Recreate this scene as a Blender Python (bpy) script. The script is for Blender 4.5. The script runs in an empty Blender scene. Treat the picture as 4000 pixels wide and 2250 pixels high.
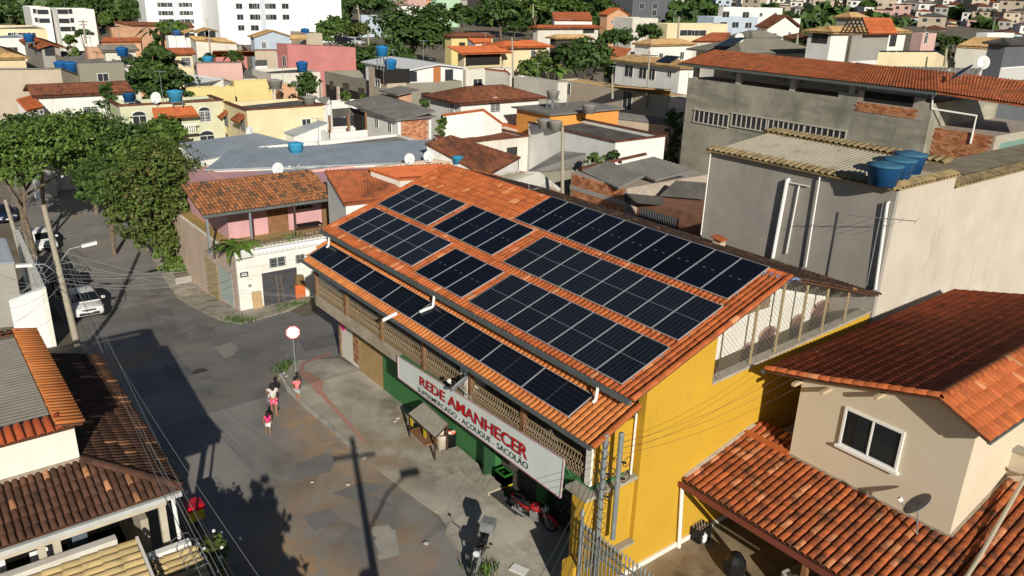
import bpy, math, random
import numpy as np
from mathutils import Vector, Matrix
R_ = math.radians
scene = bpy.context.scene
col = scene.collection
rng = np.random.default_rng(7)
random.seed(7)

# ---------------------------------------------------------------- camera, sky, sun, exposure
CAM = np.array([26.3159, -22.9977, 17.9204]); FPX = 3102.18
_yaw, _pitch, _roll = -0.8996, 0.3585, 0.0321
_f = np.array([math.sin(_yaw)*math.cos(_pitch), math.cos(_yaw)*math.cos(_pitch), -math.sin(_pitch)])
_r = np.array([math.cos(_yaw), -math.sin(_yaw), 0.0]); _u = np.cross(_r, _f)
_c, _s = math.cos(_roll), math.sin(_roll)
CR, CU, CK = _c*_r+_s*_u, -_s*_r+_c*_u, _f
cam_d = bpy.data.cameras.new("camera"); cam = bpy.data.objects.new("camera", cam_d); col.objects.link(cam)
cam_d.sensor_width = 36.0; cam_d.lens = FPX/4000*36.0; cam_d.clip_start = 0.5; cam_d.clip_end = 6000
cam.matrix_world = Matrix(((CR[0], CU[0], -CK[0], CAM[0]), (CR[1], CU[1], -CK[1], CAM[1]), (CR[2], CU[2], -CK[2], CAM[2]), (0, 0, 0, 1)))
scene.camera = cam

SUN = Vector((0.8505, -0.348, 0.394)).normalized()      # towards the sun
world = bpy.data.worlds.new("World"); scene.world = world; world.use_nodes = True
_nt = world.node_tree; _nt.nodes.clear()
_o = _nt.nodes.new("ShaderNodeOutputWorld"); _b = _nt.nodes.new("ShaderNodeBackground"); _sk = _nt.nodes.new("ShaderNodeTexSky")
_sk.sky_type = 'NISHITA'; _sk.sun_disc = False; _sk.sun_elevation = math.asin(SUN.z); _sk.sun_rotation = math.atan2(SUN.x, SUN.y)
_sk.altitude = 800; _sk.air_density = 1.0; _sk.dust_density = 0.6
_b.inputs[1].default_value = 0.05
_nt.links.new(_sk.outputs[0], _b.inputs[0]); _nt.links.new(_b.outputs[0], _o.inputs[0])
sun_d = bpy.data.lights.new("sun", 'SUN'); sun_d.energy = 4.9; sun_d.angle = R_(0.53); sun_d.color = (1.0, 0.93, 0.80)
sun = bpy.data.objects.new("sun", sun_d); col.objects.link(sun)
sun.rotation_euler = SUN.to_track_quat('Z', 'Y').to_euler(); sun.location = (60, -40, 60)
scene.view_settings.view_transform = 'Standard'; scene.view_settings.look = 'None'
scene.view_settings.gamma = 1.0; scene.view_settings.use_curve_mapping = False
scene.view_settings.exposure = 0.0

# ---------------------------------------------------------------- photo pixel (4000 x 2250) -> place
def ray(x, y): return (x-2000)/FPX*CR-(y-1125)/FPX*CU+CK
def Z(x, y, z): d = ray(x, y); return Vector(CAM+(z-CAM[2])/d[2]*d)
def Y(x, y, v): d = ray(x, y); return Vector(CAM+(v-CAM[1])/d[1]*d)
def X(x, y, v): d = ray(x, y); return Vector(CAM+(v-CAM[0])/d[0]*d)
def D(x, y, v): d = ray(x, y); return Vector(CAM+v/math.hypot(d[0], d[1])*d)
def PLN(x, y, P, n): d = ray(x, y); P = np.array(P); n = np.array(n); return Vector(CAM+((P-CAM)@n)/(d@n)*d)
def PRJ(P): d = np.array(P)-CAM; k = d@CK; return 2000+FPX*(d@CR)/k, 1125-FPX*(d@CU)/k
def T(x, y=0.0):                                          # terrain height: level at the shop, falling along the street, rising far behind
    a = -6.0; b = -30.0; lo = -3.5
    if x > a: z = 0.0
    elif x > b: t = (a-x)/(a-b); z = lo*t
    elif x > -70: z = lo
    else: z = lo*max(0.0, 1-(-70-x)/90)
    return z+min(8.0, .035*max(0.0, math.hypot(x-26, y+23)-95))
def G(x, y):                                              # pixel on the ground
    z = 0.0
    for _ in range(60):
        p = Z(x, y, z); z = 0.5*z+0.5*T(p.x, p.y)
    return Z(x, y, z)

# ---------------------------------------------------------------- node materials
MATS = {}
def _n(nt, t, **k):
    n = nt.nodes.new(t)
    for a, v in k.items(): setattr(n, a, v)
    return n
def _mix(nt, fac, a, b, mode='MIX'):
    m = _n(nt, "ShaderNodeMix", data_type='RGBA', blend_type=mode)
    for i, v in ((0, fac), (6, a), (7, b)):
        if isinstance(v, (int, float)): m.inputs[i].default_value = v
        elif isinstance(v, (tuple, list)): m.inputs[i].default_value = (v[0], v[1], v[2], 1)
        else: nt.links.new(v, m.inputs[i])
    return m.outputs[2]
def _noise(nt, scale, detail=4, rough=0.55, stretch=None, lo=0.35, hi=0.65):
    g = _n(nt, "ShaderNodeNewGeometry"); vec = g.outputs[0]
    if stretch:
        mp = _n(nt, "ShaderNodeMapping"); mp.inputs[3].default_value = stretch; nt.links.new(vec, mp.inputs[0]); vec = mp.outputs[0]
    t = _n(nt, "ShaderNodeTexNoise"); t.inputs['Scale'].default_value = scale; t.inputs['Detail'].default_value = detail; t.inputs['Roughness'].default_value = rough
    nt.links.new(vec, t.inputs['Vector'])
    mr = _n(nt, "ShaderNodeMapRange"); mr.inputs[1].default_value = lo; mr.inputs[2].default_value = hi; nt.links.new(t.outputs[0], mr.inputs[0])
    return mr.outputs[0], t.outputs[0]
def M(name, c, c2=None, sc=3.0, rough=0.85, bump=0.0, bsc=30.0, stains=(), isl=0.0, islc=None, metal=0.0, spec=0.3, lo=0.35, hi=0.65, spots=()):
    """c, c2 base colours mixed by noise; stains [(colour, scale, stretch, lo, hi, amount)]; isl = brightness spread per piece; islc = [(colour, share)] odd pieces"""
    if name in MATS: return MATS[name]
    m = bpy.data.materials.new(name); m.use_nodes = True; nt = m.node_tree; nt.nodes.clear()
    out = _n(nt, "ShaderNodeOutputMaterial"); bs = _n(nt, "ShaderNodeBsdfPrincipled"); nt.links.new(bs.outputs[0], out.inputs[0])
    bs.inputs['Roughness'].default_value = rough; bs.inputs['Metallic'].default_value = metal; bs.inputs['Specular IOR Level'].default_value = spec
    cur = (c[0], c[1], c[2])
    if c2 is not None:
        fac, _ = _noise(nt, sc, lo=lo, hi=hi); cur = _mix(nt, fac, cur, c2)
    if isl or islc:
        g = _n(nt, "ShaderNodeNewGeometry"); oi = _n(nt, "ShaderNodeObjectInfo")
        ad = _n(nt, "ShaderNodeMath", operation='ADD'); nt.links.new(g.outputs['Random Per Island'], ad.inputs[0]); nt.links.new(oi.outputs['Random'], ad.inputs[1])
        fr = _n(nt, "ShaderNodeMath", operation='FRACT'); nt.links.new(ad.outputs[0], fr.inputs[0]); rnd = fr.outputs[0]
        wn = _n(nt, "ShaderNodeTexWhiteNoise", noise_dimensions='1D'); nt.links.new(rnd, wn.inputs['W'])
        if islc:
            acc = 0.0
            for cc, share in islc:
                gt = _n(nt, "ShaderNodeMapRange"); gt.inputs[1].default_value = 1-acc-share; gt.inputs[2].default_value = 1-acc-share+1e-3; gt.clamp = True
                nt.links.new(rnd, gt.inputs[0]); acc += share
                cur = _mix(nt, gt.outputs[0], cur, cc)
        if isl:
            mr = _n(nt, "ShaderNodeMapRange"); mr.inputs[3].default_value = 1-isl; mr.inputs[4].default_value = 1+isl*0.6; nt.links.new(wn.outputs[0], mr.inputs[0])
            cb = _n(nt, "ShaderNodeCombineColor");
            for i in range(3): nt.links.new(mr.outputs[0], cb.inputs[i])
            cur = _mix(nt, 1.0, cur, cb.outputs[0], 'MULTIPLY')
    for cc, s, st, l, h, amt in stains:
        fac, _ = _noise(nt, s, stretch=st, lo=l, hi=h, detail=6, rough=0.65)
        ml = _n(nt, "ShaderNodeMath", operation='MULTIPLY'); nt.links.new(fac, ml.inputs[0]); ml.inputs[1].default_value = amt; ml.use_clamp = True
        cur = _mix(nt, ml.outputs[0], cur, cc)
    for cc, pts, amt in spots:                             # dirt gathered round given places: [(x, y, radius)]
        g = _n(nt, "ShaderNodeNewGeometry"); acc = None
        for x, y, rad in pts:
            vm = _n(nt, "ShaderNodeVectorMath", operation='SUBTRACT'); nt.links.new(g.outputs[0], vm.inputs[0]); vm.inputs[1].default_value = (x, y, 0)
            sc_ = _n(nt, "ShaderNodeVectorMath", operation='MULTIPLY'); nt.links.new(vm.outputs[0], sc_.inputs[0]); sc_.inputs[1].default_value = (.55/rad, 1.0/rad, 0)
            ln = _n(nt, "ShaderNodeVectorMath", operation='LENGTH'); nt.links.new(sc_.outputs[0], ln.inputs[0])
            mr = _n(nt, "ShaderNodeMapRange"); mr.inputs[1].default_value = 1.0; mr.inputs[2].default_value = .2; nt.links.new(ln.outputs['Value'], mr.inputs[0])
            if acc is None: acc = mr.outputs[0]
            else:
                mx = _n(nt, "ShaderNodeMath", operation='MAXIMUM'); nt.links.new(acc, mx.inputs[0]); nt.links.new(mr.outputs[0], mx.inputs[1]); acc = mx.outputs[0]
        fac, _ = _noise(nt, .9, detail=8, rough=.7, lo=.40, hi=.58); ml = _n(nt, "ShaderNodeMath", operation='MULTIPLY'); nt.links.new(acc, ml.inputs[0]); nt.links.new(fac, ml.inputs[1])
        m2_ = _n(nt, "ShaderNodeMath", operation='MULTIPLY'); nt.links.new(ml.outputs[0], m2_.inputs[0]); m2_.inputs[1].default_value = amt; m2_.use_clamp = True
        cur = _mix(nt, m2_.outputs[0], cur, cc)
    if isinstance(cur, tuple): bs.inputs['Base Color'].default_value = (*cur, 1)
    else: nt.links.new(cur, bs.inputs['Base Color'])
    if bump:
        _, h = _noise(nt, bsc, detail=5, rough=0.6); bp = _n(nt, "ShaderNodeBump"); bp.inputs['Strength'].default_value = bump; bp.inputs['Distance'].default_value = 0.03
        nt.links.new(h, bp.inputs['Height']); nt.links.new(bp.outputs[0], bs.inputs['Normal'])
    MATS[name] = m; return m

# ---------------------------------------------------------------- mesh building
def link(o): col.objects.link(o); return o
ATS = {}
def _n(nt, t, **k):
    n = nt.nodes.new(t)
    for a, v in k.items(): setattr(n, a, v)
    return n
def _mix(nt, fac, a, b, mode='MIX'):
    m = _n(nt, "ShaderNodeMix", data_type='RGBA', blend_type=mode)
    for i, v in ((0, fac), (6, a), (7, b)):
        if isinstance(v, (int, float)): m.inputs[i].default_value = v
        elif isinstance(v, (tuple, list)): m.inputs[i].default_value = (v[0], v[1], v[2], 1)
        else: nt.links.new(v, m.inputs[i])
    return m.outputs[2]
def _noise(nt, scale, detail=4, rough=0.55, stretch=None, lo=0.35, hi=0.65):
    g = _n(nt, "ShaderNodeNewGeometry"); vec = g.outputs[0]
    if stretch:
        mp = _n(nt, "ShaderNodeMapping"); mp.inputs[3].default_value = stretch; nt.links.new(vec, mp.inputs[0]); vec = mp.outputs[0]
    t = _n(nt, "ShaderNodeTexNoise"); t.inputs['Scale'].default_value = scale; t.inputs['Detail'].default_value = detail; t.inputs['Roughness'].default_value = rough
    nt.links.new(vec, t.inputs['Vector'])
    mr = _n(nt, "ShaderNodeMapRange"); mr.inputs[1].default_value = lo; mr.inputs[2].default_value = hi; nt.links.new(t.outputs[0], mr.inputs[0])
    return mr.outputs[0], t.outputs[0]
def M(name, c, c2=None, sc=3.0, rough=0.85, bump=0.0, bsc=30.0, stains=(), isl=0.0, islc=None, metal=0.0, spec=0.3, lo=0.35, hi=0.65, spots=()):
    """c, c2 base colours mixed by noise; stains [(colour, scale, stretch, lo, hi, amount)]; isl = brightness spread per piece; islc = [(colour, share)] odd pieces"""
    if name in MATS: return MATS[name]
    m = bpy.data.materials.new(name); m.use_nodes = True; nt = m.node_tree; nt.nodes.clear()
    out = _n(nt, "ShaderNodeOutputMaterial"); bs = _n(nt, "ShaderNodeBsdfPrincipled"); nt.links.new(bs.outputs[0], out.inputs[0])
    bs.inputs['Roughness'].default_value = rough; bs.inputs['Metallic'].default_value = metal; bs.inputs['Specular IOR Level'].default_value = spec
    cur = (c[0], c[1], c[2])
    if c2 is not None:
        fac, _ = _noise(nt, sc, lo=lo, hi=hi); cur = _mix(nt, fac, cur, c2)
    if isl or islc:
        g = _n(nt, "ShaderNodeNewGeometry"); oi = _n(nt, "ShaderNodeObjectInfo")
        ad = _n(nt, "ShaderNodeMath", operation='ADD'); nt.links.new(g.outputs['Random Per Island'], ad.inputs[0]); nt.links.new(oi.outputs['Random'], ad.inputs[1])
        fr = _n(nt, "ShaderNodeMath", operation='FRACT'); nt.links.new(ad.outputs[0], fr.inputs[0]); rnd = fr.outputs[0]
        wn = _n(nt, "ShaderNodeTexWhiteNoise", noise_dimensions='1D'); nt.links.new(rnd, wn.inputs['W'])
        if islc:
            acc = 0.0
            for cc, share in islc:
                gt = _n(nt, "ShaderNodeMapRange"); gt.inputs[1].default_value = 1-acc-share; gt.inputs[2].default_value = 1-acc-share+1e-3; gt.clamp = True
                nt.links.new(rnd, gt.inputs[0]); acc += share
                cur = _mix(nt, gt.outputs[0], cur, cc)
        if isl:
            mr = _n(nt, "ShaderNodeMapRange"); mr.inputs[3].default_value = 1-isl; mr.inputs[4].default_value = 1+isl*0.6; nt.links.new(wn.outputs[0], mr.inputs[0])
            cb = _n(nt, "ShaderNodeCombineColor");
            for i in range(3): nt.links.new(mr.outputs[0], cb.inputs[i])
            cur = _mix(nt, 1.0, cur, cb.outputs[0], 'MULTIPLY')
    for cc, s, st, l, h, amt in stains:
        fac, _ = _noise(nt, s, stretch=st, lo=l, hi=h, detail=6, rough=0.65)
        ml = _n(nt, "ShaderNodeMath", operation='MULTIPLY'); nt.links.new(fac, ml.inputs[0]); ml.inputs[1].default_value = amt; ml.use_clamp = True
        cur = _mix(nt, ml.outputs[0], cur, cc)
    for cc, pts, amt in spots:                             # dirt gathered round given places: [(x, y, radius)]
        g = _n(nt, "ShaderNodeNewGeometry"); acc = None
        for x, y, rad in pts:
            vm = _n(nt, "ShaderNodeVectorMath", operation='SUBTRACT'); nt.links.new(g.outputs[0], vm.inputs[0]); vm.inputs[1].default_value = (x, y, 0)
            sc_ = _n(nt, "ShaderNodeVectorMath", operation='MULTIPLY'); nt.links.new(vm.outputs[0], sc_.inputs[0]); sc_.inputs[1].default_value = (.55/rad, 1.0/rad, 0)
            ln = _n(nt, "ShaderNodeVectorMath", operation='LENGTH'); nt.links.new(sc_.outputs[0], ln.inputs[0])
            mr = _n(nt, "ShaderNodeMapRange"); mr.inputs[1].default_value = 1.0; mr.inputs[2].default_value = .2; nt.links.new(ln.outputs['Value'], mr.inputs[0])
            if acc is None: acc = mr.outputs[0]
            else:
                mx = _n(nt, "ShaderNodeMath", operation='MAXIMUM'); nt.links.new(acc, mx.inputs[0]); nt.links.new(mr.outputs[0], mx.inputs[1]); acc = mx.outputs[0]
        fac, _ = _noise(nt, .9, detail=8, rough=.7, lo=.40, hi=.58); ml = _n(nt, "ShaderNodeMath", operation='MULTIPLY'); nt.links.new(acc, ml.inputs[0]); nt.links.new(fac, ml.inputs[1])
        m2_ = _n(nt, "ShaderNodeMath", operation='MULTIPLY'); nt.links.new(ml.outputs[0], m2_.inputs[0]); m2_.inputs[1].default_value = amt; m2_.use_clamp = True
        cur = _mix(nt, m2_.outputs[0], cur, cc)
    if isinstance(cur, tuple): bs.inputs['Base Color'].default_value = (*cur, 1)
    else: nt.links.new(cur, bs.inputs['Base Color'])
    if bump:
        _, h = _noise(nt, bsc, detail=5, rough=0.6); bp = _n(nt, "ShaderNodeBump"); bp.inputs['Strength'].default_value = bump; bp.inputs['Distance'].default_value = 0.03
        nt.links.new(h, bp.inputs['Height']); nt.links.new(bp.outputs[0], bs.inputs['Normal'])
    MATS[name] = m; return m

# ---------------------------------------------------------------- mesh building
def link(o): col.objects.link(o); return o
def setp(o, parent):
    if parent is not None:
        o.parent = parent; o.matrix_parent_inverse = Matrix.Translation(-Vector(parent["_at"]) if "_at" in parent else Vector((0, 0, 0)))
ATS = {}
def par(o, parent):
    if parent is None: return o
    o.parent = parent
    root = parent
    while root.parent is not None: root = root.parent
    if parent is root:
        o.matrix_parent_inverse = Matrix.Translation(-ATS.get(root.name, Vector((0, 0, 0))))
    return o
def tag(o, label=None, cat=None, group=None, kind=None):
    if label: o["label"] = label
    if cat: o["category"] = cat
    if group: o["group"] = group
    if kind: o["kind"] = kind
    return o
def thing(name, label, cat, at=(0, 0, 0), group=None):
    o = bpy.data.objects.new(name, None); link(o); o.empty_display_size = 0.2; o.location = at
    ATS[o.name] = Vector(at); return tag(o, label, cat, group)
class MB:
    def __init__(s): s.v = []; s.f = []
    def add(s, vs, fs):
        n = len(s.v); s.v.extend(tuple(map(float, v)) for v in vs); s.f.extend(tuple(i+n for i in f) for f in fs); return s
    def box(s, a, b):
        x0, y0, z0 = a; x1, y1, z1 = b
        return s.add([(x0, y0, z0), (x1, y0, z0), (x1, y1, z0), (x0, y1, z0), (x0, y0, z1), (x1, y0, z1), (x1, y1, z1), (x0, y1, z1)],
                     [(3, 2, 1, 0), (4, 5, 6, 7), (0, 1, 5, 4), (1, 2, 6, 5), (2, 3, 7, 6), (3, 0, 4, 7)])
    def ob(s, c, ax, ay, az):                              # oriented box, half axes
        c, ax, ay, az = map(Vector, (c, ax, ay, az))
        P = [c-ax-ay-az, c+ax-ay-az, c+ax+ay-az, c-ax+ay-az, c-ax-ay+az, c+ax-ay+az, c+ax+ay+az, c-ax+ay+az]
        return s.add(P, [(3, 2, 1, 0), (4, 5, 6, 7), (0, 1, 5, 4), (1, 2, 6, 5), (2, 3, 7, 6), (3, 0, 4, 7)])
    def bar(s, p, q, w, h, up=(0, 0, 1)):
        p, q = Vector(p), Vector(q); d = (q-p); L = d.length
        if L < 1e-6: return s
        d /= L; sd = d.cross(Vector(up))
        if sd.length < 1e-4: sd = d.cross(Vector((1, 0, 0)))
        sd.normalize(); u = sd.cross(d)
        return s.ob((p+q)/2, d*L/2, sd*w/2, u*h/2)
    def prism(s, poly, z0, z1=None):                       # poly of 3d tops (or 2d + z1) down to z0
        n = len(poly); top = [Vector((p[0], p[1], p[2] if z1 is None else z1)) for p in poly]
        ar = sum(top[i].x*top[(i+1) % n].y-top[(i+1) % n].x*top[i].y for i in range(n))
        if ar < 0: top = top[::-1]
        bot = [Vector((p.x, p.y, z0)) for p in top]
        return s.add(top+bot, [tuple(range(n)), tuple(range(2*n-1, n-1, -1))]+[(i, i+n, (i+1) % n+n, (i+1) % n) for i in range(n)])
    def slab(s, poly, t):                                  # planar polygon with thickness t downwards along its normal
        P = [Vector(p) for p in poly]; n = len(P)
        nn = Vector((0, 0, 0))
        for i in range(n): nn += P[i].cross(P[(i+1) % n])
        nn.normalize()
        if nn.z < 0: P = P[::-1]; nn = -nn
        B = [p-nn*t for p in P]
        return s.add(P+B, [tuple(range(n)), tuple(range(2*n-1, n-1, -1))]+[(i, i+n, (i+1) % n+n, (i+1) % n) for i in range(n)])
    def tube(s, pts, r, n=6, caps=True):
        pts = [Vector(p) for p in pts]; rs = r if isinstance(r, (list, tuple)) else [r]*len(pts)
        base = len(s.v); prev = None
        for i, p in enumerate(pts):
            d = (pts[min(i+1, len(pts)-1)]-pts[max(i-1, 0)]).normalized()
            a = prev if prev is not None else (Vector((0, 0, 1)) if abs(d.z) < 0.9 else Vector((1, 0, 0)))
            sd = d.cross(a); sd = sd if sd.length > 1e-5 else d.cross(Vector((0, 1, 0))); sd.normalize(); up = sd.cross(d); prev = up
            for k in range(n):
                t = 2*math.pi*k/n; q = p+(sd*math.cos(t)+up*math.sin(t))*rs[i]; s.v.append(tuple(q))
        for i in range(len(pts)-1):
            for k in range(n):
                a = base+i*n+k; b = base+i*n+(k+1) % n; s.f.append((a, a+n, b+n, b))
        if caps: s.f.append(tuple(base+k for k in range(n))); s.f.append(tuple(base+(len(pts)-1)*n+k for k in reversed(range(n))))
        return s
    def lathe(s, c, prof, n=16, axis=(0, 0, 1)):           # prof [(r,h)]
        ax = Vector(axis).normalized(); a = ax.orthogonal().normalized(); b = ax.cross(a); c = Vector(c); base = len(s.v)
        for r, h in prof:
            for k in range(n):
                t = 2*math.pi*k/n; s.v.append(tuple(c+ax*h+(a*math.cos(t)+b*math.sin(t))*r))
        for i in range(len(prof)-1):
            for k in range(n): p = base+i*n+k; q = base+i*n+(k+1) % n; s.f.append((p, q, q+n, p+n))
        s.f.append(tuple(base+k for k in reversed(range(n)))); s.f.append(tuple(base+(len(prof)-1)*n+k for k in range(n)))
        return s
    def ball(s, c, r, n=10, m=7):
        if isinstance(r, (int, float)): r = (r, r, r)
        base = len(s.v)
        for i in range(m+1):
            ph = math.pi*i/m
            for k in range(n): t = 2*math.pi*k/n; s.v.append((c[0]+r[0]*math.sin(ph)*math.cos(t), c[1]+r[1]*math.sin(ph)*math.sin(t), c[2]+r[2]*math.cos(ph)))
        for i in range(m):
            for k in range(n): p = base+i*n+k; q = base+i*n+(k+1) % n; s.f.append((p, p+n, q+n, q))
        return s
    def build(s, name, mat, parent=None, smooth=False, kind=None, label=None):
        me = bpy.data.meshes.new(name); me.from_pydata(s.v, [], s.f); me.validate(); me.update()
        if mat: me.materials.append(mat)
        if smooth: me.polygons.foreach_set("use_smooth", [True]*len(me.polygons))
        o = bpy.data.objects.new(name, me); link(o); par(o, parent)
        if kind: o["kind"] = kind
        if label: o["label"] = label
        return o
def npmesh(name, V, F, mat, parent=None, smooth=False, kind=None):
    """V (n,3), F (m,k) index array with equal k"""
    me = bpy.data.meshes.new(name); V = np.asarray(V, np.float32); F = np.asarray(F, np.int32); m, k = F.shape
    me.vertices.add(len(V)); me.vertices.foreach_set("co", V.ravel()); me.loops.add(m*k); me.loops.foreach_set("vertex_index", F.ravel())
    me.polygons.add(m); me.polygons.foreach_set("loop_start", np.arange(m, dtype=np.int32)*k); me.polygons.foreach_set("loop_total", np.full(m, k, np.int32))
    if smooth: me.polygons.foreach_set("use_smooth", np.ones(m, bool))
    me.update(calc_edges=True); me.validate()
    if mat: me.materials.append(mat)
    o = bpy.data.objects.new(name, me); link(o); par(o, parent)
    if kind: o["kind"] = kind
    return o
def inst(name, me, mw, parent=None):
    o = bpy.data.objects.new(name, me); link(o); par(o, parent); o.matrix_basis = mw; return o
def copy_tree(o, parent=None):
    c = o.copy(); link(c)
    if parent is not None: c.parent = parent; c.matrix_parent_inverse = o.matrix_parent_inverse.copy()
    for ch in list(o.children): copy_tree(ch, c)
    return c
def place(root, loc, rz=0, label=None, group=None, sc=1.0):
    root.location = loc; root.rotation_euler = (0, 0, rz); root.scale = (sc, sc, sc)
    if label: root["label"] = label
    if group: root["group"] = group
    return root
def inpoly(px, py, poly):
    c = np.zeros(len(px), bool); n = len(poly); j = n-1
    for i in range(n):
        xi, yi = poly[i]; xj, yj = poly[j]
        k = ((yi > py) != (yj > py)) & (px < (xj-xi)*(py-yi)/((yj-yi) if yj != yi else 1e-9)+xi); c ^= k; j = i
    return c
def pieces(name, parent, verts, faces, mats4, mat, limit=300, stuff_name=None, smooth=False):
    """one template mesh placed by 4x4 matrices: the `limit` nearest ones as parts, the rest joined as stuff"""
    mats4 = np.asarray(mats4); tv = np.asarray(verts, float)
    if len(mats4) == 0: return
    pos = mats4[:, :3, 3]; order = np.argsort(np.linalg.norm(pos-CAM, axis=1))
    near, far = order[:limit], order[limit:]
    me = bpy.data.meshes.new(name); me.from_pydata([tuple(v) for v in tv], [], [tuple(f) for f in faces]); me.update(); me.materials.append(mat)
    if smooth: me.polygons.foreach_set("use_smooth", [True]*len(me.polygons))
    for i in near: inst(name, me, Matrix(mats4[i].tolist()), parent)
    if len(far):
        mm = mats4[far]; V = np.einsum('nij,kj->nki', mm[:, :3, :3], tv)+mm[:, None, :3, 3]
        quads = np.array([f if len(f) == 4 else (*f, f[-1]) for f in faces]); k = len(tv)
        if all(len(f) == 4 for f in faces):
            F = (quads[None]+(np.arange(len(far))*k)[:, None, None]).reshape(-1, 4)
            npmesh(stuff_name or name+"s", V.reshape(-1, 3), F, mat, parent, smooth, kind="stuff")
# ---- roofs
def tile_template(pw, pl, h=0.045, lift=0.02):
    xs = [-.42, -.40, -.33, -.19, 0, .19, .33, .40, .42]; zs = [-.12, .22, .66, .94, 1, .94, .66, .22, -.12]
    V = []
    for j, (y, l, k) in enumerate(((-.5, 0, .94), (.56, lift, 1.0))):
        for x, z in zip(xs, zs): V.append((x*pw*k, y*pl, z*h*k+l))
    n = len(xs)
    for x, z in zip(xs, zs): V.append((x*pw*0.98, .56*pl, z*h+lift-0.016))
    F = [(i, i+1, i+1+n, i+n) for i in range(n-1)]+[(i+n, i+1+n, i+1+2*n, i+2*n) for i in range(n-1)]
    return V, F
DECK = [None]
def tiles(poly, down, parent, mat, pw=.22, pl=.38, h=.05, limit=300, name="roof_tile", jit=1.0, lift=.022, deck=True, deckmat=None, off=0.0):
    P = [Vector(p) for p in poly]; nn = Vector((0, 0, 0))
    for i in range(len(P)): nn += P[i].cross(P[(i+1) % len(P)])
    nn.normalize()
    if nn.z < 0: nn = -nn
    v = Vector(down); v = (v-nn*v.dot(nn)).normalized(); u = v.cross(nn); o = P[0]
    uv = [((p-o).dot(u), (p-o).dot(v)) for p in P]
    u0, u1 = min(a for a, _ in uv), max(a for a, _ in uv); v0, v1 = min(b for _, b in uv), max(b for _, b in uv)
    nu = max(1, round((u1-u0)/pw)); nv = max(1, round((v1-v0)/pl)); pw = (u1-u0)/nu; pl = (v1-v0)/nv
    gu, gv = np.meshgrid(u0+(np.arange(nu)+.5)*pw, v0+(np.arange(nv)+.5)*pl); gu = gu.ravel(); gv = gv.ravel()
    k = inpoly(gu, gv, uv); gu, gv = gu[k], gv[k]; N = len(gu)
    V, F = tile_template(pw, pl, h, lift)
    ms = np.zeros((N, 4, 4)); ms[:, 3, 3] = 1
    a = rng.normal(0, .012*jit, N); ca, sa = np.cos(a), np.sin(a); U_, V_, N_ = np.array(u), np.array(v), np.array(nn)
    ms[:, :3, 0] = ca[:, None]*U_+sa[:, None]*V_; ms[:, :3, 1] = -sa[:, None]*U_+ca[:, None]*V_; ms[:, :3, 2] = N_
    ms[:, :3, 3] = np.array(o)+gu[:, None]*U_+(gv+rng.normal(0, .008*jit, N))[:, None]*V_+(off+.012+np.abs(rng.normal(0, .004*jit, N)))[:, None]*N_
    pieces(name, parent, V, F, ms, mat, limit, smooth=True)
    if deck: MB().slab([p+nn*off for p in P], .06).build("roof_deck", deckmat or DECK[0], parent)
def ridge(p, q, parent, mat, r=.12, step=.34, name="ridge_tile", limit=300):
    p, q = Vector(p), Vector(q); d = q-p; L = d.length; n = max(1, int(L/step)); d.normalize(); sd = d.cross(Vector((0, 0, 1))).normalized(); up = sd.cross(d)
    V = []; F = []; K = 7
    for y, rr in ((-.5, .93), (.58, 1.05)):
        for i in range(K): t = math.pi*i/(K-1); V.append((math.cos(t)*r*rr, y*L/n, math.sin(t)*r*rr*.8))
    for i in range(K): t = math.pi*i/(K-1); V.append((math.cos(t)*r*.9, .58*L/n, math.sin(t)*r*.72))
    F = [(i+1, i, i+K, i+1+K) for i in range(K-1)]+[(i+1+K, i+K, i+2*K, i+1+2*K) for i in range(K-1)]
    ms = []
    for i in range(n):
        c = p+d*L*(i+.5)/n+up*(.01+random.uniform(0, .012)); m = np.eye(4); m[:3, 0] = sd; m[:3, 1] = d; m[:3, 2] = up; m[:3, 3] = c; ms.append(m)
    pieces(name, parent, V, F, np.array(ms), mat, limit, smooth=True)
def sheetroof(A, B, C, Dd, mat, parent, period=.18, amp=.025, row=0.0, step=.03, name="roof_sheet", thick=.05, kind="stuff", sag=0.0, deckmat=None):
    """ridged roof over the quad A-B (top edge) to D-C (bottom edge): ridges run down the slope"""
    A, B, C, Dd = (np.array(p, float) for p in (A, B, C, Dd))
    wid = max(np.linalg.norm(B-A), np.linalg.norm(C-Dd)); ln = max(np.linalg.norm(Dd-A), np.linalg.norm(C-B))
    nu = max(2, int(round(wid/period)))*4; nrow = max(1, int(round(ln/row))) if row else 1
    nn = np.cross(B-A if np.linalg.norm(B-A) > .01 else C-Dd, Dd-A); nn /= np.linalg.norm(nn)
    if nn[2] < 0: nn = -nn
    t = np.linspace(0, 1, nu+1); wave = np.array([0, .75, 1, .75])[np.arange(nu+1) % 4]*amp*2
    vs = []; hs = []
    for r in range(nrow):
        vs += [r/nrow, (r+1)/nrow]; hs += [0, step if row else 0]
    vs = np.array(vs); hs = np.array(hs)
    top = A+(B-A)*t[:, None]; bot = Dd+(C-Dd)*t[:, None]
    V = top[None]+(bot-top)[None]*vs[:, None, None]+nn*(wave[None, :, None]+hs[:, None, None])
    if sag: V[:, :, 2] -= sag*np.sin(np.pi*t)[None]*np.sin(np.pi*vs)[:, None]
    nv = len(vs); n1 = nu+1; i, j = np.meshgrid(np.arange(nv-1), np.arange(nu), indexing='ij'); b = (i*n1+j).ravel()
    F = np.stack([b, b+n1, b+n1+1, b+1], 1)
    o = npmesh(name, V.reshape(-1, 3), F, mat, parent, smooth=True, kind=kind)
    if thick: MB().slab([Vector(A), Vector(B), Vector(C), Vector(Dd)] if np.linalg.norm(B-A) > .05 else [Vector(A), Vector(C), Vector(Dd)], thick).build("roof_deck", deckmat or mat, parent)
    return o
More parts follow.
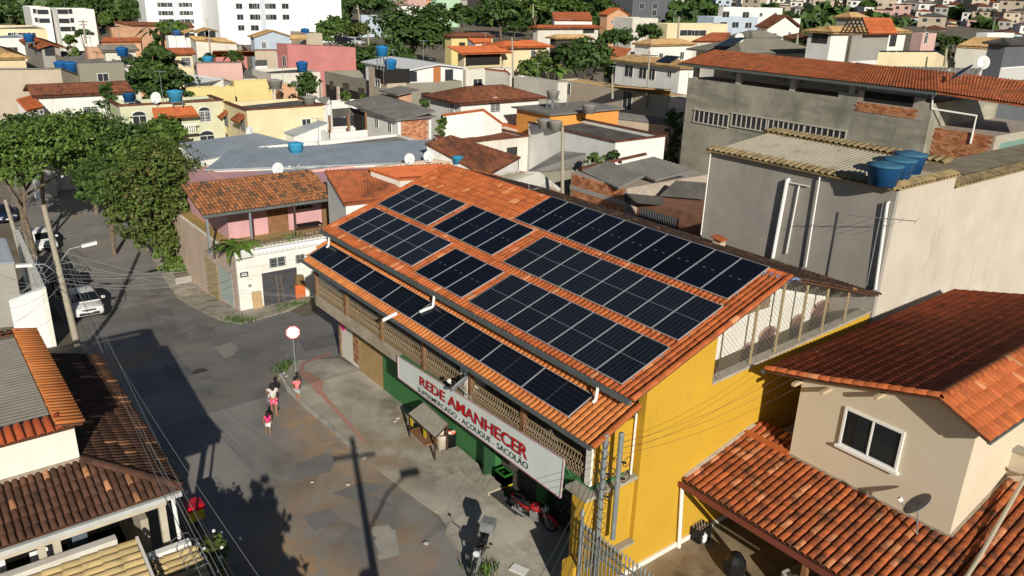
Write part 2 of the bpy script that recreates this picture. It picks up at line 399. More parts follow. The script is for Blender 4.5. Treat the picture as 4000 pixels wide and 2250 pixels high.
# ---- walls, windows
def wallplane(a, b):
    """vertical plane through a and b: origin, horizontal axis, outward normal (to the camera)"""
    a, b = Vector((a[0], a[1], 0)), Vector((b[0], b[1], 0)); e = (b-a).normalized(); n = Vector((-e.y, e.x, 0))
    if n.dot(Vector(CAM)-a) < 0: n = -n
    return a, e, n
def window(parent, a, b, px, w, h, frame, pane, name="window", bars=1, depth=.06, sill=None, arch=False, grille=None, fw=.06, at=None):
    o, e, n = wallplane(a, b); P = at if at is not None else PLN(px[0], px[1], o, n); P = Vector(P)
    up = Vector((0, 0, 1)); mb = MB()
    for s in (-1, 1): mb.ob(P+e*s*(w/2-fw/2)+n*.02, e*fw/2, n*depth/2, up*h/2)
    for s in (-1, 1): mb.ob(P+up*s*(h/2-fw/2)+n*.018, e*(w/2-fw), n*depth/2, up*fw/2)
    for i in range(bars): mb.ob(P+e*(w*((i+1)/(bars+1)-.5))+n*.016, e*fw*.35, n*depth/2, up*(h/2-fw))
    if arch:
        pts = [P+e*(w/2*math.cos(t))+up*(h/2+w*.32*math.sin(t))+n*.02 for t in np.linspace(0, math.pi, 9)]
        mb.tube(pts, .05, 5)
    wo = mb.build(name, frame, parent)
    pb = MB().ob(P+n*.008, e*(w/2-fw*.8), n*.012, up*(h/2-fw*.8))
    if arch:
        q = [P+e*(w/2*math.cos(t))+up*(h/2+w*.32*math.sin(t))+n*.012 for t in np.linspace(0, math.pi, 9)]; pb.add(q, [tuple(range(9))])
    pb.build("pane", pane, wo)
    if sill: MB().ob(P-up*(h/2+.04)+n*.06, e*(w/2+.08), n*.08, up*.04).build("sill", sill, wo)
    if grille:
        g = MB(); k = max(2, int(w/.16))
        for i in range(k+1): g.ob(P+e*(w*(i/k-.5))+n*.07, e*.012, n*.012, up*h/2)
        for z in (-.3, 0, .3): g.ob(P+up*h*z+n*.072, e*w/2, n*.01, up*.012)
        g.build("grille", grille, wo)
    return wo
# ================================================================ materials used in many places
asphalt = M("asphalt", (.215, .205, .195), (.285, .268, .25), .35, .9, .35, 45, stains=[((.36, .255, .155), .16, None, .54, .70, .8), ((.12, .115, .11), 6.0, None, .66, .69, .7), ((.15, .146, .142), .5, None, .55, .68, .6), ((.36, .34, .31), 3.0, None, .60, .75, .4)], spots=[((.40, .27, .155), [(*G(*p)[:2], r_) for p, r_ in (((1300, 1775), 2.2), ((1400, 1850), 2.0), ((1230, 1955), 1.8), ((1190, 1640), 1.6), ((1180, 2150), 2.2), ((1560, 2110), 1.5), ((1110, 1480), .9), ((1250, 2230), 2.0), ((1330, 1700), 1.4))], 1.0), ((.11, .105, .10), [(*G(*p)[:2], r_) for p, r_ in (((1050, 1560), 1.3), ((700, 1300), 2.0), ((960, 1380), 1.6), ((1500, 2000), 1.8), ((1150, 1860), 2.0), ((1300, 2060), 1.8), ((640, 1150), 2.2))], .6)])
concrete = M("sidewalk_concrete", (.36, .33, .275), (.47, .435, .365), .8, .9, .2, 40, stains=[((.24, .215, .165), .35, None, .50, .68, .8), ((.56, .52, .44), 1.3, None, .58, .72, .5), ((.33, .235, .13), .22, None, .56, .70, .6), ((.15, .14, .12), 2.2, (1, .25, 1), .62, .70, .5)], spots=[((.30, .21, .12), [(*G(*p)[:2], r_) for p, r_ in (((1560, 1640), 1.6), ((1480, 1780), 1.8), ((1600, 1700), 1.2))], .8), ((.62, .58, .50), [(*G(*p)[:2], r_) for p, r_ in (((1290, 1450), 1.5), ((1430, 1500), 1.2), ((1850, 2000), 1.6), ((2050, 2150), 1.8))], .8), ((.17, .155, .125), [(*G(*p)[:2], r_) for p, r_ in (((1400, 1520), 1.1), ((1520, 1580), 1.2), ((1700, 1850), 1.5))], .8)])
dirt = M("yard_ground", (.16, .13, .095), (.22, .19, .15), .25, .95, .3, 20, stains=[((.10, .11, .05), .12, None, .5, .65, .6)])
yellow = M("yellow_paint", (.53, .315, .028), (.57, .345, .034), .35, .8, .10, 90, stains=[((.36, .215, .04), 1.3, (1, 1, .10), .56, .76, .45), ((.22, .13, .05), .55, (1, 1, .5), .66, .76, .5), ((.62, .42, .09), 2.4, None, .64, .74, .3)])
green = M("green_paint", (.045, .165, .055), (.055, .19, .065), .7, .7)
greend = M("dark_green_door_and_shade", (.02, .07, .03), None, 1, .7)
white = M("white_paint", (.78, .76, .70), (.70, .68, .62), .6, .8, stains=[((.50, .46, .38), 1.2, (1, 1, .2), .62, .8, .4)])
whitec = M("clean_white", (.80, .80, .78), None, 1, .6)
cream = M("cream_render", (.62, .54, .41), (.65, .57, .44), .6, .85, .12, 120)
pvc = M("white_pvc", (.82, .82, .80), None, 1, .4)
gutter = M("dark_gutter", (.13, .15, .15), (.16, .18, .175), 2, .5, metal=.3)
clay = M("clay_tile_orange", (.50, .135, .038), (.40, .098, .030), 1.6, .8, .15, 60, isl=.22, stains=[((.17, .075, .04), 2.2, (1, 1, 1), .54, .74, .55), ((.60, .27, .12), 9, None, .58, .75, .4)], islc=[((.60, .25, .11), .05)])
clayb = M("clay_tile_low", (.60, .215, .06), (.54, .17, .05), 1.3, .8, .1, 60, isl=.16, stains=[((.33, .12, .05), 3, None, .60, .78, .4), ((.68, .33, .15), 8, None, .6, .75, .4)])
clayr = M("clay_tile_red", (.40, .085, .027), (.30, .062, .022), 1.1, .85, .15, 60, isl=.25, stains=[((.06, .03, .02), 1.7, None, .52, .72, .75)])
clayd = M("clay_tile_weathered", (.115, .054, .034), (.075, .038, .025), 1.6, .9, .2, 50, isl=.35, islc=[((.50, .155, .04), .045), ((.40, .19, .09), .04)], stains=[((.055, .035, .022), 2.6, None, .5, .7, .7), ((.40, .30, .20), 11, None, .66, .74, .5)])
clayl = M("clay_tile_mossy", (.43, .115, .034), (.33, .085, .030), 1.8, .85, .2, 60, isl=.30, stains=[((.055, .032, .02), 2.4, None, .47, .63, .85), ((.62, .50, .33), 16, None, .70, .76, .5)], islc=[((.12, .07, .045), .05), ((.55, .22, .10), .05)])
tilecream = M("cement_tile_cream", (.52, .40, .20), (.44, .33, .16), 1.5, .85, .1, 60, isl=.2, stains=[((.22, .17, .09), 3, None, .55, .72, .5)])
channel = M("channel_tile_dark", (.085, .040, .024), (.12, .055, .03), 3, .95); DECK[0] = channel  # dark deck colour that shows between the tile humps
mortar = M("mortar", (.40, .33, .26), (.30, .25, .20), 6, .95, .4, 30)
wood = M("brown_wood", (.20, .10, .05), (.27, .14, .07), 3, .7)
woodd = M("dark_wood", (.05, .032, .022), (.08, .05, .033), 3, .7)
iron = M("cream_iron", (.36, .27, .165), (.26, .19, .11), 8, .6)
steel = M("galvanised_steel", (.33, .36, .37), (.26, .29, .30), 5, .45, metal=.4)
black = M("black_plastic", (.015, .015, .016), None, 1, .5)
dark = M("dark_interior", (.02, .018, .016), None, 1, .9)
glass = M("dark_glass", (.012, .015, .018), None, 1, .06, spec=.6)
slabm = M("stained_slab", (.36, .30, .22), (.46, .40, .31), 1.2, .9, .2, 25, stains=[((.30, .16, .08), 1.1, None, .55, .7, .6), ((.52, .50, .45), 2.0, None, .6, .72, .6)])
flag = M("flagstone_floor", (.20, .165, .125), (.28, .235, .18), 2.0, .85)
alu = M("aluminium_frame", (.62, .64, .66), None, 1, .35, metal=.5)
redp = M("red_paint", (.55, .012, .02), None, 1, .25, spec=.6)
fibro = M("fibre_cement", (.215, .205, .19), (.16, .152, .142), .7, .9, stains=[((.09, .085, .08), .6, None, .52, .72, .7), ((.32, .31, .29), 2.2, None, .6, .75, .4)])
zinc = M("zinc_sheet", (.36, .41, .46), (.30, .345, .39), .6, .5, metal=.15, stains=[((.20, .22, .24), .7, None, .58, .75, .5)])
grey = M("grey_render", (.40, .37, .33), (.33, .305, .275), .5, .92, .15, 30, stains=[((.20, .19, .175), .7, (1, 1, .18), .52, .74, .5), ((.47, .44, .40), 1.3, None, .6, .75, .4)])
greyl = M("sunlit_render", (.56, .51, .43), (.50, .45, .38), .5, .92, .12, 30, stains=[((.24, .205, .16), .8, (1, 1, .14), .56, .76, .6), ((.66, .62, .55), .6, None, .56, .7, .4)])
olive = M("bare_concrete", (.30, .285, .225), (.42, .39, .32), .45, .95, .25, 25, stains=[((.15, .148, .125), .5, (1, 1, .35), .50, .70, .7), ((.50, .47, .41), 1.1, None, .58, .72, .5), ((.17, .168, .13), .30, (.5, .5, 2.4), .50, .62, .55)])
brick = M("hollow_brick", (.50, .20, .09), (.56, .27, .14), 1.5, .9, .2, 40, isl=.25, islc=[((.60, .36, .24), .12), ((.38, .13, .06), .15)])
brickm = M("brick_joint", (.36, .30, .25), (.44, .38, .32), 3, .95, .3, 30)
bluet = M("blue_tank", (.02, .15, .44), (.02, .13, .38), 2, .45)
bluel = M("pale_blue_tank", (.06, .36, .60), (.05, .32, .54), 2, .45)
leafy = M("leaf_green", (.075, .135, .022), (.12, .19, .036), .7, .6, isl=.45, spec=.35)
leafd = M("leaf_dark", (.038, .082, .016), (.062, .112, .024), .6, .6, isl=.45, spec=.35)
leafo = M("leaf_olive", (.070, .108, .020), (.10, .138, .028), .9, .6, isl=.45, islc=[((.17, .12, .045), .05)], spec=.3)
leafb = M("leaf_fern", (.055, .115, .020), (.10, .165, .030), .5, .6, isl=.45, spec=.35)
bark = M("bark", (.13, .095, .065), (.20, .16, .115), 3, .95, .5, 14)

# ================================================================ setting: ground, street, pavements
BRK = [-6.0, -30.0, -70.0, -160.0]
def clipx(poly, x, keep_gt):
    out = []; n = len(poly)
    for i in range(n):
        p, q = poly[i], poly[(i+1) % n]; a = (p[0] > x) == keep_gt; b = (q[0] > x) == keep_gt
        if a: out.append(p)
        if a != b: t = (x-p[0])/(q[0]-p[0]); out.append((x, p[1]+t*(q[1]-p[1])))
    return out
def sheet(name, poly, dz, mat, thick=0.0, kind="structure", label=None):
    strips = []; rest = [(p[0], p[1]) for p in poly]
    for x in BRK:
        a = clipx(rest, x, True); rest = clipx(rest, x, False)
        if len(a) > 2: strips.append(a)
        if len(rest) < 3: break
    if len(rest) > 2: strips.append(rest)
    mb = MB()
    for st in strips:
        ar = sum(st[i][0]*st[(i+1) % len(st)][1]-st[(i+1) % len(st)][0]*st[i][1] for i in range(len(st)))
        if ar < 0: st = st[::-1]
        top = [(x, y, T(x, y)+dz) for x, y in st]; n = len(top)
        if thick: mb.add(top+[(x, y, z-thick) for x, y, z in top], [tuple(range(n))]+[(i, i+n, (i+1) % n+n, (i+1) % n) for i in range(n)])
        else: mb.add(top, [tuple(range(n))])
    o = mb.build(name, mat); o["kind"] = kind
    return o
gx = np.array(sorted(set([-6.0, -30.0, -70.0, -160.0]+list(np.arange(-420, 141, 10.0))))); gy = np.arange(-140, 421, 10.0)
V = [(x, y, T(x, y)) for x in gx for y in gy]; n = len(gy)
npmesh("ground", V, [(i*n+j, (i+1)*n+j, (i+1)*n+j+1, i*n+j+1) for i in range(len(gx)-1) for j in range(n-1)], dirt, kind="structure")
GP = lambda *ps: [tuple(G(*p)[:2]) for p in ps]
road = [(40, -17.4), (40, -9.3), (14, -9.3)]+GP((1740, 2060), (1640, 1960), (1430, 1800), (1200, 1600), (1095, 1485), (1150, 1410))+[(-9.0, -6.6), (-9.0, 45), (-17.0, 45), (-17.8, -4.5)]+GP((1130, 1215), (940, 1268), (860, 1252), (700, 1165), (640, 1080), (560, 950), (470, 800), (420, 700), (380, 640))+GP((60, 640), (40, 800), (130, 1010), (240, 1250), (330, 1400))
sheet("road", road, .012, asphalt)
apron = GP((1150, 1410), (1095, 1485), (1195, 1592), (1260, 1645), (1430, 1800), (1640, 1962), (1712, 2010), (1742, 2060), (1738, 2090), (1780, 2140), (1870, 2215))+[(14.0, -10.6), (14.0, -6.7), (-8.6, -6.7)]
sheet("shop_pavement", apron, .05, concrete, thick=.08)
kerb = M("kerb_stone", (.36, .345, .31), (.46, .44, .39), 3, .9, .2, 30, stains=[((.14, .13, .11), 1, None, .5, .7, .5)])
kl = GP((1095, 1485), (1130, 1530), (1195, 1592), (1260, 1645), (1345, 1722), (1425, 1795))
mb = MB()
for a, b in zip(kl, kl[1:]): mb.bar((a[0], a[1], .055), (b[0], b[1], .055), .16, .15)
tag(mb.build("kerb", kerb), kind="structure")
tactile = M("red_tactile_paving", (.42, .215, .165), (.47, .27, .21), 4, .9, .2, 60)
tp = GP((1238, 1532), (1420, 1738), (1434, 1731), (1254, 1524)); sheet("tactile_strip", tp, .058, tactile)
tp = GP((1172, 1463), (1205, 1455), (1268, 1500), (1243, 1548)); sheet("tactile_pad", tp, .062, tactile)
tp = GP((1165, 1462), (1180, 1420), (1290, 1378), (1290, 1388), (1192, 1427), (1182, 1462)); sheet("tactile_branch", tp, .066, tactile)
oldpave = M("broken_pavement", (.38, .345, .28), (.50, .46, .375), 1.6, .95, .35, 18, stains=[((.13, .115, .085), .7, None, .5, .66, .7), ((.44, .41, .36), 2.4, None, .62, .72, .6)])
sheet("corner_pavement", GP((1230, 1165), (1130, 1215), (1010, 1250), (940, 1268), (860, 1252), (760, 1205), (690, 1162), (640, 1085), (560, 955), (470, 800))+GP((560, 760), (620, 900), (720, 1040), (920, 1190), (1150, 1130)), .06, oldpave, thick=.08)
def blob(px, r, seed, sx=1.0, sy=1.0):
    g = G(*px); q = random.Random(seed); return [(g.x+sx*r*math.cos(a)*q.uniform(.55, 1.2), g.y+sy*r*math.sin(a)*q.uniform(.55, 1.2)) for a in np.linspace(0, 2*math.pi, 22)[:-1]]
for i, (px, r_) in enumerate((((1050, 1560), .5), ((700, 1450), .9), ((960, 1380), .7), ((800, 1290), .8), ((1500, 2000), .7), ((1600, 1850), .8), ((640, 1220), .9), ((1420, 2120), .6))):
    sheet("road_stain", blob(px, r_, i+40, 1.8, .7), .0245+.0005*i, MATS["asphalt_patch"] if "asphalt_patch" in MATS else M("asphalt_patch", (.17, .165, .16), (.21, .203, .195), 1.0, .95, .3, 60))
# patches on the asphalt
patch = M("asphalt_patch", (.17, .165, .16), (.21, .203, .195), 1.0, .95, .3, 60)
patchl = M("concrete_patch", (.33, .31, .27), (.40, .375, .33), 1.2, .95, .25, 50)
for i, (pp, m_) in enumerate(((((838, 1358), (905, 1338), (945, 1372), (880, 1402)), patchl), (((1165, 1330), (1315, 1300), (1318, 1345), (1190, 1375)), patch), (((1110, 1840), (1270, 1770), (1320, 1790), (1290, 1845), (1140, 1880)), patch), (((1180, 2020), (1290, 1990), (1330, 2030), (1230, 2075)), patch), (((1300, 1930), (1420, 1885), (1500, 1900), (1400, 1960)), patch), (((800, 1190), (930, 1170), (960, 1240), (880, 1250)), patchl), (((1450, 2060), (1540, 2050), (1560, 2170), (1480, 2190)), patchl))):
    sheet("road_patch", GP(*pp), .020+.001*i, m_)
p = G(782, 1453); MB().lathe((p.x, p.y, p.z+.015), [(.36, 0), (.36, .02), (.30, .024)], 20).build("manhole_cover", M("cast_iron", (.05, .045, .042), (.08, .07, .06), 10, .7, .5, 40)); o = bpy.data.objects["manhole_cover"]; tag(o, "round rusty manhole cover set in the dark asphalt street", "manhole")

# ================================================================ the shop with the solar roof
shop = thing("supermarket_building", "yellow and green two storey shop with orange tiled roofs and long balcony", "building", (2, -2, 0))
TA1 = math.tan(.3218); TA2 = math.tan(.4038)
def U1(x, y, o=0): return Vector((x, y-math.sin(.3218)*o, 9.3+y*TA1+math.cos(.3218)*o))
def U2(x, y, o=0): return Vector((x, y-math.sin(.4038)*o, 6.317+(y+7.3837)*TA2+math.cos(.4038)*o))
tiles([U1(-8.35, 0, -.14), U1(12.4, 0, -.14), U1(12.4, -7.3, -.14), U1(-8.35, -7.3, -.14)], (0, -1, -TA1), shop, clay, .215, .40)
back = [Vector((-8.35, .03, 9.13)), Vector((12.4, .03, 9.13)), Vector((12.4, 6.42, 7.18)), Vector((-8.35, 6.42, 7.18))]
tiles(back, (0, 1, -.3), shop, clayd, .215, .40, limit=60)
tiles([U2(-8.35, -6.9, -.12), U2(12.35, -6.9, -.12), U2(12.35, -8.74, -.12), U2(-7.7, -8.66, -.12)], (0, -1, -TA2), shop, clayb, .215, .36, name="lower_roof_tile")
ridge((-8.35, .02, 9.14), (12.4, .02, 9.14), shop, clay, .13)
for x in (-8.38, 12.36):
    ridge(U1(x, 0, -.1), U1(x, -7.3, -.1), shop, clay, .11, name="verge_tile")
ridge(U2(12.32, -6.9, -.08), U2(12.32, -8.74, -.08), shop, clay, .11, name="verge_tile")
ridge((12.38, .1, 9.13), (12.38, 6.4, 7.2), shop, clayd, .11, name="verge_tile")
MB().bar((-8.4, -7.4, 6.72), (12.4, -7.4, 6.72), .14, .14).build("upper_gutter", gutter, shop)
MB().bar((-7.8, -8.76, 5.66), (12.35, -8.82, 5.65), .10, .10).build("lower_gutter", gutter, shop)
for (x0, x1) in ((-7.3, 0), (1.9, 0), (11.1, 0)):
    MB().tube([(x0, -7.46, 6.7), (x0, -7.52, 6.28), (x0-.02, -7.62, 6.22)], .055, 8).build("down_pipe", pvc, shop)
MB().tube([U2(1.95, -7.6, .06), U2(1.75, -8.0, .06)], .06, 8).build("down_pipe", pvc, shop)
MB().tube([U2(.95, -8.55, .10), U2(.8, -9.1, .10)], .07, 8).build("down_pipe", pvc, shop)
# bodies
mbw = MB()                                                 # yellow flank x = 12.2 with the gable opening over the terrace
op = [X(*q, 12.2) for q in ((2781, 1503), (2800, 1328))]
TZ0 = op[0].z                                              # terrace parapet height at its front end
yo = op[0].y
mbw.box((11.9, -6.45, 0), (12.2, 6.4, 3.55))
za, zc = U1(0, -6.45, -.24).z, U1(0, yo, -.24).z
mbw.add([(11.9, -6.45, 3.55), (12.2, -6.45, 3.55), (12.2, yo, 3.55), (11.9, yo, 3.55), (11.9, -6.45, za), (12.2, -6.45, za), (12.2, yo, zc), (11.9, yo, zc)], [(4, 5, 6, 7), (0, 1, 5, 4), (1, 2, 6, 5), (2, 3, 7, 6), (3, 0, 4, 7)])
mbw.build("flank_wall", yellow, shop)
zb0 = X(2781, 1503, 12.2).z; zb1 = X(3420, 1213, 12.2).z
mb = MB(); mb.add([(11.9, yo+.002, 3.555), (12.2, yo+.002, 3.555), (12.2, 6.4, 3.555), (11.9, 6.4, 3.555), (11.9, yo+.002, zb0), (12.2, yo+.002, zb0), (12.2, 6.4, zb1), (11.9, 6.4, zb1)], [(4, 5, 6, 7), (1, 2, 6, 5), (0, 4, 7, 3), (0, 1, 5, 4), (2, 3, 7, 6)]); mb.build("terrace_parapet", yellow, shop)
mb = MB(); mb.bar((12.05, yo, zb0+.05), (12.05, 6.4, zb1+.05), .36, .1); mb.build("parapet_coping", M("old_cement", (.3, .27, .22), (.4, .36, .3), 3, .9), shop)
MB().box((11.75, -8.15, 3.9), (11.9, -6.42, 5.72)).build("recessed_wall", yellow, shop)
MB().box((11.5, -8.62, 0), (12.05, -6.46, 3.62)).build("front_pier", yellow, shop)
MB().box((11.2, -8.66, 3.62), (12.16, -6.44, 3.74)).build("pier_ledge", olive, shop)
MB().box((12.05, -8.62, 0), (12.24, -6.46, 1.25)).build("pier_base", yellow, shop)
MB().box((12.05, -8.64, 1.25), (12.30, -6.46, 1.33)).build("pier_sill", olive, shop)
MB().box((12.2, -8.4, 0), (12.26, 6.0, .22)).build("plinth", white, shop)
MB().box((11.6, -8.25, 3.86), (11.84, -8.02, 5.6)).build("corner_post", white, shop)
MB().tube([(12.0, -6.62, 5.95), (12.0, -6.62, 3.78)], .035, 6).build("vent_pipe", pvc, shop)
# slab, floor, inner walls
MB().box((-7.6, -8.2, 3.32), (.46, -6.8, 3.84)).build("balcony_slab", slabm, shop)
MB().box((.46, -8.2, 3.34), (11.88, -6.8, 3.82)).build("balcony_slab", green, shop)
MB().box((-7.55, -8.12, 3.84), (11.7, -5.6, 3.87)).build("balcony_floor", flag, shop)
MB().box((-7.6, -5.6, 3.8), (11.75, -5.4, 6.9)).build("upper_wall", M("balcony_white_wall", (.52, .49, .42), None, 1, .85), shop)
MB().box((4.6, -8.05, 3.87), (4.75, -5.6, 5.7)).build("balcony_partition", white, shop)
for px, py, m_ in ((1359, 1244, wood), (1497, 1339, wood), (1660, 1450, wood), (1842, 1592, wood), (2045, 1728, wood), (1243, 1160, wood), (1828, 1583, white)):
    x = Y(px, py, -8.08).x; MB().box((x-.09, -8.19, 3.84), (x+.09, -8.02, U2(0, -8.1, -.2).z)).build("balcony_post", m_, shop)
# balcony railings: shared wrought iron balusters, one railing thing part per bay
bx = [-7.5]+[Y(px, py, -8.08).x for px, py in ((1359, 1244), (1497, 1339), (1660, 1450), (1842, 1592), (2045, 1728))]+[11.6]
tb = MB()
tb.tube([(0, 0, 0), (0, -.01, .2), (0, -.09, .32), (0, -.11, .44), (0, -.03, .60), (0, 0, .78)], .012, 4)
for zc, r in ((.25, .05), (.53, .05)): tb.tube([(.06+r*math.cos(t), -.06, zc+r*1.5*math.sin(t)) for t in np.linspace(0, 6.283, 9)], .009, 4, caps=False)
tb.ball((.06, -.10, .39), .028, 5, 3)
mesh_b = bpy.data.meshes.new("baluster"); mesh_b.from_pydata(tb.v, [], tb.f); mesh_b.update(); mesh_b.materials.append(iron)
for a, b in zip(bx, bx[1:]):
    a += .1; b -= .1; rl = MB(); rl.bar((a, -8.12, 4.66), (b, -8.12, 4.66), .05, .04); rl.bar((a, -8.12, 3.94), (b, -8.12, 3.94), .04, .03); rl = rl.build("balcony_railing", iron, shop)
    n = int((b-a)/.135)
    for i in range(n): inst("baluster", mesh_b, Matrix.Translation((a+(i+.3)*(b-a)/n, -8.12, 3.9)), rl)
# netting over the balcony bays and the terrace
netm = M("netting_wire", (.35, .33, .29), None, 1, .6)
def net(parent, P0, eu, ev, w, h, step, r, mask=None):
    mb = MB(); P0, eu, ev = Vector(P0), Vector(eu), Vector(ev); n = eu.cross(ev)
    L = w+h
    for k in range(int(L/step)+1):
        s = k*step
        for sg in (1, -1):
            pts = []
            for t in np.linspace(0, h, max(2, int(h/.25))):
                u = s-t if sg == 1 else s-h+t
                if 0 <= u <= w and (mask is None or mask(u, t)): pts.append(P0+eu*u+ev*t)
                elif len(pts) > 1: mb.bar(pts[0], pts[-1], r, r, n); pts = []
                else: pts = []
            if len(pts) > 1: mb.bar(pts[0], pts[-1], r, r, n)
    return mb.build("safety_net", netm, parent, kind="stuff")
net(shop, (-7.4, -8.13, 4.68), (1, 0, 0), (0, 0, 1), 12.0, .80, .16, .006)
net(shop, (12.21, yo, zb0+.1), (0, 1, 0), (0, 0, 1), 6.4-yo, 3.6, .19, .008,
    mask=lambda u, t: (zb0+.1+t < ((U1(0, yo+u, -.28).z if yo+u < 0 else 9.13-(yo+u)*.303-.12))) and (zb0+.1+t > zb0+(zb1-zb0)*u/(6.4-yo)+.08))
rope = M("rope_wrapped_post", (.42, .31, .16), (.33, .24, .12), 12, .9)
for q in ((2920, 1470), (3022, 1392), (3118, 1340), (3207, 1296), (3294, 1262)):
    P = X(*q, 12.1); zt = U1(0, P.y, -.25).z if P.y < 0 else 9.13-P.y*.303-.12; MB().tube([(12.1, P.y, P.z-.1), (12.1, P.y, zt)], .05, 6).build("terrace_post", rope, shop)
# terrace inside: floor, white back wall with arched openings
MB().box((10.2, yo, 3.9), (11.9, 6.3, 4.05)).build("terrace_floor", grey, shop)
tw = MB().box((10.2, yo-.4, 4.0), (10.4, 6.35, 7.0)); tw.build("terrace_wall", M("terrace_white", (.80, .79, .74), None, 1, .8), shop)
tw = MB(); tw.add([(10.4, -3.2, 7.0), (10.4, 6.3, 7.0), (10.4, 6.3, 7.1), (10.4, .05, 8.9), (10.4, -3.2, 7.9)], [(0, 1, 2, 3, 4)]); tw.build("terrace_gable", MATS["terrace_white"], shop)
MB().box((10.45, yo+.02, 4.05), (11.9, yo+.14, 7.2)).build("terrace_side_wall", MATS["terrace_white"], shop)
archm = M("maroon_door", (.09, .03, .03), (.14, .07, .05), 3, .7)
for px, py, w in ((2915, 1392, .75), (2990, 1330, 1.0), (3108, 1280, .8), (3200, 1225, 1.3)):
    P = X(px, py, 10.4); y = P.y; zt = min(6.6, P.z+.55); pts = [(10.43, y-w/2, 4.06), (10.43, y+w/2, 4.06)]+[(10.43, y+w/2*math.cos(t), zt-w*.28+w*.3*math.sin(t)) for t in np.linspace(0, math.pi, 9)]
    dr = MB().add(pts, [tuple(range(len(pts)))]).build("arched_door", archm, shop)
    arc = MB().tube([(10.45, y+w/2*math.cos(t), zt-w*.28+w*.3*math.sin(t)) for t in np.linspace(0, math.pi, 9)], .05, 5); arc.build("arch_trim", M("arch_brick", (.30, .16, .10), (.40, .28, .2), 6, .9), dr)
P = X(2960, 1170, 10.4); MB().box((10.4, P.y-.75, P.z-.45), (10.45, P.y+.75, P.z+.45)).build("lattice_window", M("lattice_brown", (.16, .09, .05), (.30, .22, .15), 14, .8), shop)
# ground floor front
FY = -6.8
def fx(px, py): return Y(px, py, FY).x
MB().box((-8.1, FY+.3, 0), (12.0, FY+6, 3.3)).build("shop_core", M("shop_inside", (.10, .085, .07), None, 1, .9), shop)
MB().box((-8.15, FY-.02, 0), (-7.95, FY+.3, 3.32)).build("corner_pillar", M("rusty_post", (.22, .13, .07), (.32, .24, .16), 5, .8), shop)
xs0, xs1 = fx(1403, 1437), fx(1500, 1517)
sh = MB(); n = int((xs1-xs0)/.11)
for i in range(n): a = xs0+(xs1-xs0)*i/n; sh.box((a, FY, .03), (a+.075, FY+.07, 3.3))
sh.box((xs0, FY+.03, .03), (xs1, FY+.05, 3.3)); sh.build("roller_shutter", M("tan_shutter", (.36, .25, .12), (.31, .21, .10), 2, .6), shop)
MB().box((xs1+.01, FY-.02, 0), (5.25, FY+.28, 3.32)).build("front_wall", green, shop)
MB().box((7.75, FY-.02, 0), (8.35, FY+.28, 3.32)).build("front_column", green, shop)
MB().box((10.3, FY-.02, 0), (11.95, FY+.28, 3.32)).build("front_wall", greend, shop)  # wall end coloured darker for the shade of the projecting pier
MB().box((5.3, FY-.9, .09), (7.7, FY+.3, .12)).build("entrance_floor", M("dark_tile_floor", (.05, .055, .055), (.08, .085, .08), 4, .6), shop)
MB().box((5.02, FY-.45, .1), (5.12, FY-.03, 2.3)).build("folded_door", greend, shop)
MB().box((8.4, FY+.18, .05), (10.28, FY+.28, 3.2)).build("grille_gate", M("bottle_stack", (.03, .03, .03), (.35, .33, .30), 9, .7, lo=.60, hi=.68), shop)
P0, P1 = Z(1768, 1755, .1), Z(1950, 1915, .1)
st = MB(); st.bar((P0.x, P0.y-.15, .11), (P1.x, P1.y-.15, .11), .75, .18); st.build("entrance_ramp", M("rough_concrete", (.42, .39, .33), (.30, .27, .22), 2.5, .95, .5, 14), shop)
# open corner shop: white shelves, posters
MB().box((-7.9, FY+.02, .05), (-6.1, FY+.04, 2.9)).build("corner_display", M("display_white", (.66, .62, .55), None, 1, .6), shop)
MB().box((-6.6, FY-.01, .3), (-6.05, FY+.02, 2.7)).build("poster_strip", M("poster_mix", (.20, .03, .02), (.45, .30, .16), 5, .6), shop)
MB().box((-7.9, FY-.015, 1.6), (-7.5, FY+.015, 2.2)).build("pink_poster", M("pink_card", (.85, .05, .25), None, 1, .6), shop)
